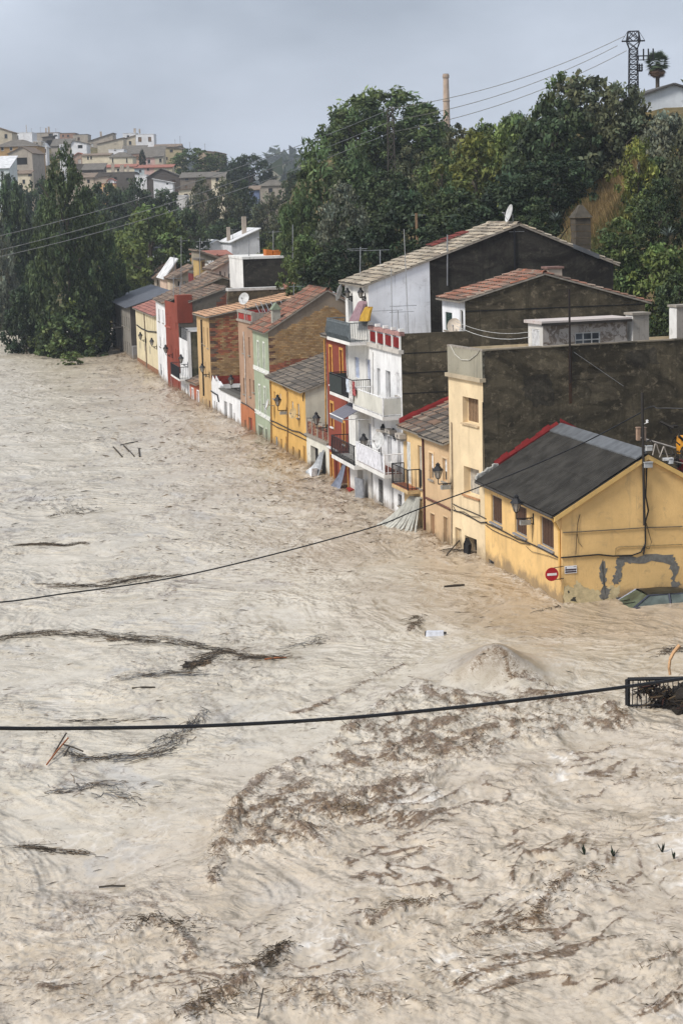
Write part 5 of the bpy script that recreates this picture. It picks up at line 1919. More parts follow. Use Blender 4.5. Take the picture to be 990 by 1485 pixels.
# ------------------------------------------------------------------ satellite dishes
def dish(pos, nrm, r, label, mast_to=None, mat=None, group='satellite dishes on the houses'):
    t = empty('satellite_dish', label, 'satellite dish', pos, 0, group)
    nrm = Vector(nrm).normalized()
    e1 = nrm.cross(Vector((0, 0, 1))).normalized()
    e2 = e1.cross(nrm)
    m = MB()
    rings, N = 5, 18
    P = []
    for i in range(rings + 1):
        rr = r * i / rings
        P.append([e1 * (rr * math.cos(2 * PI * j / N)) + e2 * (rr * 1.08 * math.sin(2 * PI * j / N)) + nrm * (.28 * rr * rr / r) for j in range(N)])
    for off in (0, -.015):
        for i in range(rings):
            for j in range(N):
                a = [P[i][j], P[i][(j + 1) % N], P[i + 1][(j + 1) % N], P[i + 1][j]]
                m.face([q + nrm * off for q in (a if off == 0 else a[::-1])])
    for j in range(N):
        a, b = P[rings][j], P[rings][(j + 1) % N]
        m.face([a, b, b - nrm * .015, a - nrm * .015])
    m.build('reflector', mat or plain((.5, .5, .49), .5), t, True)
    m = MB()
    f = nrm * (r * .95) - e2 * (r * .15)
    m.bar(-e2 * r, f, .022)
    m.tube([f - nrm * .08, f + nrm * .05], .035, 6)
    m.build('feed_arm', GREYFR, t)
    m = MB()
    q = Vector(mast_to) - Vector(pos) if mast_to is not None else Vector((0, 0, -r * 1.6))
    m.tube([-nrm * .03, -nrm * .1, Vector((-nrm.x * .1, -nrm.y * .1, q.z * .3)), q], .025, 5)
    m.build('mast', GREYFR, t)


u, zz = W4.N(Z('rb', 884, 757), .6)
dish(W4.W(u, .6, zz), (-.35, -1, .35), .34, 'rust stained satellite dish on the terrace wall beside the white wing', W4.W(u + .15, .6, ztop4 - .1), plain((.55, .47, .38), .6, scale=3))
u, zz = W4.F(Z('bal2', 634, 282), -1.05)
dish(W4.W(-1.05, u, zz), (-.8, -.75, .35), .4, 'grey satellite dish on the lower balcony of the white house', W4.W(-.98, u - .1, zb2 + .2))
u, zz = W5.F(Z('rb', 68, 520), -.5)
dish(W5.W(-.5, u, zz), (-1, .3, .3), .4, 'grey satellite dish at the eaves corner of the tall white house', W5.W(0, W5.L, zz - .3))
pr = atY(Z('z8', 262, 815), (W5.W(xr5, .8, 0)).y)
dish(pr, (-.95, -.25, .3), .42, 'white satellite dish seen edge on above the pale tiled ridge', W5.W(xr5, .8, zr5))
u, zz = B9.N(Z('z4', 72, 166), .9)
dish(B9.W(u, .9, zz), (-.45, -.9, .4), .38, 'grey satellite dish on the roof of the narrow brown house', B9.W(u + .2, 1.0, B9.zE))
u, zz = Y7.F(Z('z4', 424, 988), -.35)
dish(Y7.W(-.35, u, zz), (-.75, -.8, .3), .3, 'ochre satellite dish on the front of the small yellow house', Y7.W(0, u + .1, zz - .15), plain((.46, .33, .16), .6))
u, zz = G8.F(Z('z4', 242, 925), -.4)
dish(G8.W(-.4, u, zz), (-.97, -.2, .3), .34, 'pale satellite dish seen edge on at the green house corner', G8.W(0, u, zz - .1))


# ------------------------------------------------------------------ antennas
def antenna(base, top, label, booms=(), r=.022, mat=None, name='antenna', group='television antennas on the roofs'):
    """booms: (height fraction, length vector, elements, element length)"""
    t = empty(name, label, 'antenna', base, 0, group)
    q = Vector(top) - Vector(base)
    m = MB()
    m.tube([(0, 0, -.15), q], r, 5)
    m.build('mast', mat or STEEL, t)
    for f, v, n, el in booms:
        m = MB()
        v = Vector(v)
        c = q * f
        a, b = c - v * .35, c + v * .65
        m.tube([a, b], .013, 4)
        s = v.cross(Vector((0, 0, 1))).normalized() * (el / 2)
        for k in range(n):
            p = a + (b - a) * ((k + .5) / n)
            m.tube([p - s, p + s], .009, 3)
        m.build('yagi', STEEL, t)
    return t


def nant(b, yy, z, foot, head, label, booms=(), r=.022, mat=None, name='antenna'):
    u0, z0 = b.N(Z(z, *foot), yy)
    u1, z1 = b.N(Z(z, *head), yy)
    return antenna(b.W(u0, yy, z0), b.W(u1, yy, z1), label, booms, r, mat, name)


V4 = W4.V
nant(W4, .5, 'rb', (555, 812), (522, 62), 'tallest thin mast before the white gable wall', [(.27, V4 * -1.3, 4, .4)], .02, GREYFR)
nant(W4, 1.4, 'rb', (438, 790), (430, 345), 'shorter mast with long yagi before the white gable wall', [(.33, V4 * -1.5, 12, .25)], .02, GREYFR)
nant(W4, 1.0, 'rb', (486, 800), (478, 640), 'short bent antenna post behind the red balustrade panels', [(.9, V4 * 1.2, 8, .3)], .022, GREYFR)
nant(W5, W5.L + 1.2, 'rb', (206, 430), (210, 190), 'antenna with orange tipped head behind the pale tiled roof', [(.95, V4 * -1.1, 5, .3), (.9, V4 * -.9, 4, .3)], .03)
nant(W5, W5.L + 1.2, 'rb', (352, 380), (351, 210), 'bent steel pipe standing behind the pale tiled roof', [(.99, V4 * -1.4, 1, .05)], .03, name='bent_pipe')
nant(W5, -.06, 'rb', (832, 445), (833, 100), 'tall steel mast fixed to the dark gable of the tall white house', (), .035)
nant(W5, -.05, 'z2', (338, 215), (335, 62), 'dark antenna post with loose cables at the ridge of the tall house', [(.95, V4 * .8, 4, .35)], .05, IRON)
nant(CRH, -.07, 'ter', (315, 495), (308, -45), 'tall black iron pole fixed to the huge blackened side wall', (), .045, plain((.02, .014, .012), .8), 'iron_pole')
nant(G8, .5, 'z4', (362, 580), (366, 440), 'thin cable post with small insulator on the tan brick gable', [(.35, V4 * .4, 2, .1)], .015, GREYFR) if False else None
nant(G8, G8.L + .8, 'z4', (425, 230), (425, 60), 'antenna on the white roof hut behind the green house', [(.9, V4 * 1.0, 6, .4)], .03)
nant(K11, K11.L + 2, 'z5', (612, 420), (612, 330), 'short antenna behind the orange tiled roof', [(.8, V4 * .9, 5, .4)], .03)
nant(R14, 1.5, 'mid', (118, 110), (118, -60), 'tall antenna on the corner tower of the far red house', [(.9, V4 * 1.2, 6, .5)], .04)
nant(R14, 2.5, 'mid', (186, 125), (186, 0), 'shorter antenna behind the corner tower of the far red house', [(.7, V4 * -1.0, 6, .5)], .04)

# ------------------------------------------------------------------ cords on the terrace
P = [CRH.W(*q) for q in ((.05, .1, zpar + .12), (.4, .06, zpar - .35), (.9, .05, zpar - .55), (1.3, .05, zpar - .2))]


def cable(label, pts, r=.015, mat=None, name='overhead_cable', cat='cable', group=None, n=6, sag=0.0):
    pts = [Vector(p) for p in pts]
    out = []
    for a, b in zip(pts, pts[1:]):
        for k in range(n):
            t = k / n
            out.append(a + (b - a) * t - Vector((0, 0, sag * 4 * t * (1 - t))))
    out.append(pts[-1])
    m = MB()
    m.tube(out, r, 5)
    o = m.build(name, mat or CABLE)
    tag(o, label, cat, group)
    return o


def swing(pa, pb, sag):
    return [Vector(pa), Vector(pb)]


cable('pale rope looped over the grey parapet of the cream house', [CRH.F(Z('z2', *q), -.05) and CRH.W(-.05, *CRH.F(Z('z2', *q), -.05)) for q in ((88, 512), (105, 545), (130, 567), (160, 568), (190, 545), (200, 525))], .018, plain((.5, .48, .42), .9), 'rope', 'rope')
cable('upper clothes line strung over the blackened terrace wall', [W4.W(W4.N(Z('z2', 110, 462), .3)[0], .3, ztop4 + .45), CRH.W(3.2, 2.4, zpar + .5)], .014, plain((.4, .4, .38), .8), 'clothes_line', 'line', None, 8, .25)
cable('lower slack clothes line with a white peg bag over the terrace wall', [W4.W(W4.N(Z('z2', 110, 475), .3)[0], .3, ztop4 + .25), CRH.W(3.2, 2.2, zpar + .3)], .014, plain((.5, .5, .48), .8), 'clothes_line', 'line', None, 8, .3)
cable('thin wire running down the huge blackened side wall', [CRH.W(*[CRH.N(Z('ter', 330, 330))[0], -.06, CRH.N(Z('ter', 330, 330))[1]]), CRH.W(*[CRH.N(Z('ter', 628, 535))[0], -.06, CRH.N(Z('ter', 628, 535))[1]])], .01, GREYFR, 'wall_wire', 'wire')

# ------------------------------------------------------------------ awning, cloths, boards, air conditioners
ya, za = W5.F(Z('bal', 130, 822), -1.45)
yb_, zb_ = W5.F(Z('bal', 558, 985), -1.45)
t = empty('awning', 'grey striped awning over the lower balcony of the tall white house', 'awning', W5.O, W5.th)
zt = W5.F(Z('bal', 552, 700))[1] - .2
y0, y1 = max(.05, min(ya, yb_)), max(ya, yb_)
zo = za - .12
m = MB()
n = 22
for k in range(n):
    a, b = y0 + (y1 - y0) * k / n, y0 + (y1 - y0) * (k + 1) / n
    c = (.24, .24, .28) if k % 2 else (.07, .07, .09)
    pr = [(-.03, zt), (-.5, zt - (zt - zo) * .36), (-1.0, zt - (zt - zo) * .70), (-1.45, zo)]
    for (xa, z0_), (xb, z1_) in zip(pr, pr[1:]):
        m.face([(xa, a, z0_), (xb, a, z1_), (xb, b, z1_), (xa, b, z0_)], c)
        m.face([(xa, a, z0_ - .012), (xa, b, z0_ - .012), (xb, b, z1_ - .012), (xb, a, z1_ - .012)], c)
    m.face([(-1.45, a, zo), (-1.46, a, zo - .2), (-1.46, b, zo - .2), (-1.45, b, zo)], c)
m.build('canvas', vcol('canvas', .8, .15, .1, 2), t)
m = MB()
m.tube([(-1.45, y0 - .03, zo), (-1.45, y1 + .03, zo)], .03, 6)
m.build('front_bar', WHITE, t)
m = MB()
for yy in (y0 + .1, y1 - .1):
    m.bar((-.02, yy, zo - .1), (-1.43, yy, zo - .02), .03)
m.build('arm', WHITE, t)


def cloth(b, x, y0, y1, z0, z1, mat, label, name='laundry', amp=.04, cat='laundry', group=None, dx=0.0):
    m = MB()
    n = 10
    rows = 6
    G = []
    for i in range(rows + 1):
        t = i / rows
        G.append([(x - amp * t * math.sin(j * 1.9 + i) - amp * .5 + dx * t, y0 + (y1 - y0) * j / n + .03 * t * math.sin(j * 1.3), z1 + (z0 - z1) * t + .03 * math.sin(j * 2.3) * t) for j in range(n + 1)])
    for i in range(rows):
        for j in range(n):
            q = [G[i][j], G[i][j + 1], G[i + 1][j + 1], G[i + 1][j]]
            m.face(q)
            m.face([(p[0] + .012, p[1], p[2]) for p in q[::-1]])
    o = m.build(name, mat)
    o.location = b.O
    o.rotation_euler = (0, 0, b.th)
    tag(o, label, cat, group)
    return o


u, z1_ = W5.F(Z('bal', 345, 475), -.97)
u2, z0_ = W5.F(Z('bal', 345, 715), -.97)
mid_b = W5.F(Z('bal', 552, 700))[1]
cloth(W5, -1.02, u - .5, u + .35, z0_, mid_b + 1.0, plain((.5, .48, .46), .9, var=.6, scale=7), 'pale patterned cloths hanging over the middle balcony railing')
cloth(W5, -1.03, u - 1.15, u - .56, z0_ + .35, mid_b + 1.0, plain((.32, .08, .08), .9, var=.7, scale=10), 'red and white cloth on the middle balcony railing')
cloth(W5, -1.02, .12, .9, mid_b + .35, mid_b + 1.0, plain((.5, .55, .62), .9, var=.3, scale=5), 'pale blue sheet over the near end of the middle balcony')


def board(b, z, px, label, mat, x=-.35, thick=.16, name='mattress', lean=.3):
    P = [b.F(Z(z, *q), x) for q in px]
    m = MB()
    zm = min(q[1] for q in P)
    f = lambda q, d: (x + (q[1] - zm) * lean + d, q[0], q[1])
    n = len(P)
    fr, bk = [f(q, 0) for q in P], [f(q, thick) for q in P]
    m.face(fr)
    m.face(bk[::-1])
    for i in range(n):
        j = (i + 1) % n
        m.face([fr[i], fr[j], bk[j], bk[i]])
    o = m.build(name, mat)
    o.location = b.O
    o.rotation_euler = (0, 0, b.th)
    tag(o, label, name)


board(W5, 'rb', [(125, 722), (150, 590), (160, 578), (186, 580), (190, 600), (192, 722)], 'dusty pink mattress propped on the top balcony', plain((.28, .18, .20), .9), -.5)
board(W5, 'rb', [(190, 722), (210, 625), (222, 618), (252, 620), (255, 722)], 'mustard yellow board propped on the top balcony', plain((.42, .25, .03), .8), -.45, .1, 'board')
board(W5, 'rb', [(256, 720), (256, 620), (268, 618), (272, 640), (272, 720)], 'dark orange board beside the mustard board on the top balcony', plain((.25, .11, .03), .8), -.3, .06, 'board', .1)


def aircon(z, a, b, label):
    y0, y1, z0, z1 = W4.rect('F', Z(z, *a), Z(z, *b), -.3)
    t = empty('air_conditioner', label, 'air conditioner', W4.W(-.02, y0, z0), W4.th, 'air conditioners on the white house')
    w, h_ = y1 - y0, z1 - z0
    w = max(w, .75)
    m = MB()
    m.box(-.32, 0, 0, w, 0, h_)
    m.build('casing', WHT2, t)
    m = MB()
    c = (w * .5, h_ * .5)
    rr = min(w, h_) * .36
    m.face([(-.326, c[0] + rr * math.cos(a_ * .6283), c[1] + rr * math.sin(a_ * .6283)) for a_ in range(10)])
    m.build('fan_grille', IRON, t)
    m = MB()
    m.box(-.3, 0, .08, .12, -.12, -.002)
    m.box(-.3, 0, w - .12, w - .08, -.12, -.002)
    m.build('bracket', GREYFR, t)


aircon('bal2', (694, 150), (748, 210), 'middle air conditioner above the lower balcony door of the white house')
aircon('bal2', (800, 195), (852, 262), 'air conditioner nearest the beige house on the white house')
aircon('bal2', (606, 160), (652, 198), 'farthest air conditioner on the white house, near the downpipe')


# ------------------------------------------------------------------ torn sheet metal
def bent_sheet(b, top, bot, label, mat, name='metal_sheet', ribs=14, amp=.05, curl=.35):
    """top / bot: ((x,y,z),(x,y,z)) edges in the house's axes"""
    m = MB()
    rows = 9
    n = ribs * 4
    G = []
    for i in range(rows + 1):
        t = i / rows
        row = []
        for j in range(n + 1):
            s = j / n
            a = Vector(top[0]).lerp(Vector(top[1]), s)
            c = Vector(bot[0]).lerp(Vector(bot[1]), s)
            p = a.lerp(c, t)
            p.x -= curl * t * t * math.sin(PI * min(1, t * .95)) * .5 + amp * math.sin(s * ribs * 2 * PI)
            p.z += -curl * .6 * math.sin(PI * t) * (1 - .5 * s) + .03 * math.sin(s * 9 + t * 5)
            row.append(p)
        G.append(row)
    for i in range(rows):
        for j in range(n):
            q = [G[i][j], G[i][j + 1], G[i + 1][j + 1], G[i + 1][j]]
            m.face(q)
            m.face([p + Vector((.015, 0, .01)) for p in q[::-1]])
    o = m.build(name, mat)
    o.location = b.O
    o.rotation_euler = (0, 0, b.th)
    tag(o, label, 'metal sheet')
    return o


u1_, zt_ = B3b.F(Z('bei', 185, 872), -.3)
u0_, _ = B3b.F(Z('bei', 110, 862), -.3)
t = empty('metal_strips', 'crumpled fan of white metal strips washed against the beige house', 'metal sheet', B3b.O, B3b.th)
for k in range(12):
    s_ = k / 11
    A, C = Vector((-.14 - .02 * (k % 2), .5 + 1.25 * s_, zt_ - .12 * s_)), Vector((-.5 - 1.15 * s_ - .12 * (k % 3), -.1 + 3.0 * s_, -.15))
    prv = None
    m = MB()
    for i in range(10):
        q_ = i / 9
        p = A.lerp(C, q_)
        p.x -= .30 * q_ * q_ * (1 - q_) * 2
        p.z -= (.42 + .12 * (k % 3)) * math.sin(PI * q_) * (.9 - .4 * s_) * .8
        w = .055 + .075 * q_
        d = (C - A).normalized()
        sd = Vector((.35, 1, .1)).normalized() * w
        cur = [p - sd, p - sd * .45 + Vector((-.05, 0, .05)), p + sd * .45 + Vector((-.05, 0, .05)), p + sd]
        if prv:
            for j in range(3):
                m.face([prv[j], prv[j + 1], cur[j + 1], cur[j]])
                m.face([v_ + Vector((.03, 0, -.02)) for v_ in (cur[j], cur[j + 1], prv[j + 1], prv[j])])
        prv = cur
    m.build('strip', plain((.42, .415, .37), .6, .1, scale=4), t)
m = MB()
m.hexa([(-.1, .45, zt_ - .05), (-.02, .45, zt_ - .05), (-.02, 1.8, zt_ - .2), (-.1, 1.8, zt_ - .2), (-.1, .45, zt_ + .03), (-.02, .45, zt_ + .03), (-.02, 1.8, zt_ - .1), (-.1, 1.8, zt_ - .1)])
m.build('top_rail', plain((.4, .39, .36), .6), t)
u, z0_ = R6.F(Z('bal2', 240, 830), -.5)
u1_, z1_ = R6.F(Z('bal2', 275, 525), -.2)
bent_sheet(R6, ((-.12, .55, z1_), (-.12, 1.15, z1_ - .1)), ((-.5, .4, -.2), (-.75, 1.9, -.2)), 'bent blue grey corrugated sheet in the garage doorway of the red house', plain((.19, .21, .27), .5, .3), ribs=7, amp=.035, curl=.25)
u, z1_ = T7.F(Z('z4', 590, 1240), -.3)
bent_sheet(T7, ((-.1, .75, z1_), (-.1, 1.75, z1_ - .3)), ((-.55, .5, -.2), (-.9, 1.9, .1)), 'bent grey garage shutter before the low terrace house', plain((.26, .27, .28), .5, .3), ribs=9, amp=.03, curl=.5)
u, z1_ = T7.F(Z('z4', 560, 1360), -.7)
m = MB()
m.hexa([(-.95, .6, -.5), (-.6, .7, -.5), (-.6, 1.2, -.5), (-.95, 1.25, -.5), (-.85, .6, .5), (-.5, .7, .5), (-.5, 1.2, .45), (-.85, 1.25, .45)])
o = m.build('white_crate', plain((.7, .72, .75), .6))
o.location, o.rotation_euler = T7.O, (0, 0, T7.th)
tag(o, 'white box half sunk before the low terrace house', 'box')
u, z1_ = W5.F(Z('bal2', 500, 705), -.4)
m = MB()
m.hexa([(-.3, 1.0, -1), (-.22, 1.0, -1), (-.42, 1.9, -1), (-.5, 1.9, -1), (-.3, 1.0, z1_), (-.22, 1.0, z1_), (-.42, 1.9, z1_), (-.5, 1.9, z1_)])
o = m.build('loose_door', plain((.24, .25, .27), .6))
o.location, o.rotation_euler = W5.O, (0, 0, W5.th)
tag(o, 'grey door leaf standing loose in the flood before the tall white house', 'door')

# ------------------------------------------------------------------ signs on the yellow house
u, zz = Y1.N(Z('sign', 92, 155), -.12)
t = empty('no_entry_sign', 'round red no entry sign with white bar at the yellow house corner', 'road sign', Y1.W(u, -.12, zz), Y1.th)
r = .255
m = MB()
m.face([(r * math.cos(a * PI / 14), -.012, r * math.sin(a * PI / 14)) for a in range(28)])
m.face([(r * math.cos(a * PI / 14), .012, r * math.sin(a * PI / 14)) for a in range(28)][::-1])
for a in range(28):
    c, d = a * PI / 14, (a + 1) * PI / 14
    m.face([(r * math.cos(c), -.012, r * math.sin(c)), (r * math.cos(d), -.012, r * math.sin(d)), (r * math.cos(d), .012, r * math.sin(d)), (r * math.cos(c), .012, r * math.sin(c))])
m.build('sign_disc', plain((.40, .012, .02), .45, var=.15), t)
m = MB()
m.box(-.185, .185, -.02, -.0125, -.045, .045)
m.build('white_bar', plain((.75, .72, .70), .5, var=.08), t)
m = MB()
m.tube([(.05, .02, .23), (-u + .02, .02, .27)], .015, 5)
m.tube([(.05, .02, -.22), (-u + .02, .02, -.19)], .015, 5)
m.build('bracket', IRON, t)
ua, ub, za, zb_ = Y1.rect('N', Z('sign', 180, 100), Z('sign', 263, 145), -.03)
t = empty('street_name_plate', 'white street name plate with dark bands on the yellow gable wall', 'plate', Y1.W(ua, -.03, za), Y1.th)
w, h_ = ub - ua, zb_ - za
m = MB()
m.box(0, w, 0, .02, 0, h_)
m.build('plate', plain((.72, .72, .74), .4, var=.06), t)
m = MB()
m.box(.02, w - .02, -.004, -.0005, h_ * .42, h_ * .60)
m.box(.02, w - .02, -.004, -.0005, h_ * .1, h_ * .28)
m.build('dark_band', plain((.035, .012, .018), .5), t)
m = MB()
m.box(w * .05, w * .15, -.004, -.0005, h_ * .68, h_ * .86)
m.box(w * .72, w * .96, -.004, -.0005, h_ * .84, h_ * .89)
for k in range(7):
    x0 = w * (.12 + .115 * k)
    m.box(x0, x0 + w * .07, -.004, -.0005, h_ * .31, h_ * .38)
m.build('lettering', plain((.06, .05, .06), .5), t)

# ------------------------------------------------------------------ service pole on the yellow gable
u, zb_ = Y1.N(Z('z1', 832, 420), -.2)
u2, zt = Y1.N(Z('pole', 452, 85), -.2)
t = empty('service_pole', 'black iron service pole with meter boxes fixed to the yellow gable', 'pole', Y1.W(u, -.2, 0), Y1.th)
m = MB()
m.tube([(u2 - u, 0, zt), (0, .04, zb_ - 1.4)], .05, 6)
m.build('pole', plain((.025, .022, .02), .7), t)
for (a, b, nm, d, mt) in (((492, 785), (568, 836), 'junction_box', -.15, plain((.42, .43, .43), .5)), ((472, 998), (575, 1056), 'junction_box', -.12, plain((.34, .35, .36), .5)), ((402, 552), (442, 712), 'meter_box', .08, plain((.3, .2, .14), .8)), ((488, 552), (516, 712), 'meter_box', .08, plain((.3, .22, .17), .8))):
    x0, x1, z0_, z1_ = Y1.rect('N', Z('pole', *a), Z('pole', *b), -.2)
    m = MB()
    m.box(x0 - u, x1 - u, d, d + .16, z0_, z1_)
    m.box(x0 - u - .02, x1 - u + .02, d - .02, d + .18, z1_, z1_ + .03)
    m.build(nm, mt, t)
x0, x1, z0_, z1_ = Y1.rect('N', Z('pole', 500, 710), Z('pole', 575, 780), -.2)
m = MB()
m.tube([((x0 + x1) / 2 - u + .13 * math.cos(a * .52), -.05, (z0_ + z1_) / 2 + .13 * math.sin(a * .52)) for a in range(13)], .018, 4)
m.build('cable_loop', CABLE, t)
x0, x1, z0_, z1_ = Y1.rect('N', Z('pole', 497, 440), Z('pole', 540, 478), -.2)
m = MB()
m.lathe([(.02, 0), (.06, .02), (.03, .06), (.06, .09), (.02, .12)], ((x0 + x1) / 2 - u, 0, z0_), 8)
m.bar(((x0 + x1) / 2 - u, 0, z0_), (u2 - u, 0, z0_ - .05), .02)
m.build('insulator', WHITE, t)
ptop = Y1.W(*[Y1.N(Z('pole', 452, 330), -.2)[0], -.2, Y1.N(Z('pole', 452, 330), -.2)[1]])


def pxcable(label, pts, r, name='overhead_cable', mat=None, group=None, n=5):
    """pts: (px, py, depth)"""
    W = [atY((a, b), d) for a, b, d in pts]
    # smooth through the measured points
    out = []
    for i in range(len(W) - 1):
        p0, p1, p2, p3 = W[max(i - 1, 0)], W[i], W[i + 1], W[min(i + 2, len(W) - 1)]
        for k in range(n):
            t = k / n
            out.append(.5 * ((2 * p1) + (p2 - p0) * t + (2 * p0 - 5 * p1 + 4 * p2 - p3) * t * t + (3 * p1 - p0 - 3 * p2 + p3) * t ** 3))
    out.append(W[-1])
    m = MB()
    m.tube(out, r, 6)
    o = m.build(name, mat or CABLE)
    return tag(o, label, 'cable', group)


pxcable('thick black twisted cable spanning the whole river in the foreground', [(-1700, 900, 17.5), (-800, 1000, 20.5), (-160, 1050, 23), (0, 1056, 23.5), (130, 1056, 24), (300, 1052.5, 24.6), (490, 1042, 25.2), (660, 1026, 25.8), (830, 1006, 26.4), (990, 984, 27), (1150, 958, 27.6), (1700, 840, 29.6), (2700, 540, 33)], .026)
pxcable('thin black cable from the service pole across the water to the left', [(933, 596, 73.6), (850, 640, 71), (761, 680, 69), (690, 708, 67), (600, 741, 64.5), (545, 763, 63), (400, 803, 59.5), (250, 838, 56), (100, 860, 53), (-60, 877, 50), (-500, 880, 43), (-1400, 840, 32)], .022)
pxcable('dark cable leaving the service pole toward the right edge', [(933, 594, 73.6), (946, 589, 73.4), (952, 592, 73.3), (970, 592, 73), (1040, 594, 72)], .022)

# junk behind the yellow roof
t = empty('metal_trestle', 'pale metal trestle frame standing behind the yellow gable ridge', 'trestle', Y1.W(0, 1.3, 0), Y1.th)
m = MB()
q = lambda x, y: (lambda a: Vector((a[0], 0, a[1])))(Y1.N(Z('pole', x, y), 1.3))
m.bar(q(560, 712), q(890, 808), .05)
for a, b in (((625, 745), (590, 900)), ((640, 750), (680, 880)), ((735, 785), (680, 930)), ((740, 790), (800, 960)), ((720, 950), (990, 1010))):
    m.bar(q(*a), q(*b), .035)
m.bar(q(560, 712) + Vector((0, 1, 0)), q(890, 808) + Vector((0, 1, 0)), .05)
m.build('frame', plain((.4, .36, .32), .6, .3), t)
m = MB()
for a, b in (((725, 940), (820, 965)), ((790, 945), (815, 1010))):
    a, b = q(*a), q(*b)
    m.box(a.x, b.x + .1, -.1, .1, b.z, a.z)
m.build('white_plate', WHITE, t)
t = empty('junk_heap', 'heap of dark scrap with an orange drum at the right picture edge', 'junk heap', Y1.W(0, 1.6, 0), Y1.th)
c = q(960, 880)
m = MB()
for k in range(60):
    a = c + Vector((rnd.uniform(-.3, 1.3), rnd.uniform(-.4, .6), rnd.uniform(-1.6, 1.0)))
    b = a + Vector((rnd.uniform(-.5, .5), rnd.uniform(-.3, .3), rnd.uniform(-.4, .5)))
    m.bar(a, b, rnd.uniform(.03, .1))
m.build('scrap', plain((.03, .026, .022), .9), t, kind='stuff')
m = MB()
m.lathe([(0, -.35), (.3, -.33), (.34, 0), (.3, .33), (0, .36)], q(1030, 775) + Vector((.05, 0, 0)), 9)
m.build('orange_drum', plain((.62, .27, .02), .6), t)
m = MB()
m.box(c.x + .1, c.x + 1.4, -.35, .3, c.z - 1.5, c.z - .3)
m.build('dark_red_cabinet', plain((.10, .008, .008), .6), t)

# ------------------------------------------------------------------ drowned car
def car():
    g0 = ground((914, 884))
    fwd = -Y1.V                         # nose points left, toward the river
    th = math.atan2(fwd.y, fwd.x)
    base = Vector((g0.x, g0.y, -.93)) + Y1.V * 1.0 + Y1.U * .78
    t = empty('drowned_car', 'dark blue car sunk to its windows beside the yellow gable wall', 'car', base, th)
    PAINT = plain((.055, .06, .085), .3, .3, var=.2, spec=.5, scale=2)
    ROOF = plain((.032, .03, .02), .5, .1, var=.5, scale=2)
    # body: station sections along x, half width at sill and belt
    st = [(-2.15, .62, .42, .80), (-1.95, .78, .28, .93), (-1.2, .85, .25, .96), (0, .87, .25, .93), (1.0, .86, .25, .90), (1.75, .82, .28, .80), (2.1, .66, .36, .62)]
    m = MB()
    R_ = []
    for x, w, z0, z1 in st:
        R_.append([(x, -w * .92, z0), (x, -w, (z0 + z1) * .5), (x, -w * .95, z1), (x, w * .95, z1), (x, w, (z0 + z1) * .5), (x, w * .92, z0)])
    for a, b in zip(R_, R_[1:]):
        for j in range(6):
            k = (j + 1) % 6
            m.face([a[j], b[j], b[k], a[k]])
    m.face(R_[0])
    m.face(R_[-1][::-1])
    m.build('body', PAINT, t, True)
    zr, zb = 1.43, .93
    top = [(-1.35, .58, zr - .06), (-.6, .62, zr), (.25, .61, zr - .02)]
    m = MB()
    P = []
    for x, w, z in top:
        P.append([(x, -w, z - .035), (x, -w * .7, z + .01), (x, 0, z + .03), (x, w * .7, z + .01), (x, w, z - .035)])
    for a, b in zip(P, P[1:]):
        for j in range(4):
            m.face([a[j], b[j], b[j + 1], a[j + 1]])
            m.face([(p[0], p[1], p[2] - .05) for p in (a[j + 1], b[j + 1], b[j], a[j])])
    m.build('roof', ROOF, t, True)
    bl = [(-1.75, .76, zb), (-.62, .82, zb), (-.52, .82, zb), (.42, .82, zb - .01), (1.0, .80, zb - .02)]
    pm = MB()
    for s in (-1, 1):
        pm.bar((1.0, s * .80, zb - .04), (.25, s * .61, zr - .06), .055)
        pm.bar((-.57, s * .82, zb - .03), (-.57, s * .615, zr - .05), .06)
        pm.bar((-1.72, s * .77, zb - .03), (-1.35, s * .58, zr - .1), .1)
        pm.bar((-1.35, s * .58, zr - .09), (.25, s * .61, zr - .06), .04)
    pm.build('pillars', PAINT, t)
    gl = glass((.04, .05, .032))
    sg = glass((.07, .085, .078))
    m = MB()
    m.face([(1.0, -.74, zb), (1.0, .74, zb), (.27, .57, zr - .07), (.27, -.57, zr - .07)])
    m.face([(.99, -.74, zb), (.26, -.57, zr - .07), (.26, .57, zr - .07), (.99, .74, zb)])
    m.build('windscreen', gl, t)
    m = MB()
    m.face([(-1.78, -.7, zb), (-1.37, -.55, zr - .1), (-1.37, .55, zr - .1), (-1.78, .7, zb)])
    m.build('rear_window', gl, t)
    for s in (-1, 1):
        for xa, xb, ta, tb in ((-.52, .90, -.52, .22), (-1.62, -.62, -1.32, -.62)):
            m = MB()
            m.face([(xa, s * .815, zb), (xb, s * .80, zb), (tb, s * .62, zr - .09), (ta, s * .62, zr - .09)])
            m.build('side_window', sg, t)
        for xw in (-1.3, 1.32):
            w = MB()
            w.tube([(xw, s * .66, .31), (xw, s * .87, .31)], .31, 14)
            wo = w.build('wheel', plain((.015, .015, .015), .8), t)
            w = MB()
            w.tube([(xw, s * .86, .31), (xw, s * .885, .31)], .19, 10)
            w.build('rim', STEEL, wo)
        w = MB()
        w.box(1.98, 2.1, s * .62 - .14, s * .62 + .1, .5, .62)
        w.build('headlight', LANT_G, t)
        w = MB()
        w.box(.72, .9, s * .98 - .09, s * .98 + .09, zb - .02, zb + .1)
        w.build('mirror', PAINT, t)
    w = MB()
    w.bar((.98, -.1, zb + .03), (.7, .45, zb + .2), .02)
    w.bar((.98, -.6, zb + .03), (.72, -.05, zb + .19), .02)
    w.build('wiper', IRON, t)


car()

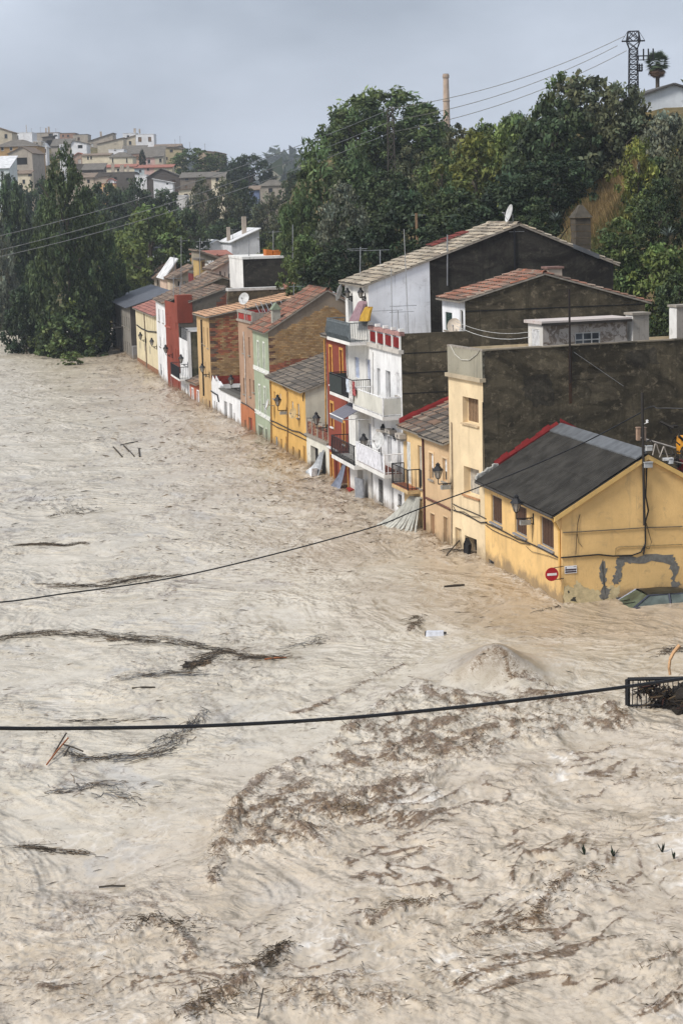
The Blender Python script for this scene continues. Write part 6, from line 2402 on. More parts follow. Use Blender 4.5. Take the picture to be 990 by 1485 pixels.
# ------------------------------------------------------------------ bridge railing corner with flotsam
a = ground(Z('fence', 192, 960))
t = empty('iron_railing', 'black iron railing section choked with flotsam at the right picture edge', 'railing', a, 0)
hgt = 1.0
for k in range(60):
    if proj(a + Vector((0, 0, .8 + .01 * k)))[1] < Z('fence', 192, 545)[1]:
        hgt = .8 + .01 * k
        break
dirv = Vector((1, -.06, 0)).normalized()
m = MB()
m.bar((0, 0, -1.2), (0, 0, hgt), .11)
m.build('post', IRON, t)
m = MB()
m.bar((0, 0, hgt), dirv * 3.6 + Vector((0, 0, hgt + .02)), .085)
m.build('top_rail', IRON, t)
m = MB()
m.bar((0, 0, .08), dirv * 3.6 + Vector((0, 0, .08)), .05)
m.build('bottom_rail', IRON, t)
m0 = MB()
m0.bar((0, 0, -.6), (0, 0, hgt), .022)
me = m0.mesh('bar', IRON)
for k in range(1, 26):
    o = link('bar', me, t)
    o.location = dirv * (.135 * k)
    o.rotation_euler = (rnd.uniform(-.03, .03), rnd.uniform(-.05, .05), 0)
t2 = empty('flotsam_heap', 'dark heap of reeds and branches piled against the iron railing', 'flotsam', a + Vector((0, 0, 0)), 0)
m = MB()
for k in range(1700):
    s = rnd.random() ** .7
    x = .35 + 4.4 * s
    top = min(hgt * 1.2, .38 + .95 * s + .25 * math.sin(x * 3))
    yy = rnd.gauss(.1, .3 + .5 * s)
    top = max(.12, (top if x < 3.2 else top * (1 - (x - 3.2) / 2.2)) * (1 - (yy / 2.1) ** 2))
    c = Vector((x, yy, top * (rnd.uniform(.55, 1.05) if k % 4 else rnd.uniform(-.1, 1))))
    d = Vector((rnd.gauss(0, 1), rnd.gauss(0, .6), rnd.gauss(0, .55))).normalized() * rnd.uniform(.12, .5)
    col = pick([(.02, .016, .012), (.035, .026, .018), (.012, .01, .009), (.08, .055, .03), (.05, .02, .014)])
    m.tube([c - d * .5, c + d * .5 + Vector((0, 0, rnd.uniform(-.05, .05)))], rnd.uniform(.008, .03), 3, col, cap=False)
m.build('reeds', vcol('reed', .95, .3, .2, 4), t2, kind='stuff')
m = MB()
G = []
for i in range(9):
    e = (i / 8) * PI / 2
    G.append([(2.5 + 1.6 * math.cos(e) * math.cos(t * .2856) * (1 + .18 * math.sin(t * 2.3 + i)), .1 + 1.1 * math.cos(e) * math.sin(t * .2856) * (1 + .2 * math.sin(t * 1.7 + i * 2)), -.25 + 1.05 * math.sin(e) * (1 + .12 * math.sin(t * 3.1 + i * 1.3))) for t in range(22)])
for i in range(8):
    for t in range(22):
        u_ = (t + 1) % 22
        m.face([G[i][t], G[i][u_], G[i + 1][u_], G[i + 1][t]])
m.build('matted_core', plain((.022, .017, .012), .95, scale=9, bump=1.0), t2)
for bq, lab in ((((1.99, .1, .9), (1.93, .15, 1.35), (2.05, .2, 1.75), (2.2, .25, 1.98), (2.33, .25, 2.12)), ''),):
    P = [atY(Z('fence', *q), a.y + .2) for q in ((800, 480), (785, 380), (800, 260), (850, 160), (938, 55))]
    m = MB()
    m.tube([P[0], P[1], P[2]], .045, 6)
    m.tube([P[2], P[3], P[4]], .05, 6, r2=.06)
    o = m.build('peeled_branch', plain((.55, .33, .17), .8, scale=6))
    tag(o, 'peeled pale branch sticking up from the flotsam heap', 'branch')
# ------------------------------------------------------------------ houses farther off, each a thing of its own
FR_D = plain((.1, .09, .08), .8)
SGREY = plain((.14, .125, .105), .9, scale=1.2)
SBROWN = plain((.2, .15, .11), .9, scale=1.2)
SRED = plain((.30, .12, .085), .9, scale=1.2)
SWHITE = plain((.6, .6, .6), .8, scale=1.2)


def fhouse(z, x0, x1, ye, yb, Y, wall, label, roof='gx', rh=1.5, rmat=None, d=8.0, th=.0, wins=(), name='house', sink=5.0, tiled=None, chim=None, ov=.3, side=None, wcol=None, group=None, apex=.5, cat='house'):
    """a block whose near wall spans the measured width at depth Y.  wins: (x0,y0,x1,y1[,kind])"""
    rh *= {'tl': .36, 'tr': .36, 'z6': .5, 'rear': .42, 'pyl': .46}.get(z, 1)
    if z in ('tl', 'tr', 'z6'):
        sink = 16
    a, b = atY(Z(z, x0, yb), Y), atY(Z(z, x1, yb), Y)
    U = Vector((-math.sin(th), math.cos(th), 0))
    V = Vector((U.y, -U.x, 0))
    O = Vector((a.x, a.y, a.z))
    h = House(name, label, O=O, U=U, L=d, cat=cat, group=group)
    h.gap = 0
    h.D = h.N(Z(z, x1, yb))[0]
    h.base = -sink
    h.zE = h.N(Z(z, (x0 + x1) / 2, ye))[1]
    W, zE = h.D, h.zE
    for w in wins:
        r = h.rect('N', Z(z, w[0], w[1]), Z(z, w[2], w[3]))
        k = w[4] if len(w) > 4 else 'glass'
        h.win('N', r, k, frame=wcol or FR_D, rev=.15, sill=None if k == 'open' else STONE, mull=0, pane=WOODL if k == 'wood' else None)
    if not wins and z in ('tl', 'tr'):
        w_ = h.D
        nw = max(1, min(4, int(w_ / 2.6)))
        for k in range(nw):
            uc = w_ * (k + .5 + rnd.uniform(-.15, .15)) / nw
            zt = zE - rnd.uniform(.5, .8)
            if rnd.random() < .8:
                h.win('N', (uc - .42, uc + .42, zt - 1.15, zt), rnd.choice(('glass', 'glass', 'wood', 'blind')), frame=rnd.choice((FR_D, WHITE, GREYFR)), rev=.15, sill=STONE, mull=0, pane=None)
    m = MB()
    L = h.L
    px = None
    if roof == 'gy':      # gable end faces the bridge
        px = [(0, zE), (W * apex, zE + rh), (W, zE)]
    elif roof == 'sx':    # single slope rising to the right
        px = [(0, zE), (W, zE + rh)]
    elif roof == 'sxl':
        px = [(0, zE + rh), (W, zE)]
    else:
        px = [(0, zE), (W, zE)]
    zr = zE - .01
    sm = m if side is None else MB()
    h.holed(m, 'N', 0, W, h.base, min(p[1] for p in px) - .01)
    zr = min(p[1] for p in px) - .01
    m.face([(0, 0, zr), (W, 0, zr)] + [(x, 0, q) for x, q in reversed(px)])
    m.face([(0, L, h.base), (W, L, h.base)] + [(x, L, q) for x, q in reversed(px)])
    if roof == 'gx':
        py = [(0, zE), (L / 2, zE + rh), (L, zE)]
    elif roof == 'sy':
        py = [(0, zE), (L, zE + rh)]
    else:
        py = [(0, zE), (L, zE)]
    for X in (0, W):
        zz = px[0][1] if X == 0 else px[-1][1]
        mm = sm if X == 0 else m
        if roof in ('gx', 'sy'):
            mm.face([(X, 0, h.base)] + [(X, y, q) for y, q in py] + [(X, L, h.base)])
        else:
            mm.face([(X, 0, h.base), (X, L, h.base), (X, L, zz), (X, 0, zz)])
    if roof == 'sy':
        m.face([(0, L, zE), (W, L, zE), (W, L, zE + rh), (0, L, zE + rh)])
    m.build('wall', wall, h.e)
    if side is not None:
        sm.build('side_wall', side, h.e)
    r = MB()

    def slope(A, B, C, Dq):
        n = (Vector(B) - Vector(A)).cross(Vector(Dq) - Vector(A)).normalized()
        if n.z < 0:
            n = -n
        q = [Vector(p) for p in (A, B, C, Dq)]
        r.hexa([p + n * .02 for p in q] + [p + n * .16 for p in q])
        if tiled and (q[1] - q[0]).length > .1:
            e1, e2 = (q[1] - q[0]), (q[3] - q[0])
            nU, nS = max(2, int(e1.length / tiled[1])), max(2, int(e2.length / (tiled[1] * 1.7)))
            tiles(tl, q[0] + n * .16, e1.normalized(), e2.normalized(), nU, nS, e1.length / nU, e2.length / nS, tiled[0])
    tl = MB()
    o = ov
    if roof == 'gx':
        k = rh / (L / 2)
        slope((-o, -o, zE - o * k), (W + o, -o, zE - o * k), (W + o, L / 2, zE + rh), (-o, L / 2, zE + rh))
        slope((-o, L / 2, zE + rh), (W + o, L / 2, zE + rh), (W + o, L + o, zE - o * k), (-o, L + o, zE - o * k)) if not tiled else r.face([(-o, L / 2, zE + rh + .05), (W + o, L / 2, zE + rh + .05), (W + o, L + o, zE - o * k), (-o, L + o, zE - o * k)])
    elif roof == 'gy':
        k = rh / (W * apex)
        k2 = rh / (W * (1 - apex))
        slope((-o, L + o, zE - o * k), (-o, -o, zE - o * k), (W * apex, -o, zE + rh), (W * apex, L + o, zE + rh))
        slope((W + o, -o, zE - o * k2), (W + o, L + o, zE - o * k2), (W * apex, L + o, zE + rh), (W * apex, -o, zE + rh))
    elif roof == 'sx':
        k = rh / W
        slope((-o, L + o, zE - o * k), (-o, -o, zE - o * k), (W + o, -o, zE + rh + o * k), (W + o, L + o, zE + rh + o * k))
    elif roof == 'sxl':
        k = rh / W
        slope((W + o, -o, zE - o * k), (W + o, L + o, zE - o * k), (-o, L + o, zE + rh + o * k), (-o, -o, zE + rh + o * k))
    elif roof == 'sy':
        k = rh / L
        slope((-o, -o, zE - o * k), (W + o, -o, zE - o * k), (W + o, L + o, zE + rh + o * k), (-o, L + o, zE + rh + o * k))
    elif roof == 'hip':
        c = [(-o, -o), (W + o, -o), (W + o, L + o), (-o, L + o)]
        i_ = min(W, L) * .38
        t = [(i_, i_), (W - i_, i_), (W - i_, L - i_), (i_, L - i_)]
        for j in range(4):
            k = (j + 1) % 4
            r.face([(*c[j], zE - .1), (*c[k], zE - .1), (*t[k], zE + rh), (*t[j], zE + rh)])
        r.face([(*p, zE + rh) for p in t])
        r.face([(*p, zE - .1) for p in c])
    else:
        r.box(-.05, W + .05, -.05, L + .05, zE, zE + .2)
    ro = r.build('roof', rmat or SGREY, h.e)
    if tiled and tl.v:
        tl.build('roof_tiles', vcol('roof_tile', .9, .55, .4, 1.2), ro, kind='stuff')
    if chim:
        c = MB()
        for (cx, cw, ch) in chim:
            p, q = h.N(Z(z, cx, ye)), h.N(Z(z, cx + cw, ye))
            c.box(p[0], q[0], L * .3, L * .3 + (q[0] - p[0]), zE, zE + rh + ch)
        c.build('chimney', plaster((.4, .34, .28), mud=0), ro)
    return h


def PL(c, amt=.4):
    return plaster(c, tuple(x * .35 for x in c), amt, amt, 0)


CREAM_, BEIGE_, PINK_, OCHRE_, WHITE_, STONE_, DKST = PL((.68, .60, .45), .25), PL((.50, .44, .34)), PL((.56, .39, .36)), PL((.44, .28, .13)), PL((.74, .74, .75), .25), PL((.38, .335, .28), .6), PL((.13, .115, .1), .6)
BLUE_ = PL((.46, .55, .58))

# --- hill town, left part
fhouse('tl', -60, 130, 85, 200, 560, BEIGE_, 'beige gabled house at the top left edge of the hill town', 'sxl', 5, SBROWN, 10)
fhouse('tl', 138, 250, 92, 190, 602, WHITE_, 'left half of the white block at the left of the town skyline', 'flat', d=10, rmat=SWHITE)
fhouse('tl', 254, 335, 90, 190, 600, WHITE_, 'right half of the white block at the left of the town skyline', 'flat', d=10, rmat=SWHITE, chim=[(256, 6, 2)])
fhouse('tl', 345, 430, 178, 260, 590, STONE_, 'small grey house with white parapet, below the white skyline block', 'flat', d=8, rmat=SWHITE, wins=[(375, 190, 390, 205)])
fhouse('tl', -50, 390, 226, 360, 520, OCHRE_, 'ochre house with grey hipped roof and three white framed windows', 'hip', 5, SGREY, 14, wins=[(10, 235, 44, 272), (100, 235, 133, 272), (190, 232, 216, 256)], wcol=WHITE)
fhouse('tl', 105, 350, 300, 640, 478, STONE_, 'tall brown stone house with a loft opening, left of the poplar', 'gy', 4.2, SBROWN, 11, wins=[(165, 345, 285, 415, 'open'), (172, 470, 196, 505)], apex=.6, th=-.12)
fhouse('tl', 178, 320, 512, 660, 468, CREAM_, 'small cream house at the foot of the tall brown stone house', 'sy', 2.2, SBROWN, 5, wins=[(292, 506, 330, 532), (232, 570, 262, 610)])
fhouse('tl', -60, 100, 455, 600, 440, PL((.6, .65, .64)), 'low house with a broad white roof at the left edge', 'sy', 8, SWHITE, 12)
fhouse('tl', 365, 610, 92, 190, 690, STONE_, 'brown flat topped house with chimneys on the town skyline', 'flat', d=10, rmat=SBROWN, chim=[(455, 14, 1.4), (482, 18, 1.8)], wins=[(500, 98, 545, 120)])
fhouse('tl', 600, 775, 96, 190, 680, PL((.32, .2, .15)), 'brick brown house with an overhanging flat roof on the town skyline', 'flat', d=10, rmat=SGREY, ov=1, wins=[(640, 110, 660, 130), (690, 110, 712, 130)])
fhouse('tl', 752, 905, 110, 185, 665, STONE_, 'stone house ending the left group of the town skyline', 'flat', d=9, rmat=SGREY)
fhouse('tl', 442, 545, 135, 235, 640, DKST, 'dark open shed between the white tower and grey roof in the town', 'sx', 1, SGREY, 7, wins=[(478, 165, 540, 225, 'open')])
fhouse('tl', 530, 742, 225, 300, 600, STONE_, 'house with a wide grey roof above the poplar top', 'sy', 6.5, SGREY, 9)
fhouse('tl', 552, 600, 98, 150, 650, WHITE_, 'little white stair tower on the town skyline', 'flat', d=4, rmat=SWHITE, wins=[(556, 110, 592, 122)])
fhouse('tl', 735, 892, 200, 272, 585, WHITE_, 'white gabled house below the skyline, right of the poplar', 'gy', 2.5, SGREY, 9, apex=.15, wins=[(800, 215, 850, 248, 'open')])
fhouse('tl', 448, 482, 225, 270, 575, WHITE_, 'narrow white gable left of the poplar top', 'gy', 2.6, SWHITE, 5, apex=.3)
fhouse('tl', 612, 655, 212, 245, 560, WHITE_, 'tiny white hut touching the poplar top', 'flat', d=4, rmat=SWHITE)
fhouse('tl', 655, 725, 330, 405, 530, WHITE_, 'slim white house just right of the poplar', 'sx', 1.5, SGREY, 6, wins=[(664, 370, 680, 392)])
fhouse('tl', 740, 900, 340, 420, 545, PL((.34, .25, .2)), 'house with a red brick roof beside the cream house with arched windows', 'gy', 3.4, plain((.32, .1, .05), .9), 8, apex=.45)
fhouse('tl', 740, 1000, 415, 520, 500, DKST, 'dark grey long wall below the cream house', 'flat', d=6, rmat=SGREY, wins=[(905, 425, 950, 460, 'open')])
fhouse('tl', 700, 965, 545, 660, 470, STONE_, 'brownish low house with sloping roof right of the poplar', 'sxl', 5.2, SBROWN, 9, wins=[(820, 575, 850, 605), (880, 580, 920, 640, 'open')])
# --- hill town, right part
fhouse('tr', 0, 182, 205, 275, 535, CREAM_, 'large cream house with a pair of arched windows', 'gx', 1.6, SBROWN, 9, wins=[(30, 212, 42, 230), (50, 210, 62, 228)])
fhouse('tr', 178, 328, 212, 270, 520, CREAM_, 'cream pavilion with grey hipped roof in the middle of the town', 'hip', 3.4, SGREY, 10, wins=[(192, 222, 202, 250), (284, 222, 294, 250)])
fhouse('tr', 172, 272, 168, 215, 540, WHITE_, 'white block above the cream pavilion', 'flat', d=8, rmat=SWHITE, wins=[(206, 160, 218, 172)])
fhouse('tr', 252, 405, 195, 270, 565, PL((.62, .42, .30)), 'salmon house with a broad grey roof', 'sy', 7.0, SGREY, 10, wins=[(346, 208, 366, 232, 'wood')])
fhouse('tr', 100, 270, 128, 200, 600, BEIGE_, 'beige house with brown roof left of the white modern house', 'sx', 4.5, SBROWN, 10, wins=[(205, 112, 220, 128)])
fhouse('tr', 40, 200, 110, 150, 640, STONE_, 'stone house with grey roof and two chimneys on the skyline', 'sx', 6.5, SGREY, 10, chim=[(62, 12, -3), (108, 12, .8)])
fhouse('tr', 262, 352, 98, 160, 630, BEIGE_, 'beige wing of the white modern house on the skyline', 'sx', 3.2, SBROWN, 9)
fhouse('tr', 350, 468, 68, 165, 628, WHITE_, 'white modern house with two shuttered windows on the skyline', 'flat', d=9, rmat=SWHITE, wins=[(362, 85, 386, 114, 'wood'), (427, 84, 449, 112, 'wood')])
fhouse('tr', 264, 352, 62, 90, 645, WHITE_, 'white attic block with chimneys on the skyline', 'flat', d=6, rmat=SWHITE, chim=[(330, 14, 1.2), (364, 10, 1)])
fhouse('tr', 405, 478, 218, 275, 560, PINK_, 'pink house under a grey roof right of the dark cypress', 'sy', 8.5, SGREY, 9)
fhouse('tr', 474, 528, 212, 272, 556, BEIGE_, 'small beige house with one dark window and white dormer', 'sy', 8.5, SGREY, 9, wins=[(500, 226, 516, 246)])
fhouse('tr', 525, 650, 165, 270, 575, PL((.45, .38, .24), .7), 'tall stained cream house with a sloping top beside the town trees', 'sxl', 2, SGREY, 9, wins=[(568, 165, 590, 182), (545, 215, 556, 232)])
fhouse('tr', 470, 640, 150, 200, 620, STONE_, 'brown roofed houses behind the stained cream house', 'gx', 2.6, SBROWN, 9)
fhouse('tr', 600, 668, 160, 200, 600, STONE_, 'stone house with white gable patch by the antennas', 'gy', 2.2, SGREY, 8)
fhouse('tr', 755, 870, 185, 275, 610, PL((.46, .36, .26), .7), 'tan stone house at the right end of the hill town', 'sxl', 2, SBROWN, 9, wins=[(838, 190, 850, 230, 'open')])
fhouse('tr', 868, 930, 195, 270, 605, PL((.28, .22, .17), .7), 'shaded brown house ending the hill town on the right', 'sxl', 2, SBROWN, 9, wins=[(880, 205, 894, 235, 'open')])
fhouse('tr', 145, 345, 282, 330, 500, CREAM_, 'low cream row with red roof, left part', 'sy', 2.2, SRED, 8, wins=[(225, 290, 240, 306), (258, 290, 272, 306)])
fhouse('tr', 340, 406, 288, 345, 498, BLUE_, 'pale blue house in the low red roofed row', 'sy', 2.2, SRED, 8, wins=[(368, 298, 384, 312)])
fhouse('tr', 405, 470, 286, 340, 496, PINK_, 'pink house in the low red roofed row', 'sy', 2.2, SRED, 8, wins=[(420, 288, 434, 302)])
fhouse('tr', 470, 585, 284, 340, 494, PL((.6, .52, .36)), 'cream house ending the low red roofed row', 'sy', 2.2, SRED, 8)
fhouse('tr', 130, 345, 318, 395, 470, DKST, 'long dark brown block with a ragged parapet below the cream row', 'flat', d=7, rmat=SGREY, chim=[(182, 20, 1.8), (240, 24, 1.4), (282, 16, 1.2)], wins=[(205, 345, 225, 365, 'open'), (285, 350, 305, 370, 'open')])
fhouse('tr', 0, 135, 300, 360, 480, DKST, 'dark roofed block at the middle left of the town', 'sy', 4.5, SGREY, 8, chim=[(40, 22, -1)])
fhouse('tr', -10, 75, 350, 410, 465, PL((.5, .42, .33), .6), 'low tan house with a brown roof above the tree belt', 'sy', 3, SBROWN, 7, wins=[(30, 362, 48, 385, 'open')])
fhouse('tr', 80, 168, 352, 410, 460, PL((.4, .33, .26), .6), 'low stone house between tan house and orange shed above the tree belt', 'sx', 1.2, SGREY, 7)
fhouse('tr', 88, 210, 392, 420, 450, PL((.62, .4, .2)), 'long low orange shed at the tree belt', 'flat', d=4, rmat=SRED)
fhouse('tr', 168, 208, 368, 412, 455, WHITE_, 'small white gable with red patch at the tree belt', 'gy', 1.2, SRED, 4)
fhouse('tr', 345, 420, 335, 395, 455, WHITE_, 'white house with pierced terrace left of the dark gable', 'flat', d=6, rmat=SWHITE, wins=[(360, 318, 372, 330), (372, 350, 392, 380, 'open')])
fhouse('tr', 425, 645, 345, 440, 450, plaster((.10, .085, .075), (.04, .035, .03), .5, .5, 0), 'large dark gable below the pink row', 'gy', 5.2, SGREY, 9, apex=.42)
fhouse('tr', 465, 590, 385, 440, 440, WHITE_, 'white annexe with a slanted wall before the dark gable', 'sxl', 2.5, SWHITE, 5, wins=[(545, 378, 560, 395, 'open')])
fhouse('tr', 640, 845, 350, 450, 445, PL((.2, .17, .14), .6), 'long stone house with a level grey roof right of the dark gable', 'sy', 3.4, SGREY, 9, wins=[(668, 352, 690, 368), (668, 400, 684, 420, 'wood')])
fhouse('tr', 842, 926, 350, 450, 444, CREAM_, 'cream end of the long grey roofed house', 'sy', 3.4, SGREY, 9, wins=[(868, 350, 890, 372)])
fhouse('tr', 628, 720, 432, 480, 425, CREAM_, 'low cream wall house behind the poplars', 'sx', .9, SBROWN, 5)
fhouse('tr', 568, 682, 470, 545, 400, PL((.6, .58, .56), .9), 'ruined white house with crumbling plaster among the trees', 'flat', d=6, rmat=SWHITE, wins=[(580, 490, 600, 525, 'open')])
fhouse('z6', 846, 934, 222, 262, 420, STONE_, 'grey roofed house beyond the tree belt, left of the big green tree', 'hip', 2.4, SGREY, 9, wins=[(876, 232, 890, 246)])
fhouse('z6', 815, 846, 238, 264, 410, PL((.16, .2, .32)), 'small blue house beyond the tree belt', 'sy', 1.6, SBROWN, 5)

# --- second row behind the flooded street
TH2 = .2
fhouse('rear', 648, 972, 202, 470, 158, mouldy((.05, .045, .036), (.14, .12, .09), (.02, .018, .015), .5), 'big dark stained box building behind the row with a white left side', 'flat', rmat=WHT2, d=7.5, th=TH2, side=WHT2, sink=9, ov=0)
fhouse('rear', 550, 960, 408, 520, 150, MOULD, 'long dark wall with a white lime coping behind the row', 'flat', rmat=plain((.5, .5, .48), .9, scale=2), d=1.0, th=TH2, sink=9, name='garden_wall', cat='wall')
fhouse('rear', 360, 402, 215, 470, 190, PL((.46, .33, .14), .5), 'narrow ochre tower house with a small balcony opening behind the row', 'flat', d=4, th=TH2, sink=9, rmat=SGREY, wins=[(370, 222, 396, 268, 'wood'), (374, 330, 388, 372, 'open')])
fhouse('rear', 400, 470, 335, 470, 186, PL((.5, .34, .22), .5), 'low salmon house with tiled roof beside the ochre tower house', 'sx', 1.6, SBROWN, 5, th=TH2, sink=9, tiled=(TILE_OLD, .32), wins=[(412, 345, 422, 390, 'open'), (450, 350, 460, 400)])
fhouse('rear', 470, 590, 275, 470, 182, PL((.66, .60, .5), .6), 'pale house with open eaves between the ochre tower and the dark box', 'sx', 2.2, SBROWN, 6, th=TH2, sink=9, tiled=(TILE_OLD, .32), wins=[(488, 285, 500, 340, 'open'), (520, 290, 530, 395, 'wood'), (548, 300, 560, 400, 'open')])
t = fhouse('rear', 415, 590, 232, 275, 196, WHT2, 'terrace behind the row with a white diamond lattice parapet', 'flat', d=3, th=TH2, sink=9, rmat=SGREY, name='terrace', cat='terrace')
m = MB()
w_, zz = t.D, t.zE
n = 11
for k in range(n):
    a, b = w_ * k / n, w_ * (k + 1) / n
    m.bar((a, -.12, .1), (b, -.12, zz + .3), .09)
    m.bar((b, -.12, .1), (a, -.12, zz + .3), .09)
m.build('lattice', WHITE, t.e)
m = MB()
m.box(0, w_, -.05, -.01, 0, zz + .25)
m.build('dark_panel', IRON, t.e)
fhouse('rear', 35, 75, 288, 470, 250, PL((.55, .42, .28), .5), 'cream narrow house at the left end of the second row', 'sx', .8, SBROWN, 6, th=TH2, sink=9, wins=[(38, 300, 46, 350)])
fhouse('rear', 75, 200, 325, 470, 240, PL((.42, .36, .29), .5), 'tan house with green shutters in the second row', 'sx', 3.8, SBROWN, 7, th=TH2, sink=9, tiled=(TILE_OLD, .4), wins=[(80, 340, 92, 380, 'wood'), (115, 338, 130, 380)])
fhouse('rear', 148, 215, 318, 470, 228, PL((.55, .41, .32), .5), 'salmon house below the bright white sloping roof', 'sx', 3.8, SWHITE, 7, th=TH2, sink=9, wins=[(155, 335, 163, 365)])
fhouse('rear', 200, 325, 338, 470, 214, PL((.6, .48, .36), .5), 'house with brown tiled porch and white door panels in the second row', 'sx', 2.6, SBROWN, 7, th=TH2, sink=9, tiled=(TILE_OLD, .4), wins=[(216, 350, 228, 410, 'open'), (250, 350, 272, 420, 'blind'), (275, 352, 292, 420, 'blind')])
fhouse('rear', 322, 362, 300, 470, 205, PL((.2, .04, .04)), 'narrow dark red house beside the ochre tower', 'flat', d=4, th=TH2, sink=9, rmat=SGREY, wins=[(330, 310, 350, 372, 'open')])
fhouse('rear', 38, 210, 195, 330, 275, WHITE_, 'white house carrying a black water tank at the left of the second row', 'sx', 1.0, SWHITE, 9, th=TH2, sink=9)
b_ = fhouse('rear', 40, 186, 138, 192, 276, plain((.008, .008, .009), .5), 'big black water tank on the white house roof', 'flat', rmat=plain((.008, .008, .009), .5), d=4, th=TH2, sink=.1, name='water_tank', cat='tank')
fhouse('rear', 210, 360, 250, 330, 262, PL((.6, .58, .55)), 'house with a long bright white sheet roof in the second row', 'sx', 1.2, SWHITE, 8, th=TH2, sink=9)
fhouse('rear', 256, 290, 178, 230, 270, WHITE_, 'white chimney block with black cap behind the white sheet roof', 'flat', rmat=IRON, d=2, th=TH2, sink=5, name='chimney_block', cat='chimney')
fhouse('rear', 316, 356, 180, 250, 255, PL((.5, .24, .05)), 'small orange hut with red base between the white roofs', 'flat', rmat=SRED, d=3, th=TH2, sink=4, wins=[(326, 195, 334, 208, 'open'), (340, 195, 348, 208, 'open')])
fhouse('rear', 362, 575, 150, 230, 300, WHITE_, 'long white house with a slanting white roof at the back of the second row', 'gy', 3.6, SWHITE, 12, th=TH2, sink=6, apex=.55, wins=[(512, 195, 524, 208)])
fhouse('rear', 570, 752, 95, 200, 290, PL((.62, .63, .66)), 'white gabled house with small black windows at the top of the second row', 'sx', 4.2, SWHITE, 12, th=TH2, sink=6, chim=[(562, 22, 0.5), (664, 28, 2)], wins=[(735, 55, 745, 70)])
fhouse('rear', 420, 565, 185, 240, 270, PL((.5, .27, .22)), 'salmon pink house with dormer holes below the long white house', 'sy', 1.2, SRED, 6, th=TH2, sink=6, wins=[(470, 172, 480, 190), (508, 190, 522, 205)])
fhouse('rear', 360, 470, 205, 260, 215, PL((.3, .26, .2)), 'house with an old brown tiled roof above the diamond lattice', 'sxl', 1.8, SBROWN, 7, th=TH2, sink=6, tiled=(TILE_GREY, .4))
fhouse('z4', 402, 535, 85, 250, 150, PL((.66, .66, .66), .6), 'white roof hut with a tile edge and turquoise side behind the green house', 'sx', .3, SRED, 3.5, th=TH2, sink=9, wins=[(484, 155, 500, 195), (436, 140, 462, 230, 'blind')], side=WHT2)
# orange tank and railing on the dark box
t = empty('roof_tank', 'orange rusty tank on the roof of the dark box building', 'tank', atY(Z('rear', 790, 192), 160), TH2)
m = MB()
a, b = 0, (Z('rear', 895, 0)[0] - Z('rear', 790, 0)[0]) / FOC * 160
m.hexa([(0, 0, 0), (b * .45, 0, 0), (b * .45, 1.2, 0), (0, 1.2, 0), (0, 0, .62), (b * .42, 0, .55), (b * .42, 1.2, .55), (0, 1.2, .62)])
m.hexa([(b * .46, 0, 0), (b, 0, 0), (b, 1.2, 0), (b * .46, 1.2, 0), (b * .5, 0, .5), (b * .96, 0, .52), (b * .96, 1.2, .52), (b * .5, 1.2, .5)])
m.build('tank_shell', plain((.45, .13, .02), .7, scale=3), t)
m = MB()
for k in range(7):
    m.bar((b + .3 + k * .3, .3, 0), (b + .3 + k * .3, .3, .7 + .2 * (k % 3 == 0)), .03)
m.bar((b + .2, .3, .35), (b + 2.2, .3, .35), .03)
m.build('roof_railing', STEEL, t)
for i, (fx, fy, hx, hy, Y, lab) in enumerate(((238, 440, 238, 60, 190, 'tall antenna rising left of the ochre tower house'), (360, 380, 360, 70, 188, 'tall antenna on the ochre tower house'), (680, 190, 680, 75, 160, 'antenna at the left end of the dark box roof'), (838, 150, 838, 20, 162, 'tall antenna above the orange tank'),
                                              (965, 250, 965, -20, 156, 'tall thin pole at the right end of the dark box'), (546, 470, 546, 240, 178, 'thin pole before the pale house in the second row'), (574, 70, 570, 10, 288, 'small antenna on the white gabled chimney'), (190, 430, 192, 180, 225, 'bare pole before the salmon house'))):
    antenna(atY(Z('rear', fx, fy), Y), atY(Z('rear', hx, hy), Y), lab, [(.93, (1.2, .3, 0), 6, .5)] if i in (0, 1, 3, 6) else (), .04)

# --- far end of the street
fhouse('p', 128, 165, 446, 490, 262, PL((.62, .6, .57)), 'pale flat fronted house at the flooded far end of the street', 'flat', d=8, th=-.1, sink=4, rmat=SGREY, wins=[(148, 452, 151, 475, 'open'), (156, 452, 160, 480, 'blind')])
fhouse('p', 60, 128, 455, 490, 285, PL((.5, .5, .5)), 'low grey building half hidden behind the big poplar', 'flat', d=8, sink=4, rmat=SGREY)

# --- white house on the hilltop at the right
h = fhouse('pyl', 480, 1300, 770, 1010, 150, PL((.66, .7, .74), .12), 'white gabled house on the hilltop at the right edge', 'gy', 2.0, plain((.09, .085, .08), .9), 9, th=.05, sink=6, wins=[(588, 756, 612, 772, 'open'), (884, 738, 908, 756, 'open')], apex=.49)

# ------------------------------------------------------------------ brick chimney stack, masts and wires
pt = atY((645.2, 107), 600)
pb = atY((647.5, 185), 600)
zb_ = tz(pt.x, 600)
t = empty('factory_chimney', 'tall slender tan brick chimney standing alone beyond the hill', 'chimney', (pb.x, 600, zb_ - 1), 0)
Hh = pt.z - zb_ + 1
m = MB()
m.lathe([(1.35 - .5 * k / 12, Hh * k / 12.6) for k in range(13)], n=14)
m.build('shaft', plaster((.46, .34, .25), (.2, .14, .1), .4, .4, 0), t)
m = MB()
m.lathe([(.86, Hh * .952), (1.05, Hh * .962), (1.05, Hh * .985), (.9, Hh * .99), (.9, Hh), (.6, Hh), (.6, Hh * .96)], n=14)
m.build('cap', plaster((.38, .28, .2), (.2, .14, .1), .4, .4, 0), t)
m = MB()
m.lathe([(1.36 - .5 * .7, Hh * .72), (1.12, Hh * .725), (1.12, Hh * .735), (1.0, Hh * .74)], n=14)
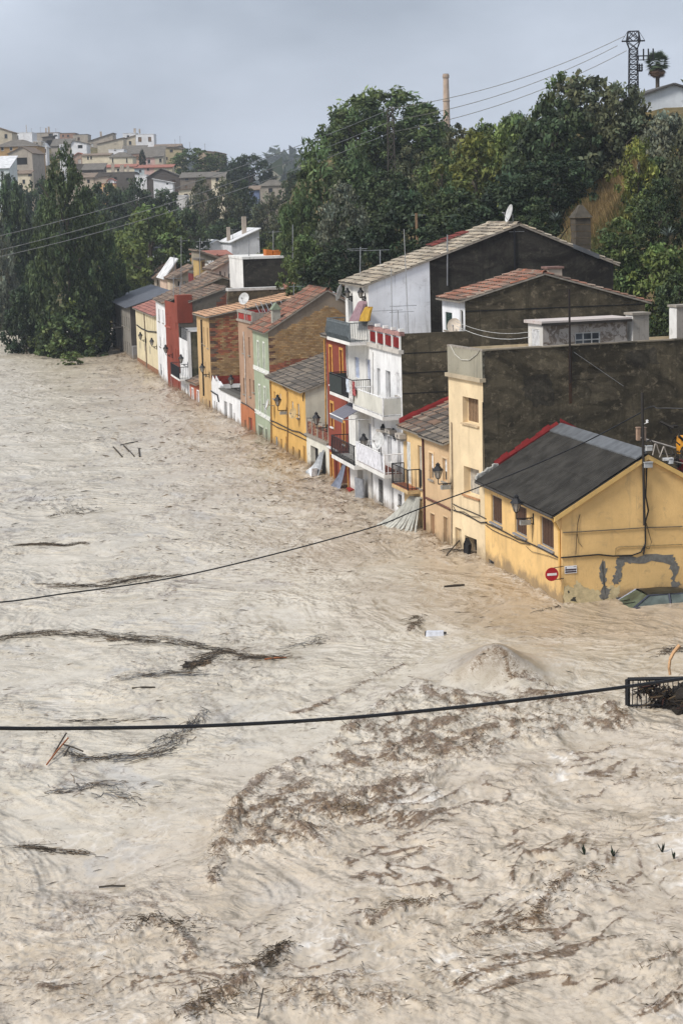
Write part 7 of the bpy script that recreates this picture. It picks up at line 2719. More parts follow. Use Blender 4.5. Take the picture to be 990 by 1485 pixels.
m.build('ring', plaster((.38, .28, .2), (.2, .14, .1), .4, .4, 0), t)


def lattice(mb, base, H, w0, w1, n, r=.05):
    base = Vector(base)
    c = [(-1, -1), (1, -1), (1, 1), (-1, 1)]
    P = []
    for k in range(n + 1):
        t = k / n
        w = (w0 + (w1 - w0) * t) / 2
        P.append([base + Vector((a * w, b * w, H * t)) for a, b in c])
    for k in range(n):
        for j in range(4):
            i = (j + 1) % 4
            mb.bar(P[k][j], P[k + 1][j], r * 1.3)
            mb.bar(P[k][j], P[k + 1][i], r * .8)
            mb.bar(P[k][i], P[k + 1][j], r * .8)
            mb.bar(P[k + 1][j], P[k + 1][i], r * .8)


YP = 185
pt = atY(Z('pyl', 425, 70), YP)
pb = atY(Z('pyl', 440, 740), YP)
k = pt.z - pb.z
zb_ = tz(pb.x, YP) - .5
t = empty('lattice_pylon', 'dark steel lattice pylon on the hilltop with transformer switchgear', 'pylon', (pb.x, YP, zb_), 0)
HB = pb.z - zb_
px2m = lambda n: n / 7.615 / FOC * YP
m = MB()
lattice(m, (0, 0, 0), HB + px2m(740 - 260), px2m(105), px2m(85), 16, .045)
m.build('lattice_shaft', IRON, t)
zw = HB + px2m(740 - 260)
m = MB()
z1_, z2_, z3_ = zw, HB + px2m(740 - 175), HB + px2m(740 - 72)
W0, W1, W2 = px2m(42), px2m(72), px2m(55)
cs = [(-1, -.6), (1, -.6), (1, .6), (-1, .6)]
for j in range(4):
    i = (j + 1) % 4
    A, Bq, C = [Vector((cs[j][0] * w, cs[j][1] * w, z)) for w, z in ((W0, z1_), (W1, z2_), (W2, z3_))]
    A2, B2, C2 = [Vector((cs[i][0] * w, cs[i][1] * w, z)) for w, z in ((W0, z1_), (W1, z2_), (W2, z3_))]
    for p, q in ((A, Bq), (Bq, C), (A, B2), (A2, Bq), (Bq, C2), (B2, C), (Bq, B2), (C, C2)):
        m.bar(p, q, .05)
    m.bar(Bq, Vector((0, 0, z3_)), .04)
    m.bar((Bq + C) / 2, Vector((0, 0, z2_)), .04)
m.build('head', IRON, t)
m = MB()
m.bar((px2m(-125), 0, z2_), (px2m(125), 0, z2_), .1)
m.bar((px2m(-125), 0, z2_), (px2m(-60), 0, z3_), .03)
m.bar((px2m(125), 0, z2_), (px2m(60), 0, z3_), .03)
m.build('cross_arm', IRON, t)
m = MB()
q = HB + px2m(740 - 335)
m.bar((0, -.1, q), (px2m(215), -.1, q), .08)
m.bar((px2m(50), -.1, q - px2m(42)), (px2m(205), -.1, q - px2m(42)), .06)
for xx in (55, 110, 165, 205):
    m.bar((px2m(xx), -.1, q - px2m(42)), (px2m(xx), -.1, q), .05)
for xx in (108, 160, 212):
    m.bar((px2m(xx), -.1, q - px2m(50)), (px2m(xx), -.1, q + px2m(75)), .1)
q2 = HB + px2m(740 - 495)
m.bar((px2m(35), -.1, q2), (px2m(95), -.1, q2), .07)
for xx in (42, 65, 90):
    m.lathe([(.06, 0), (.12, .1), (.06, .2), (.12, .3), (.06, .4), (.12, .5), (.05, .7)], (px2m(xx), -.1, q2), 6)
m.build('switchgear', IRON, t)
tops = [Z('pyl', 345, 92), Z('pyl', 262, 200), Z('pyl', 365, 255)]
YM = 172
mtop = atY(Z('z7', 560, 228), YM)
mbot = atY(Z('z7', 575, 640), YM)
zb_ = tz(mbot.x, YM) - .5
t = empty('lattice_mast', 'thin lattice power mast standing among the hillside trees', 'mast', (mbot.x, YM, zb_), 0)
m = MB()
wm = 34 / 3.414 / FOC * YM
lattice(m, (0, 0, 0), mtop.z - zb_, wm * 1.5, wm * .8, 18, .05)
m.build('lattice_shaft', plain((.06, .05, .042), .7), t)
m = MB()
att = []
for yy in (228, 288, 345):
    p = atY(Z('z7', 580, yy), YM)
    q = p - Vector((mbot.x, YM, zb_))
    m.bar((0, 0, q.z), (q.x + .1, 0, q.z), .07)
    m.lathe([(.03, -.1), (.16, -.06), (.05, 0), (.16, .06), (.03, .1)], (q.x, 0, q.z), 7)
    att.append(p)
m.build('insulators', plain((.6, .6, .62), .4), t)
LEFTW = [(-40, 351), (-40, 372), (-40, 381)]
WIRE = plain((.16, .165, .165), .6)
for k, lab in enumerate(('top', 'middle', 'bottom')):
    a = atY(tops[k], YP)
    cable('%s power line between the hilltop pylon and the mast' % lab, [a, att[k]], .028, plain((.25, .23, .18), .6), 'power_line', 'power line', None, 14, .9)
    b = atY((LEFTW[k][0], LEFTW[k][1]), 165)
    cable('%s power line from the mast across the valley to the left' % lab, [att[k], b], .028, WIRE, 'power_line', 'power line', None, 18, .9)
p = atY(Z('z7', 705, 940), 125)
antenna((p.x, p.y, p.z - 4), atY(Z('z7', 694, 748), 125), 'wooden pole with two white insulators behind the tall white house', [(.98, (.9, 0, 0), 2, .12)], .09, WOODL, 'wooden_pole')
p = atY((150, 490), 232)
antenna((p.x, p.y, -.5), atY((144, 432), 232), 'bare grey tree trunk pole at the far end of the flooded street', (), .14, plain((.16, .14, .12), .9), 'bare_pole')

# stone gate pillar on the bank behind the tall house
a = atY(Z('hill', 45, 920), 116)
b = atY(Z('hill', 148, 920), 116)
t = empty('stone_pillar', 'square stone block pillar with pyramid cap on the earth bank', 'pillar', ((a.x + b.x) / 2, 116, a.z - 2), .2)
w = (b.x - a.x) / 2
hh = atY(Z('hill', 90, 745), 116).z - a.z + 2
m = MB()
nz = 9
for k in range(nz):
    e = rnd.uniform(-.03, .03)
    m.box(-w + e, w + e * .5, -w, w, hh * k / nz, hh * (k + 1) / nz - .03)
m.build('stone_courses', plain((.085, .07, .052), .95, scale=3, bump=.6), t)
m = MB()
m.hexa([(-w - .1, -w - .1, hh), (w + .1, -w - .1, hh), (w + .1, w + .1, hh), (-w - .1, w + .1, hh), (-.1, -.1, hh + .75), (.1, -.1, hh + .75), (.1, .1, hh + .75), (-.1, .1, hh + .75)])
m.build('cap', plain((.075, .065, .05), .95, scale=3, bump=.6), t)

for i, (fx, fy, hx, hy, Y, lab) in enumerate(((197, 208, 197, 192, 600, 'thin aerial left of the white modern house in the town'), (254, 212, 254, 202, 600, 'thin aerial on the brown roofs right of the white modern house'), (262, 214, 261, 197, 600, 'tallest thin aerial on the right part of the town skyline'), (276, 218, 275, 206, 600, 'thin aerial above the green tree in the town'),
                                                  (46, 196, 46, 186, 610, 'thin aerial over the white block on the left skyline'), (82, 196, 81, 186, 690, 'thin aerial on the brown flat topped house'), (59, 196, 59, 184, 690, 'thin aerial between the white block and the brown house'), (298, 222, 297, 208, 600, 'thin aerial on the tan stone house'))):
    antenna(atY((fx, fy), Y), atY((hx, hy), Y), lab, [(.9, (1.2, .4, 0), 4, .8)], .06, GREYFR, group='aerials on the town skyline')
# ------------------------------------------------------------------ trees
def leaf_mat(name, col, trans=.25):
    t = NT(name)
    c = t.mix(1.0, t.attr(), col, 'MULTIPLY')
    oi = t.n('ObjectInfo')
    c = t.mix(t.ramp(oi.outputs['Random'], 0, 1, 0, .35), c, tuple(x * .6 for x in col))
    d = t.bs
    d.inputs['Roughness'].default_value = .6
    d.inputs['Specular IOR Level'].default_value = .25
    t.l(c, d.inputs['Base Color'])
    tr = t.n('BsdfTranslucent')
    t.l(c, tr.inputs['Color'])
    mx = t.n('MixShader')
    mx.inputs[0].default_value = trans
    t.l(d.outputs[0], mx.inputs[1])
    t.l(tr.outputs[0], mx.inputs[2])
    t.l(mx.outputs[0], t.out.inputs['Surface'])
    return t.m


LF = {'dark': leaf_mat('leaf_dark_green', (.050, .072, .030)), 'mid': leaf_mat('leaf_green', (.088, .122, .040)), 'bright': leaf_mat('leaf_bright', (.115, .155, .045)),
      'olive': leaf_mat('leaf_olive', (.092, .102, .054)), 'pine': leaf_mat('leaf_pine', (.078, .110, .040)), 'grey': leaf_mat('leaf_silver', (.14, .155, .11)),
      'yellow': leaf_mat('leaf_yellowish', (.15, .165, .040)), 'deep': leaf_mat('leaf_deep', (.034, .052, .024))}
LF['poplar'] = leaf_mat('leaf_poplar', (.062, .088, .033))
BARK = plain((.075, .06, .045), .95, scale=4, bump=.6)


def shape_fn(kind):
    if kind == 'poplar':
        return lambda t: np.interp(t, [0, .08, .3, .55, .75, .9, 1], [.34, .46, .5, .43, .30, .17, .04])
    if kind == 'round':
        return lambda t: .5 * np.sqrt(np.clip(1 - (2 * t - 1) ** 2, 0, 1)) + .03
    if kind == 'umbrella':
        return lambda t: np.interp(t, [0, .2, .45, .75, 1], [.22, .44, .5, .42, .1])
    if kind == 'shrub':
        return lambda t: np.interp(t, [0, .3, .7, 1], [.48, .5, .38, .1])
    return lambda t: np.interp(t, [0, .25, .6, 1], [.2, .46, .45, .12])


def crown(name, seed, kind, nclump, per, leaf, rc, aspect=1.6, lump=.28, hollow=.5, up=.35, bright=(.42, 1.7)):
    g = np.random.default_rng(seed)
    f = shape_fn(kind)
    t = g.random(nclump * 3)
    keep = g.random(len(t)) < f(t) / .53
    t = t[keep][:nclump]
    n = len(t)
    ph = g.uniform(0, 2 * PI, n)
    lob = 1 + lump * pn(np.cos(ph) * 1.6 + seed, np.sin(ph) * 1.6 + t * 4, seed)
    lob = lob + lump * .7 * pn(np.cos(ph) * 4 + seed, np.sin(ph) * 4 + t * 9, seed + 3)
    rr = f(t) * lob * (hollow + (1 - hollow) * g.random(n) ** .5)
    cen = np.stack([rr * np.cos(ph), rr * np.sin(ph), t + lump * .12 * pn(ph * 2, t * 5, seed + 9)], -1)
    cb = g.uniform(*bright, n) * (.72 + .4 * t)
    hue = g.uniform(-.12, .12, n)
    size = rc * g.uniform(.6, 1.35, n)
    c = np.repeat(cen, per, 0)
    N = len(c)
    dirn = g.normal(size=(N, 3))
    dirn /= np.linalg.norm(dirn, axis=1, keepdims=True)
    rad_ = g.random(N) ** .45
    off = dirn * (rad_ * np.repeat(size, per))[:, None]
    off[:, 2] *= .75
    p = c + off
    out = off / (np.linalg.norm(off, axis=1, keepdims=True) + 1e-6)
    nr = g.normal(size=(N, 3)) * .55 + out * .7 + np.array([0, 0, up])
    nr /= np.linalg.norm(nr, axis=1, keepdims=True)
    a = np.cross(nr, g.normal(size=(N, 3)))
    a /= np.linalg.norm(a, axis=1, keepdims=True)
    b = np.cross(nr, a)
    s = leaf * g.uniform(.6, 1.4, N)[:, None]
    a, b = a * s * aspect * .5, b * s * .5
    V = np.stack([p - a, p - b * .9 + a * .1, p + a, p + b * .9 + a * .1], 1).reshape(-1, 3)
    F = np.arange(N * 4).reshape(N, 4)
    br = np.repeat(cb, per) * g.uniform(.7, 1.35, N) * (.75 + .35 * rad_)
    hu = np.repeat(hue, per) + g.uniform(-.06, .06, N)
    col = np.stack([br * (1 + hu), br, br * (1 - hu)], -1)
    return V, F, np.repeat(col, 4, 0)


CROWN = {}


def crown_me(key, mat):
    k = (key, mat)
    if k not in CROWN:
        spec = {'poplar': ('poplar', 760, 38, .018, .05, 1.5, .16, .3), 'poplar2': ('poplar', 520, 34, .020, .06, 1.5, .25, .3),
                'broad': ('round', 210, 36, .034, .085, 1.5, .42, .45), 'broad2': ('mix', 200, 36, .034, .09, 1.6, .5, .4),
                'broad3': ('mix', 230, 30, .030, .08, 1.5, .55, .35), 'pine': ('umbrella', 250, 46, .020, .07, 2.6, .36, .5),
                'feather': ('mix', 150, 60, .022, .095, 2.8, .45, .4), 'airy': ('mix', 95, 34, .036, .085, 2.0, .6, .3), 'shrub': ('shrub', 110, 34, .046, .11, 1.6, .45, .4),
                'far': ('mix', 110, 20, .05, .10, 1.5, .5, .4)}[key]
        sd = abs(hash_(key)) % 1000
        V, F, C = crown(key, sd, spec[0], spec[1], spec[2], spec[3], spec[4], spec[5], spec[6], spec[7])
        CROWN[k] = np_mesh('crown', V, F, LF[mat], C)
    return CROWN[k]


def hash_(s):
    v = 7
    for ch in s:
        v = v * 31 + ord(ch)
    return v


TRUNK = {}


def trunk_me(sd):
    if sd not in TRUNK:
        g = random.Random(sd)
        m = MB()
        m.tube([(0, 0, -.25), (.01, 0, .2), (g.uniform(-.03, .03), g.uniform(-.03, .03), .55), (g.uniform(-.05, .05), g.uniform(-.05, .05), .9)], .035, 7, r2=.008)
        for k in range(9):
            z = .22 + .07 * k
            a = g.uniform(0, 6.28)
            l = g.uniform(.2, .42) * (1.1 - z * .5)
            m.tube([(0, 0, z), (l * .5 * math.cos(a), l * .5 * math.sin(a), z + .1), (l * math.cos(a), l * math.sin(a), z + g.uniform(.14, .26))], .014, 5, r2=.003)
        TRUNK[sd] = m.mesh('trunk', BARK)
    return TRUNK[sd]


TREES = []


def tree(px, ytop, ybot, wpx, Y, kind, mat, label, name='tree', cat='tree', group=None, trunk=True, rz=None, base=None, wy=None):
    """crown measured in the photograph, standing at depth Y on the terrain"""
    top, bot = atY((px, ytop), Y), atY((px, ybot), Y)
    w = wpx / FOC * Y
    hh = top.z - bot.z
    gz = base if base is not None else min(tz(top.x, Y), bot.z)
    t = empty(name, label, cat, (top.x, Y, gz), rnd.uniform(0, 6.28) if rz is None else rz, group)
    c = link('crown', crown_me(kind, mat), t)
    c.location = (0, 0, bot.z - gz)
    c.scale = (w, wy or w, hh)
    if trunk:
        b = link('trunk', trunk_me(rnd.randrange(4)), t)
        H_ = top.z - gz
        b.scale = (min(w, H_ * .7), min(w, H_ * .7), H_ * .92)
    TREES.append(t)
    return t


G1, G2, G3 = 'trees on the hillside behind the houses', 'trees of the belt beyond the river bend', 'shrubs on the earth bank'
# poplar clump standing in the flood
tree(91, 212, 528, 122, 205, 'poplar', 'poplar', 'tall dark green poplar standing in the flood, largest tree at the left', 'poplar_tree', group='poplars in the flood', base=-1, wy=9)
tree(134, 290, 500, 70, 212, 'poplar2', 'poplar', 'second poplar standing in the flood behind the largest, on its right', 'poplar_tree', group='poplars in the flood', base=-1, wy=7)
tree(34, 412, 528, 66, 209, 'broad2', 'deep', 'dark bushy tree leaning out of the flood left of the tall poplar', 'flooded_tree', base=-1)
tree(100, 440, 528, 92, 202, 'shrub', 'mid', 'leafy low growth at the foot of the tall poplar', 'flooded_bush', 'bush', base=-1)
tree(140, 400, 478, 50, 214, 'broad3', 'bright', 'lighter leafy bough right of the poplar clump, near the far street end', 'flooded_tree', base=-1)
tree(46, 385, 505, 50, 211, 'broad3', 'dark', 'dark tree filling the left flank of the tall poplar', 'flooded_tree', base=-1)
# belt behind
LB = [(8, 258, 420, 80, 395, 'broad', 'dark', 'dark tree before the white roofed house at the left edge'), (52, 262, 420, 80, 400, 'broad3', 'dark', 'dark tree at the foot of the tall brown stone house'), (130, 272, 400, 90, 405, 'broad2', 'dark', 'dark tree of the belt below the low brownish house'), (175, 276, 400, 80, 410, 'broad', 'dark', 'dark tree of the belt below the orange shed, farther back'), (14, 262, 470, 70, 262, 'broad2', 'dark', 'dark green tree at the left picture edge behind the poplars'), (-14, 300, 490, 70, 250, 'broad3', 'grey', 'greyish tree cut by the left picture edge'),
      (40, 330, 480, 60, 268, 'broad', 'dark', 'dark tree seen through the gap left of the poplars'),
      (216, 296, 425, 118, 245, 'broad2', 'bright', 'light green rounded tree right of the poplars, before the dark belt'), (176, 330, 440, 70, 250, 'broad3', 'mid', 'smaller green tree between the poplars and the light green tree'),
      (258, 335, 420, 60, 248, 'broad3', 'mid', 'green tree at the right shoulder of the light green tree'),
      (150, 268, 380, 70, 330, 'broad', 'dark', 'dark tree of the belt directly right of the poplar crown'), (196, 262, 370, 80, 345, 'feather', 'dark', 'dark feathery tree of the belt below the orange shed'),
      (238, 272, 370, 70, 350, 'broad2', 'dark', 'dark tree of the belt below the white annexe'), (292, 258, 372, 62, 330, 'poplar2', 'olive', 'grey green poplar right of the ruined white house'),
      (326, 262, 372, 58, 335, 'broad3', 'olive', 'grey green tree right of the grey green poplar'), (352, 262, 372, 60, 340, 'poplar2', 'dark', 'dark narrow tree in the middle of the valley belt'),
      (388, 282, 372, 56, 330, 'feather', 'olive', 'hazy willow like tree left of the big green hillside tree'), (405, 290, 380, 40, 300, 'broad3', 'olive', 'pale tree tucked behind the big green hillside tree'),
      (270, 300, 390, 66, 300, 'broad2', 'dark', 'dark tree behind the light green tree, left of the white gabled house'), (330, 318, 380, 70, 310, 'broad', 'dark', 'low dark tree above the white gabled house'),
      (385, 335, 395, 55, 300, 'broad3', 'mid', 'green tree behind the chimneys of the white gabled house'), (396, 350, 385, 44, 205, 'airy', 'yellow', 'yellowish bush behind the dark box building'),
      (362, 222, 285, 72, 470, 'pine', 'deep', 'dark round topped pine at the right end of the hill town'), (340, 238, 285, 40, 475, 'broad', 'deep', 'small dark tree left of the round topped pine'), (280, 216, 258, 62, 520, 'broad', 'mid', 'green tree before the tan stone house in the hill town'),
      (206, 216, 240, 11, 545, 'poplar', 'deep', 'slim dark cypress between the salmon and the pink house'), (318, 222, 250, 36, 540, 'broad3', 'dark', 'small dark tree before the stone houses at the right of the town'),
      (425, 245, 300, 40, 380, 'broad2', 'dark', 'distant tree at the left edge of the big green hillside tree'), (110, 440, 492, 70, 268, 'broad', 'dark', 'dark bush behind the foot of the poplars'), (155, 400, 470, 60, 275, 'broad2', 'dark', 'dark tree behind the far street end'), (195, 370, 430, 70, 265, 'broad', 'dark', 'dark tree behind the grey building roof'),
      (20, 440, 500, 80, 258, 'shrub', 'dark', 'dark bushes on the far bank at the left edge')]
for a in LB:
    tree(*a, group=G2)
# hillside on the right
RB = [(560, 124, 285, 195, 200, 'pine', 'pine', 'big rounded stone pine on the skyline left of the chimney'), (520, 150, 270, 110, 196, 'pine', 'pine', 'left shoulder pine of the big skyline pine'), (612, 165, 280, 100, 198, 'pine', 'pine', 'right shoulder pine of the big skyline pine'),
      (468, 208, 420, 140, 165, 'feather', 'pine', 'big feathery green tree at the left end of the hillside'), (520, 212, 420, 100, 168, 'feather', 'pine', 'feathery tree right behind the big feathery green tree'), (432, 280, 425, 62, 160, 'feather', 'pine', 'lower feathery tree at the left end of the hillside'),
      (498, 268, 400, 80, 150, 'broad3', 'grey', 'silvery green tree before the feathery trees'), (440, 340, 440, 70, 148, 'broad2', 'mid', 'green tree behind the dark box building'), (520, 330, 420, 90, 135, 'broad', 'deep', 'deep green bush behind the antennas of the tall white house'),
      (590, 275, 400, 110, 130, 'broad2', 'deep', 'deep green tree behind the pale tiled roof'), (560, 250, 340, 80, 160, 'broad', 'dark', 'dark tree at the foot of the lattice mast'), (640, 215, 340, 90, 165, 'broad3', 'mid', 'loose green tree right of the lattice mast'),
      (690, 190, 330, 110, 150, 'airy', 'yellow', 'yellow green loose tree in the middle of the slope'), (700, 180, 330, 100, 158, 'broad3', 'mid', 'mid green tree behind the yellow green loose tree'), (655, 270, 380, 110, 128, 'broad2', 'dark', 'dark tree above the ridge of the tall white house'),
      (745, 165, 320, 90, 155, 'broad2', 'bright', 'light green tree left of the big skyline tree'), (748, 160, 260, 60, 172, 'pine', 'dark', 'small dark pine on the skyline right of the chimney'), (815, 108, 270, 95, 150, 'airy', 'mid', 'airy tree breaking the skyline in the centre right'),
      (850, 112, 320, 180, 145, 'broad3', 'olive', 'largest olive green tree on the right skyline'), (800, 150, 330, 120, 142, 'broad', 'dark', 'dark tree below the airy skyline tree'), (900, 118, 280, 110, 143, 'broad2', 'olive', 'olive green tree touching the lattice pylon'),
      (740, 250, 370, 120, 124, 'broad2', 'deep', 'deep green tree above the ridge dish of the tall house'), (800, 225, 300, 90, 128, 'broad', 'deep', 'deep shaded tree above the stone pillar'), (690, 300, 380, 110, 118, 'shrub', 'deep', 'shaded bush behind the pale tiled ridge'),
      (965, 160, 300, 90, 136, 'broad2', 'grey', 'silvery tree below the white hilltop house'), (1000, 190, 380, 90, 128, 'broad3', 'olive', 'olive tree cut by the right picture edge'), (925, 200, 330, 70, 124, 'airy', 'yellow', 'yellow green sapling before the silvery tree'),
      (938, 275, 345, 70, 118, 'airy', 'bright', 'bright green loose bush on the bank right of the stone pillar'), (955, 260, 380, 80, 117, 'broad3', 'dark', 'dark green bush on the bank at the right'), (900, 320, 400, 80, 112, 'shrub', 'mid', 'green bush right of the dark gable end'),
      (960, 352, 490, 120, 110, 'broad2', 'bright', 'bright green tree at the right edge above the terrace wall'), (905, 370, 490, 60, 111, 'shrub', 'mid', 'green bush behind the end of the rear gable'), (985, 400, 510, 70, 106, 'broad', 'dark', 'dark green bush behind the right edge terrace pillar'),
      (770, 300, 350, 60, 116, 'shrub', 'dark', 'dark shrub left of the agave on the bank'), (620, 330, 400, 90, 122, 'shrub', 'deep', 'deep shrub behind the white insulator pole'),
      (660, 180, 260, 60, 175, 'airy', 'olive', 'thin leafed tree on the skyline below the chimney'), (725, 185, 270, 70, 165, 'broad', 'mid', 'green rounded tree on the skyline in the middle'), (600, 215, 320, 80, 170, 'broad3', 'olive', 'olive tree between the lattice mast and the skyline pine'),
      (780, 190, 290, 80, 152, 'broad3', 'mid', 'green tree between the light green tree and the largest olive tree'), (948, 225, 330, 80, 130, 'broad2', 'dark', 'dark tree behind the yellow green sapling'), (470, 370, 440, 80, 140, 'shrub', 'deep', 'deep bush above the roof hut of the green house')]
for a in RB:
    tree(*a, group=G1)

# dry grass on the bare earth bank
def hit(px, py, y0=85, y1=230):
    d = ray((px, py))
    for k in range(300):
        Y = y0 + (y1 - y0) * k / 300
        p = CP + d * (Y / d.y)
        if p.z < tz(p.x, Y):
            return p
    return atY((px, py), y1)


def grass(label, spots, n, col, hgt, seed):
    g = np.random.default_rng(seed)
    V, F, C = [], [], []
    for (px, py, Y, w, d) in spots:
        c = hit(px, py)
        for k in range(n):
            x, y = c.x + g.normal() * w, c.y + g.normal() * d
            z = tz(x, y)
            h_ = hgt * g.uniform(.5, 1.3)
            a = g.uniform(0, 6.28)
            lx, ly = math.cos(a) * h_ * .45, math.sin(a) * h_ * .45
            s = .03
            i = len(V)
            V += [(x - s, y, z - .05), (x + s, y, z - .05), (x + lx + s * .3, y + ly, z + h_)]
            F.append((i, i + 1, i + 2))
            b = g.uniform(.6, 1.3)
            C += [(col[0] * b, col[1] * b, col[2] * b)] * 3
    o = link('dry_grass', np_mesh('dry_grass', np.array(V), np.array(F), vcol('grass', .9, .1, 0, 3), np.array(C)), kind='stuff')
    o['label'] = label


grass('dry straw coloured grass hanging over the earth bank', [(880, 290, 0, 1.0, 1.2), (868, 312, 0, .8, 1.0), (895, 275, 0, .9, 1.0), (800, 300, 0, .9, 1.0), (912, 262, 0, .8, 1.2), (860, 335, 0, .5, .8), (900, 255, 0, .7, 1.0), (845, 320, 0, .6, .8), (885, 315, 0, .6, .8)], 1300, (.27, .19, .085), .7, 3)
grass('low green weeds on the earth bank around the stone pillar', [(900, 300, 0, 1.2, 1.4), (925, 290, 0, 1.2, 1.4), (870, 345, 0, .8, 1.0), (905, 330, 0, 1.2, 1.4), (830, 295, 0, .8, 1.0), (890, 262, 0, 1.0, 1.2), (850, 300, 0, .6, .8)], 900, (.10, .11, .035), .55, 8)
# agave rosettes
for px, py, Y, s, lab in ((805, 312, 117, .6, 'grey green agave rosette left of the stone pillar'), (968, 335, 114, .7, 'grey agave rosette on the bank at the right')):
    p = atY((px, py), Y)
    t = empty('agave_plant', lab, 'agave', (p.x, Y, p.z - .3), 0, 'agaves on the bank')
    m = MB()
    for k in range(18):
        a = 2.4 * k
        e = .3 + .9 * (k / 18)
        d = Vector((math.cos(a) * math.cos(e), math.sin(a) * math.cos(e), math.sin(e)))
        sd = Vector((-math.sin(a), math.cos(a), 0)) * .07 * s
        tip = d * s
        mid = d * s * .5 + Vector((0, 0, .06))
        m.face([-sd * .7, sd * .7, mid + sd, tip, mid - sd])
        m.face([-sd * .7 - d * .0 + Vector((0, 0, -.03)), mid - sd - Vector((0, 0, .03)), tip, mid + sd - Vector((0, 0, .03)), sd * .7 + Vector((0, 0, -.03))])
    m.build('leaves', plain((.13, .16, .14), .8), t)

# fan palm on the hilltop
def palm():
    Y = 200
    top = atY(Z('pyl', 700, 240), Y)
    cen = atY(Z('pyl', 705, 400), Y)
    low = atY(Z('pyl', 700, 620), Y)
    gz = min(tz(cen.x, Y), low.z - 1)
    t = empty('fan_palm', 'fan palm with a shaggy skirt of dead fronds on the hilltop', 'palm', (cen.x, Y, gz), 0)
    m = MB()
    m.tube([(0, 0, 0), (0, 0, cen.z - gz)], .22, 8, r2=.2)
    m.build('trunk', BARK, t)
    R_ = (cen.x - atY(Z('pyl', 560, 400), Y).x)
    fr = MB()
    fr.tube([(0, 0, 0), (R_ * .55, 0, .02)], .02, 4)
    for k in range(15):
        a = rad(-75 + 150 * k / 14)
        l = R_ * (.5 + .1 * math.cos(a * 1.2))
        p = Vector((R_ * .5, 0, 0))
        q = p + Vector((l * math.cos(a), l * math.sin(a), -.10 * l * abs(math.sin(a)) - .12 * l))
        s = Vector((-math.sin(a), math.cos(a), 0)) * .055
        fr.face([p, p + (q - p) * .5 + s, q, p + (q - p) * .5 - s])
    me = fr.mesh('frond', plain((.075, .105, .05), .7))
    me2 = fr.mesh('dead_frond', plain((.14, .085, .05), .9))
    for k in range(34):
        o = link('frond', me, t)
        o.location = (0, 0, cen.z - gz + .1)
        e = rad(75 - 112 * (k / 34) ** .8)
        o.rotation_euler = (rnd.uniform(-.4, .4), -e, 2.4 * k)
    for k in range(40):
        o = link('dead_frond', me2, t)
        o.location = (0, 0, cen.z - gz - .02 * (k % 8))
        o.rotation_euler = (rnd.uniform(-.5, .5), rad(38 + 42 * rnd.random()), 2.4 * k + 1)


palm()

# far wooded skyline: reads as one mass
V, F, C = [], [], []
g = np.random.default_rng(77)
n0 = 0
for k in range(420):
    Y = g.uniform(900, 2300)
    a = g.uniform(-.24, .24)
    X = a * Y
    z = tz(X, Y)
    v, f, c = None, None, None
    s = g.uniform(9, 18)
    for j in range(26):
        d = g.normal(size=3)
        d /= np.linalg.norm(d)
        p = np.array([X, Y, z + s * .35]) + d * s * np.array([.5, .5, .4]) * g.random() ** .3
        q = g.normal(size=(4, 3)) * s * .22
        i = len(V)
        V += [tuple(p + q[0]), tuple(p + q[1]), tuple(p + q[2])]
        F.append((i, i + 1, i + 2))
        b = g.uniform(.6, 1.3)
        C += [(b, b, b)] * 3
o = link('distant_wood', np_mesh('distant_wood', np.array(V), np.array(F), LF['dark'], np.array(C)), kind='stuff')
o['label'] = 'distant wooded ridge fading into the rain haze'


def scrub():
    g = np.random.default_rng(31)
    X, Y = g.uniform(14, 80, 900), g.uniform(60, 190, 900)
    z = terr(X, Y)
    sd = ((X - FX) + (Y - FY) * .24) / 1.028
    k = (z > 5) & (sd > 15) & (g.random(900) < .75) & (X / Y > .19)
    P, F, C = [], [], []
    for x, y, zz in zip(X[k], Y[k], z[k]):
        s = g.uniform(.8, 2.6)
        n = 70
        d = g.normal(size=(n, 3))
        d /= np.linalg.norm(d, axis=1, keepdims=True)
        p = np.array([x, y, zz + s * .3]) + d * (s * g.random(n) ** .4)[:, None] * np.array([1, 1, .7])
        q = g.normal(size=(n, 3, 3)) * .22
        V = (p[:, None, :] + q).reshape(-1, 3)
        i = len(P)
        P += [tuple(v) for v in V]
        F += [(i + 3 * j, i + 3 * j + 1, i + 3 * j + 2) for j in range(n)]
        b = g.uniform(.5, 1.5)
        C += [(b * g.uniform(.8, 1.2),) * 3 for _ in range(3 * n)]
    o = link('hillside_scrub', np_mesh('hillside_scrub', np.array(P), np.array(F), LF['olive'], np.array(C)), kind='stuff')
    o['label'] = 'low scrub covering the slope beyond the right edge'


scrub()
# ------------------------------------------------------------------ things afloat
DEB = [(.06, .048, .035), (.045, .037, .03), (.09, .068, .046), (.032, .028, .024), (.14, .10, .065)]


def surf(x, y):
    return water_h(x, y)


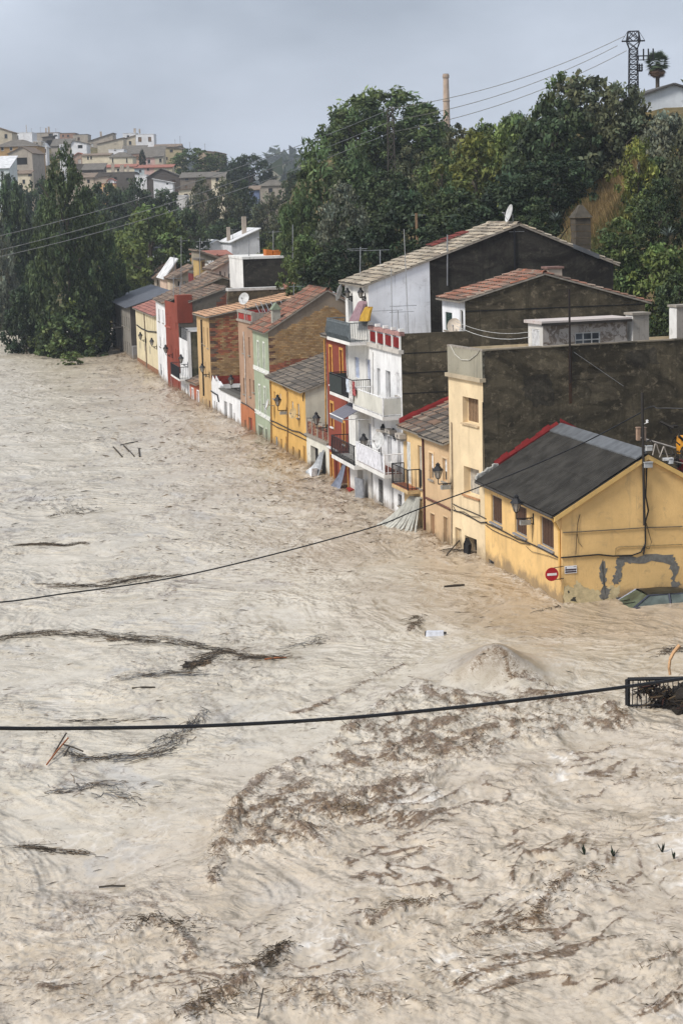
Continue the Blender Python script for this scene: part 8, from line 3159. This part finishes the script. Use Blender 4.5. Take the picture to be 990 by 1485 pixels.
def raft(label, px, width, n, ln=(.25, 1.0), pal=DEB, name='driftwood_raft', cat='driftwood', group='driftwood rafts on the flood', jit=.5, thick=(.003, .011), taper=True):
    P = [Vector(ground(p)) for p in px]
    seg = [(b - a).length for a, b in zip(P, P[1:])]
    tot = sum(seg)
    xs, item = [], []
    for k in range(int(n * .62)):
        s = rnd.random() * tot
        i = 0
        while i < len(seg) - 1 and s > seg[i]:
            s -= seg[i]
            i += 1
        a, b = P[i], P[i + 1]
        d = (b - a).normalized()
        c = a + d * s
        f = sum(seg[:i]) + s
        env = (1 - abs(2 * f / tot - 1) ** 2) * .8 + .25 if taper else 1
        c = c + Vector((-d.y, d.x, 0)) * (rnd.gauss(0, width * .34 * env) + .35 * width * math.sin(f * 1.7 + len(label)) + .2 * width * math.sin(f * 4.3)) + d * rnd.gauss(0, width * .5)
        ang = math.atan2(d.y, d.x) + rnd.gauss(0, jit)
        item.append((c, ang, rnd.uniform(*ln) * rnd.choice((.5, .8, 1)), rnd.uniform(*thick)))
    hs = water(np.array([q[0].x for q in item]), np.array([q[0].y for q in item]))[0]
    m = MB()
    for (c, ang, l, r), z in zip(item, hs):
        d = Vector((math.cos(ang), math.sin(ang), rnd.uniform(-.06, .10))) * (l / 2)
        c = Vector((c.x, c.y, z + rnd.uniform(.0, .05)))
        k = Vector((0, 0, rnd.uniform(-.02, .04))) + Vector((-d.y, d.x, 0)) * rnd.uniform(-.25, .25)
        m.tube([c - d, c + k, c + d], r, 3, pick(pal), cap=False)
    o = m.build(name, vcol('driftwood', .9, .2, .2, 5))
    if ln[1] < .5 or label.startswith('scattered'):
        o['kind'] = 'stuff'      # loose reeds nobody could count
        o['label'] = label
        return o
    return tag(o, label, cat, group)


SCUM = [(.16, .16, .165), (.11, .11, .115), (.2, .2, .2), (.06, .055, .05)]
raft('straight dark reed mat drifting at the left edge, above the thin cable', [(24, 793), (70, 791), (121, 795)], .45, 260, (.3, 1.4), jit=.18)
raft('long thin dark raft lying along the thin cable at the left', [(58, 852), (100, 850), (150, 848), (205, 840)], .7, 170, (.3, 1.4), jit=.25)
raft('short dark raft touching the thin cable left of the middle', [(176, 846), (210, 838), (246, 836)], .6, 130, (.3, 1.2), jit=.3)
raft('scattered greyish twigs swirling in the upper left of the flood', [(48, 718), (90, 716), (70, 728), (110, 742), (140, 735)], 2.2, 190, (.3, 1.3), DEB + SCUM, jit=.4)
raft('broken dark raft below the scattered twigs at the upper left', [(72, 748), (95, 742), (112, 748)], .9, 70, (.3, 1.2), jit=.3)
raft('long curving raft reaching from the left edge toward the middle', [(-5, 932), (40, 923), (100, 918), (160, 926), (232, 931), (300, 942)], .8, 520, (.3, 1.5), jit=.25)
raft('dense dark raft with a knotted end in the middle left of the flood', [(276, 972), (292, 958), (322, 947), (354, 953), (410, 951)], .55, 420, (.3, 1.3), jit=.35)
raft('dark knot of brushwood at the tip of the dense raft', [(284, 968), (292, 966)], .5, 120, (.2, .6), jit=1.2, thick=(.015, .05))
raft('pale grey raft under the dense raft with the knotted end', [(186, 988), (230, 983), (274, 984)], .8, 170, (.3, 1.1), DEB + SCUM * 2, jit=.3)
raft('dark hooked raft below the thick cable at the left', [(94, 1094), (120, 1104), (165, 1102), (215, 1097), (250, 1082), (268, 1066), (282, 1040)], .55, 560, (.25, 1.0), DEB + SCUM, jit=.35)
raft('grey scum raft below the hooked raft at the left', [(76, 1152), (130, 1140), (150, 1158), (180, 1168)], .9, 200, (.2, .9), SCUM + DEB, jit=.4)
raft('thin straggling raft touching the thick cable at the left', [(95, 1046), (150, 1044), (232, 1043)], .3, 60, (.3, 1.0), jit=.15)
raft('little dark raft at the lower left near the picture edge', [(22, 1232), (60, 1234), (126, 1242)], .3, 130, (.2, .8), jit=.2)
raft('small loose clump of twigs in the middle of the flood', [(430, 938), (448, 928), (460, 922)], .7, 90, (.2, .8), DEB + SCUM, jit=.8)
raft('curved string of twigs left of the standing wave', [(592, 914), (604, 902), (614, 898)], .5, 110, (.15, .6), [(.12, .085, .05), (.08, .06, .04)], jit=.9)
raft('string of brown twigs before the yellow house corner', [(776, 888), (792, 884), (806, 879)], .25, 30, (.2, .7), jit=.3)
raft('dark twig tangle at the lower middle beside the breaking crest', [(386, 1410), (402, 1396), (414, 1388)], 0.5, 260, (.05, .32), [(.05, .037, .025), (.09, .065, .04), (.03, .024, .018)], jit=.9)
raft('dark knot of reeds in the breaking wave at the lower left', [(205, 1362), (228, 1352), (246, 1358), (262, 1372)], 0.8, 240, (.05, .32), [(.06, .045, .03), (.035, .028, .02), (.11, .08, .05)], jit=1.2)
raft('brown reeds churned on the crest at the bottom left of centre', [(268, 1482), (300, 1466), (340, 1446), (362, 1436)], 0.8, 230, (.05, .32), [(.13, .09, .05), (.08, .058, .035), (.05, .037, .025)], jit=1.0)
raft('rusty reeds in the foam at the lower right', [(690, 1357), (740, 1346), (785, 1332), (800, 1304), (855, 1272)], 0.7, 260, (.05, .32), [(.18, .115, .06), (.12, .075, .04), (.06, .042, .028)], jit=.9)
raft('brown reeds on the crest at the lower centre', [(545, 1332), (590, 1318), (628, 1308)], 0.6, 140, (.05, .32), [(.15, .105, .06), (.08, .06, .037)], jit=.9)
raft('brown clump of reeds left of the foaming centre', [(500, 1190), (515, 1182), (528, 1188)], 0.6, 160, (.05, .32), [(.2, .14, .08), (.12, .085, .05)], jit=1.2)
raft('tangle of brush gathered behind the iron railing', [(958, 952), (975, 945), (1000, 950)], .5, 140, (.2, .7), jit=.9)
raft('dark flotsam against the far bank of the flood', [(146, 492), (158, 491), (166, 496)], 1.2, 120, (.4, 1.8), jit=.8, thick=(.03, .09))
raft('reeds caught at the door of the cream house', [(640, 797), (660, 799), (675, 802)], .35, 90, (.2, .9), jit=.9)


def stick(label, z, a, b, r, mat=None, name='driftwood_pole', lift=.02, cat='pole', group=None, liftb=None):
    A, Bv = Vector(ground(Z(z, *a))), Vector(ground(Z(z, *b)))
    A.z, Bv.z = surf(A.x, A.y) + lift, surf(Bv.x, Bv.y) + (lift if liftb is None else liftb)
    m = MB()
    m.tube([A, (A + Bv) / 2 + Vector((0, 0, .02)), Bv], r, 5)
    return tag(m.build(name, mat or plain((.05, .04, .03), .9)), label, cat, group)


GP = 'poles drifting in the flood'
stick('leftmost of the four drifting poles, slanting down to the right', 'wa', (326, 336), (352, 364), .05, group=GP)
stick('second of the four drifting poles, slanting down to the right', 'wa', (356, 333), (386, 361), .05, group=GP)
stick('short upright one of the four drifting poles', 'wa', (400, 340), (402, 362), .06, group=GP)
stick('thin level one of the four drifting poles', 'wa', (346, 331), (396, 320), .035, group=GP)
ORW = plain((.33, .12, .05), .8)
stick('orange brown stick at the right end of the dense raft', 'wb', (760, 209), (822, 201), .035, ORW)
for i, (a, b, mt, lb) in enumerate((((135, 518), (198, 462), ORW, 'orange stick of the bundle at the hooked raft'), ((150, 500), (192, 448), None, 'dark stick of the bundle at the hooked raft, rising to the right'), ((200, 470), (186, 515), None, 'dark cross stick of the bundle at the hooked raft'),
                                    ((180, 460), (240, 500), None, 'long dark stick leading from the bundle into the hooked raft'))):
    stick(lb, 'wb', a, b, .025, mt, lift=.06, group='stick bundle at the hooked raft', liftb=.25)
stick('long straight pole drifting below the curving raft', 'wb', (380, 298), (446, 298), .03)
stick('thin pole drifting at the lower left', 'wd', (285, 210), (360, 211), .022)
stick('dark twig standing out of the crest at the bottom centre', 'wd', (740, 602), (758, 548), .014, lift=.0, liftb=.2)
stick('brown plank drifting before the cream house', 'z1', (12, 832), (92, 820), .05)
stick('thin branch before the cream house door, rising to the right', 'z1', (20, 695), (85, 655), .03, liftb=.35)
for i, (x, y, lab) in enumerate(((706, 138, 'leftmost of the green sprigs drifting at the right'), (790, 142, 'fan shaped green sprig drifting at the right'), (930, 128, 'upright green sprig drifting at the right edge'), (963, 148, 'small slanting green sprig at the right edge'))):
    p = ground(Z('we', x, y))
    z = surf(p.x, p.y)
    t = empty('floating_sprig', lab, 'sprig', (p.x, p.y, z - .02), rnd.uniform(0, 6), 'green sprigs drifting at the right')
    m = MB()
    for k in range(9 if i != 3 else 5):
        a = rnd.uniform(-.7, .7) + (0 if i < 2 else .2)
        l = rnd.uniform(.2, .36)
        b = rnd.uniform(0, 6.28)
        d = Vector((math.sin(a) * math.cos(b), math.sin(a) * math.sin(b), math.cos(a) * .8)) * l
        s = Vector((-math.sin(b), math.cos(b), 0)) * .016
        m.face([-s, s, d * .6 + s * 1.3, d, d * .6 - s * 1.3])
        m.face([s, -s, d * .6 - s * 1.3 + Vector((0, 0, .004)), d, d * .6 + s * 1.3])
    m.build('leaves', plain((.03, .05, .03), .6), t)
    m = MB()
    m.tube([(0, 0, -.1), (.02, 0, .12)], .008, 4)
    m.build('stem', BARK, t)
p = ground(Z('wc', 278, 145))
z = surf(p.x, p.y)
t = empty('plastic_canister', 'white plastic canister floating in the middle of the flood', 'canister', (p.x, p.y, z + .06), -.1)
m = MB()
m.hexa([(-.32, -.12, -.1), (.32, -.12, -.1), (.32, .12, -.1), (-.32, .12, -.1), (-.3, -.11, .1), (.3, -.11, .1), (.3, .11, .1), (-.3, .11, .1)])
m.build('body', plain((.62, .64, .7), .35), t)
m = MB()
m.tube([(.31, 0, .03), (.4, 0, .03)], .04, 7)
m.build('cap', IRON, t)
m = MB()
m.box(-.345, -.3, -.1, .1, -.06, .08)
m.build('dark_end', IRON, t)
# torn branch with leaves before the poplars
p = ground((106, 530))
t = empty('floating_branch', 'leafy green branch drifting before the poplar clump', 'branch', (p.x, p.y, -.1), .4)
c = link('leaves', crown_me('airy', 'bright'), t)
c.scale = (2.6, 2.0, 1.5)
m = MB()
m.tube([(-.6, 0, 0), (0, .1, .5), (.9, 0, 1.0)], .05, 5, r2=.01)
m.build('stem', BARK, t)
# dark drape caught in the cream doorway
P = [CRH.F(Z('bei', *q), -.25) for q in ((630, 1400), (628, 1290), (650, 1235), (672, 1300), (668, 1400))]
m = MB()
for off in (0, .12):
    m.face([(-.25 + off + .04 * (i % 2), y, z) for i, (y, z) in enumerate(P)])
for (a, b) in zip(P, P[1:] + P[:1]):
    m.face([(-.25, *a), (-.25, *b), (-.13, *b), (-.13, *a)])
o = m.build('torn_tarpaulin', plain((.012, .011, .012), .7, bump=.8))
o.location, o.rotation_euler = CRH.O, (0, 0, CRH.th)
tag(o, 'black torn tarpaulin hanging at the cream house doorway', 'tarpaulin')

# loose straw, reeds and twigs whirling everywhere: uncountable
def straw():
    g = np.random.default_rng(4242)
    N = 420000
    u = g.uniform(15 / 215., 15 / 34., N)
    Y = 15 / u
    X = Y * g.uniform(-.2, .2, N)
    h, T, C, r1, r2, r3, n1, n2, n3, rE, hump = water(X, Y)
    s = np.clip(r2 * .6 + r1 * .4, 0, 1)
    pr = .008 + T * .34 * sst(s, .55, .95) + .45 * sst(C, .25, .9) + .04 * T + .35 * sst(rE, .80, .97) * sst(r2, .3, .9) * low_reach(X, Y)
    pr = pr + .28 * sst(1 - np.abs(fbm(X / 1.9 - n2, Y / 2.4 + n1, 4, 120)) * 2.6, .88, .98) * sst(pn(X / 3.9, Y / 5.2, 130), 0, .4)
    keep = (g.random(N) < pr * .55) & (dist_line(X, Y, FACADE) > .4) & (((X - FX) + (Y - FY) * .24) < .6)
    X, Y, h, T, C, n1 = [q[keep] for q in (X, Y, h, T, C, n1)]
    n = len(X)
    ang = n1 * 2.4 + g.normal(size=n) * (.35 + .7 * np.clip(T + C, 0, 1))
    # thicker with distance only as far as real reeds and boughs vary
    l = g.uniform(.05, .2, n) * g.choice([.6, .8, 1, 2.2], n) * np.clip(Y / 75, .7, 1.8)
    w = np.clip(l * g.uniform(.025, .06, n), .004, .02) * np.clip(Y / 60, .8, 2)
    tilt = g.normal(size=n) * (.12 + .55 * np.clip(C + .6 * T, 0, 1))
    d = np.stack([np.cos(ang), np.sin(ang), tilt], -1) * (l / 2)[:, None]
    sd = np.stack([-np.sin(ang), np.cos(ang), g.normal(size=n) * .3], -1) * w[:, None]
    up = np.array([0, 0, 1]) * (w * 1.2)[:, None]
    c = np.stack([X, Y, h + .012], -1)
    V = np.stack([c - d - sd, c - d + sd, c + d, c + up], 1).reshape(-1, 3)
    i = np.arange(n) * 4
    F = np.concatenate([np.stack([i, i + 3, i + 2], -1), np.stack([i + 1, i + 2, i + 3], -1), np.stack([i, i + 1, i + 3], -1)])
    pal = np.array([(.055, .04, .026), (.10, .07, .042), (.15, .105, .065), (.035, .027, .02), (.2, .14, .085)])
    col = pal[g.integers(0, 5, n)] * g.uniform(.7, 1.2, n)[:, None]
    o = link('floating_straw', np_mesh('floating_straw', V, F, vcol('driftwood', .9, .2, .2, 5), np.repeat(col, 4, 0)), kind='stuff')
    o['label'] = 'loose straw, reeds and twigs whirling over the flood'


straw()

# ------------------------------------------------------------------ rain haze filling the valley
def haze():
    m = bpy.data.materials.new('rain_haze')
    m.use_nodes = True
    nt = m.node_tree
    for n in list(nt.nodes):
        nt.nodes.remove(n)
    o = nt.nodes.new('ShaderNodeOutputMaterial')
    v = nt.nodes.new('ShaderNodeVolumePrincipled')
    v.inputs['Color'].default_value = (.80, .87, .96, 1)
    v.inputs['Density'].default_value = .00021
    v.inputs['Anisotropy'].default_value = .0
    nt.links.new(v.outputs[0], o.inputs['Volume'])
    b = MB()
    b.box(-6200, 6200, -60, 6800, -6, 130)
    b.build('haze', m, kind='stuff', label='thin rain haze filling the valley')


haze()
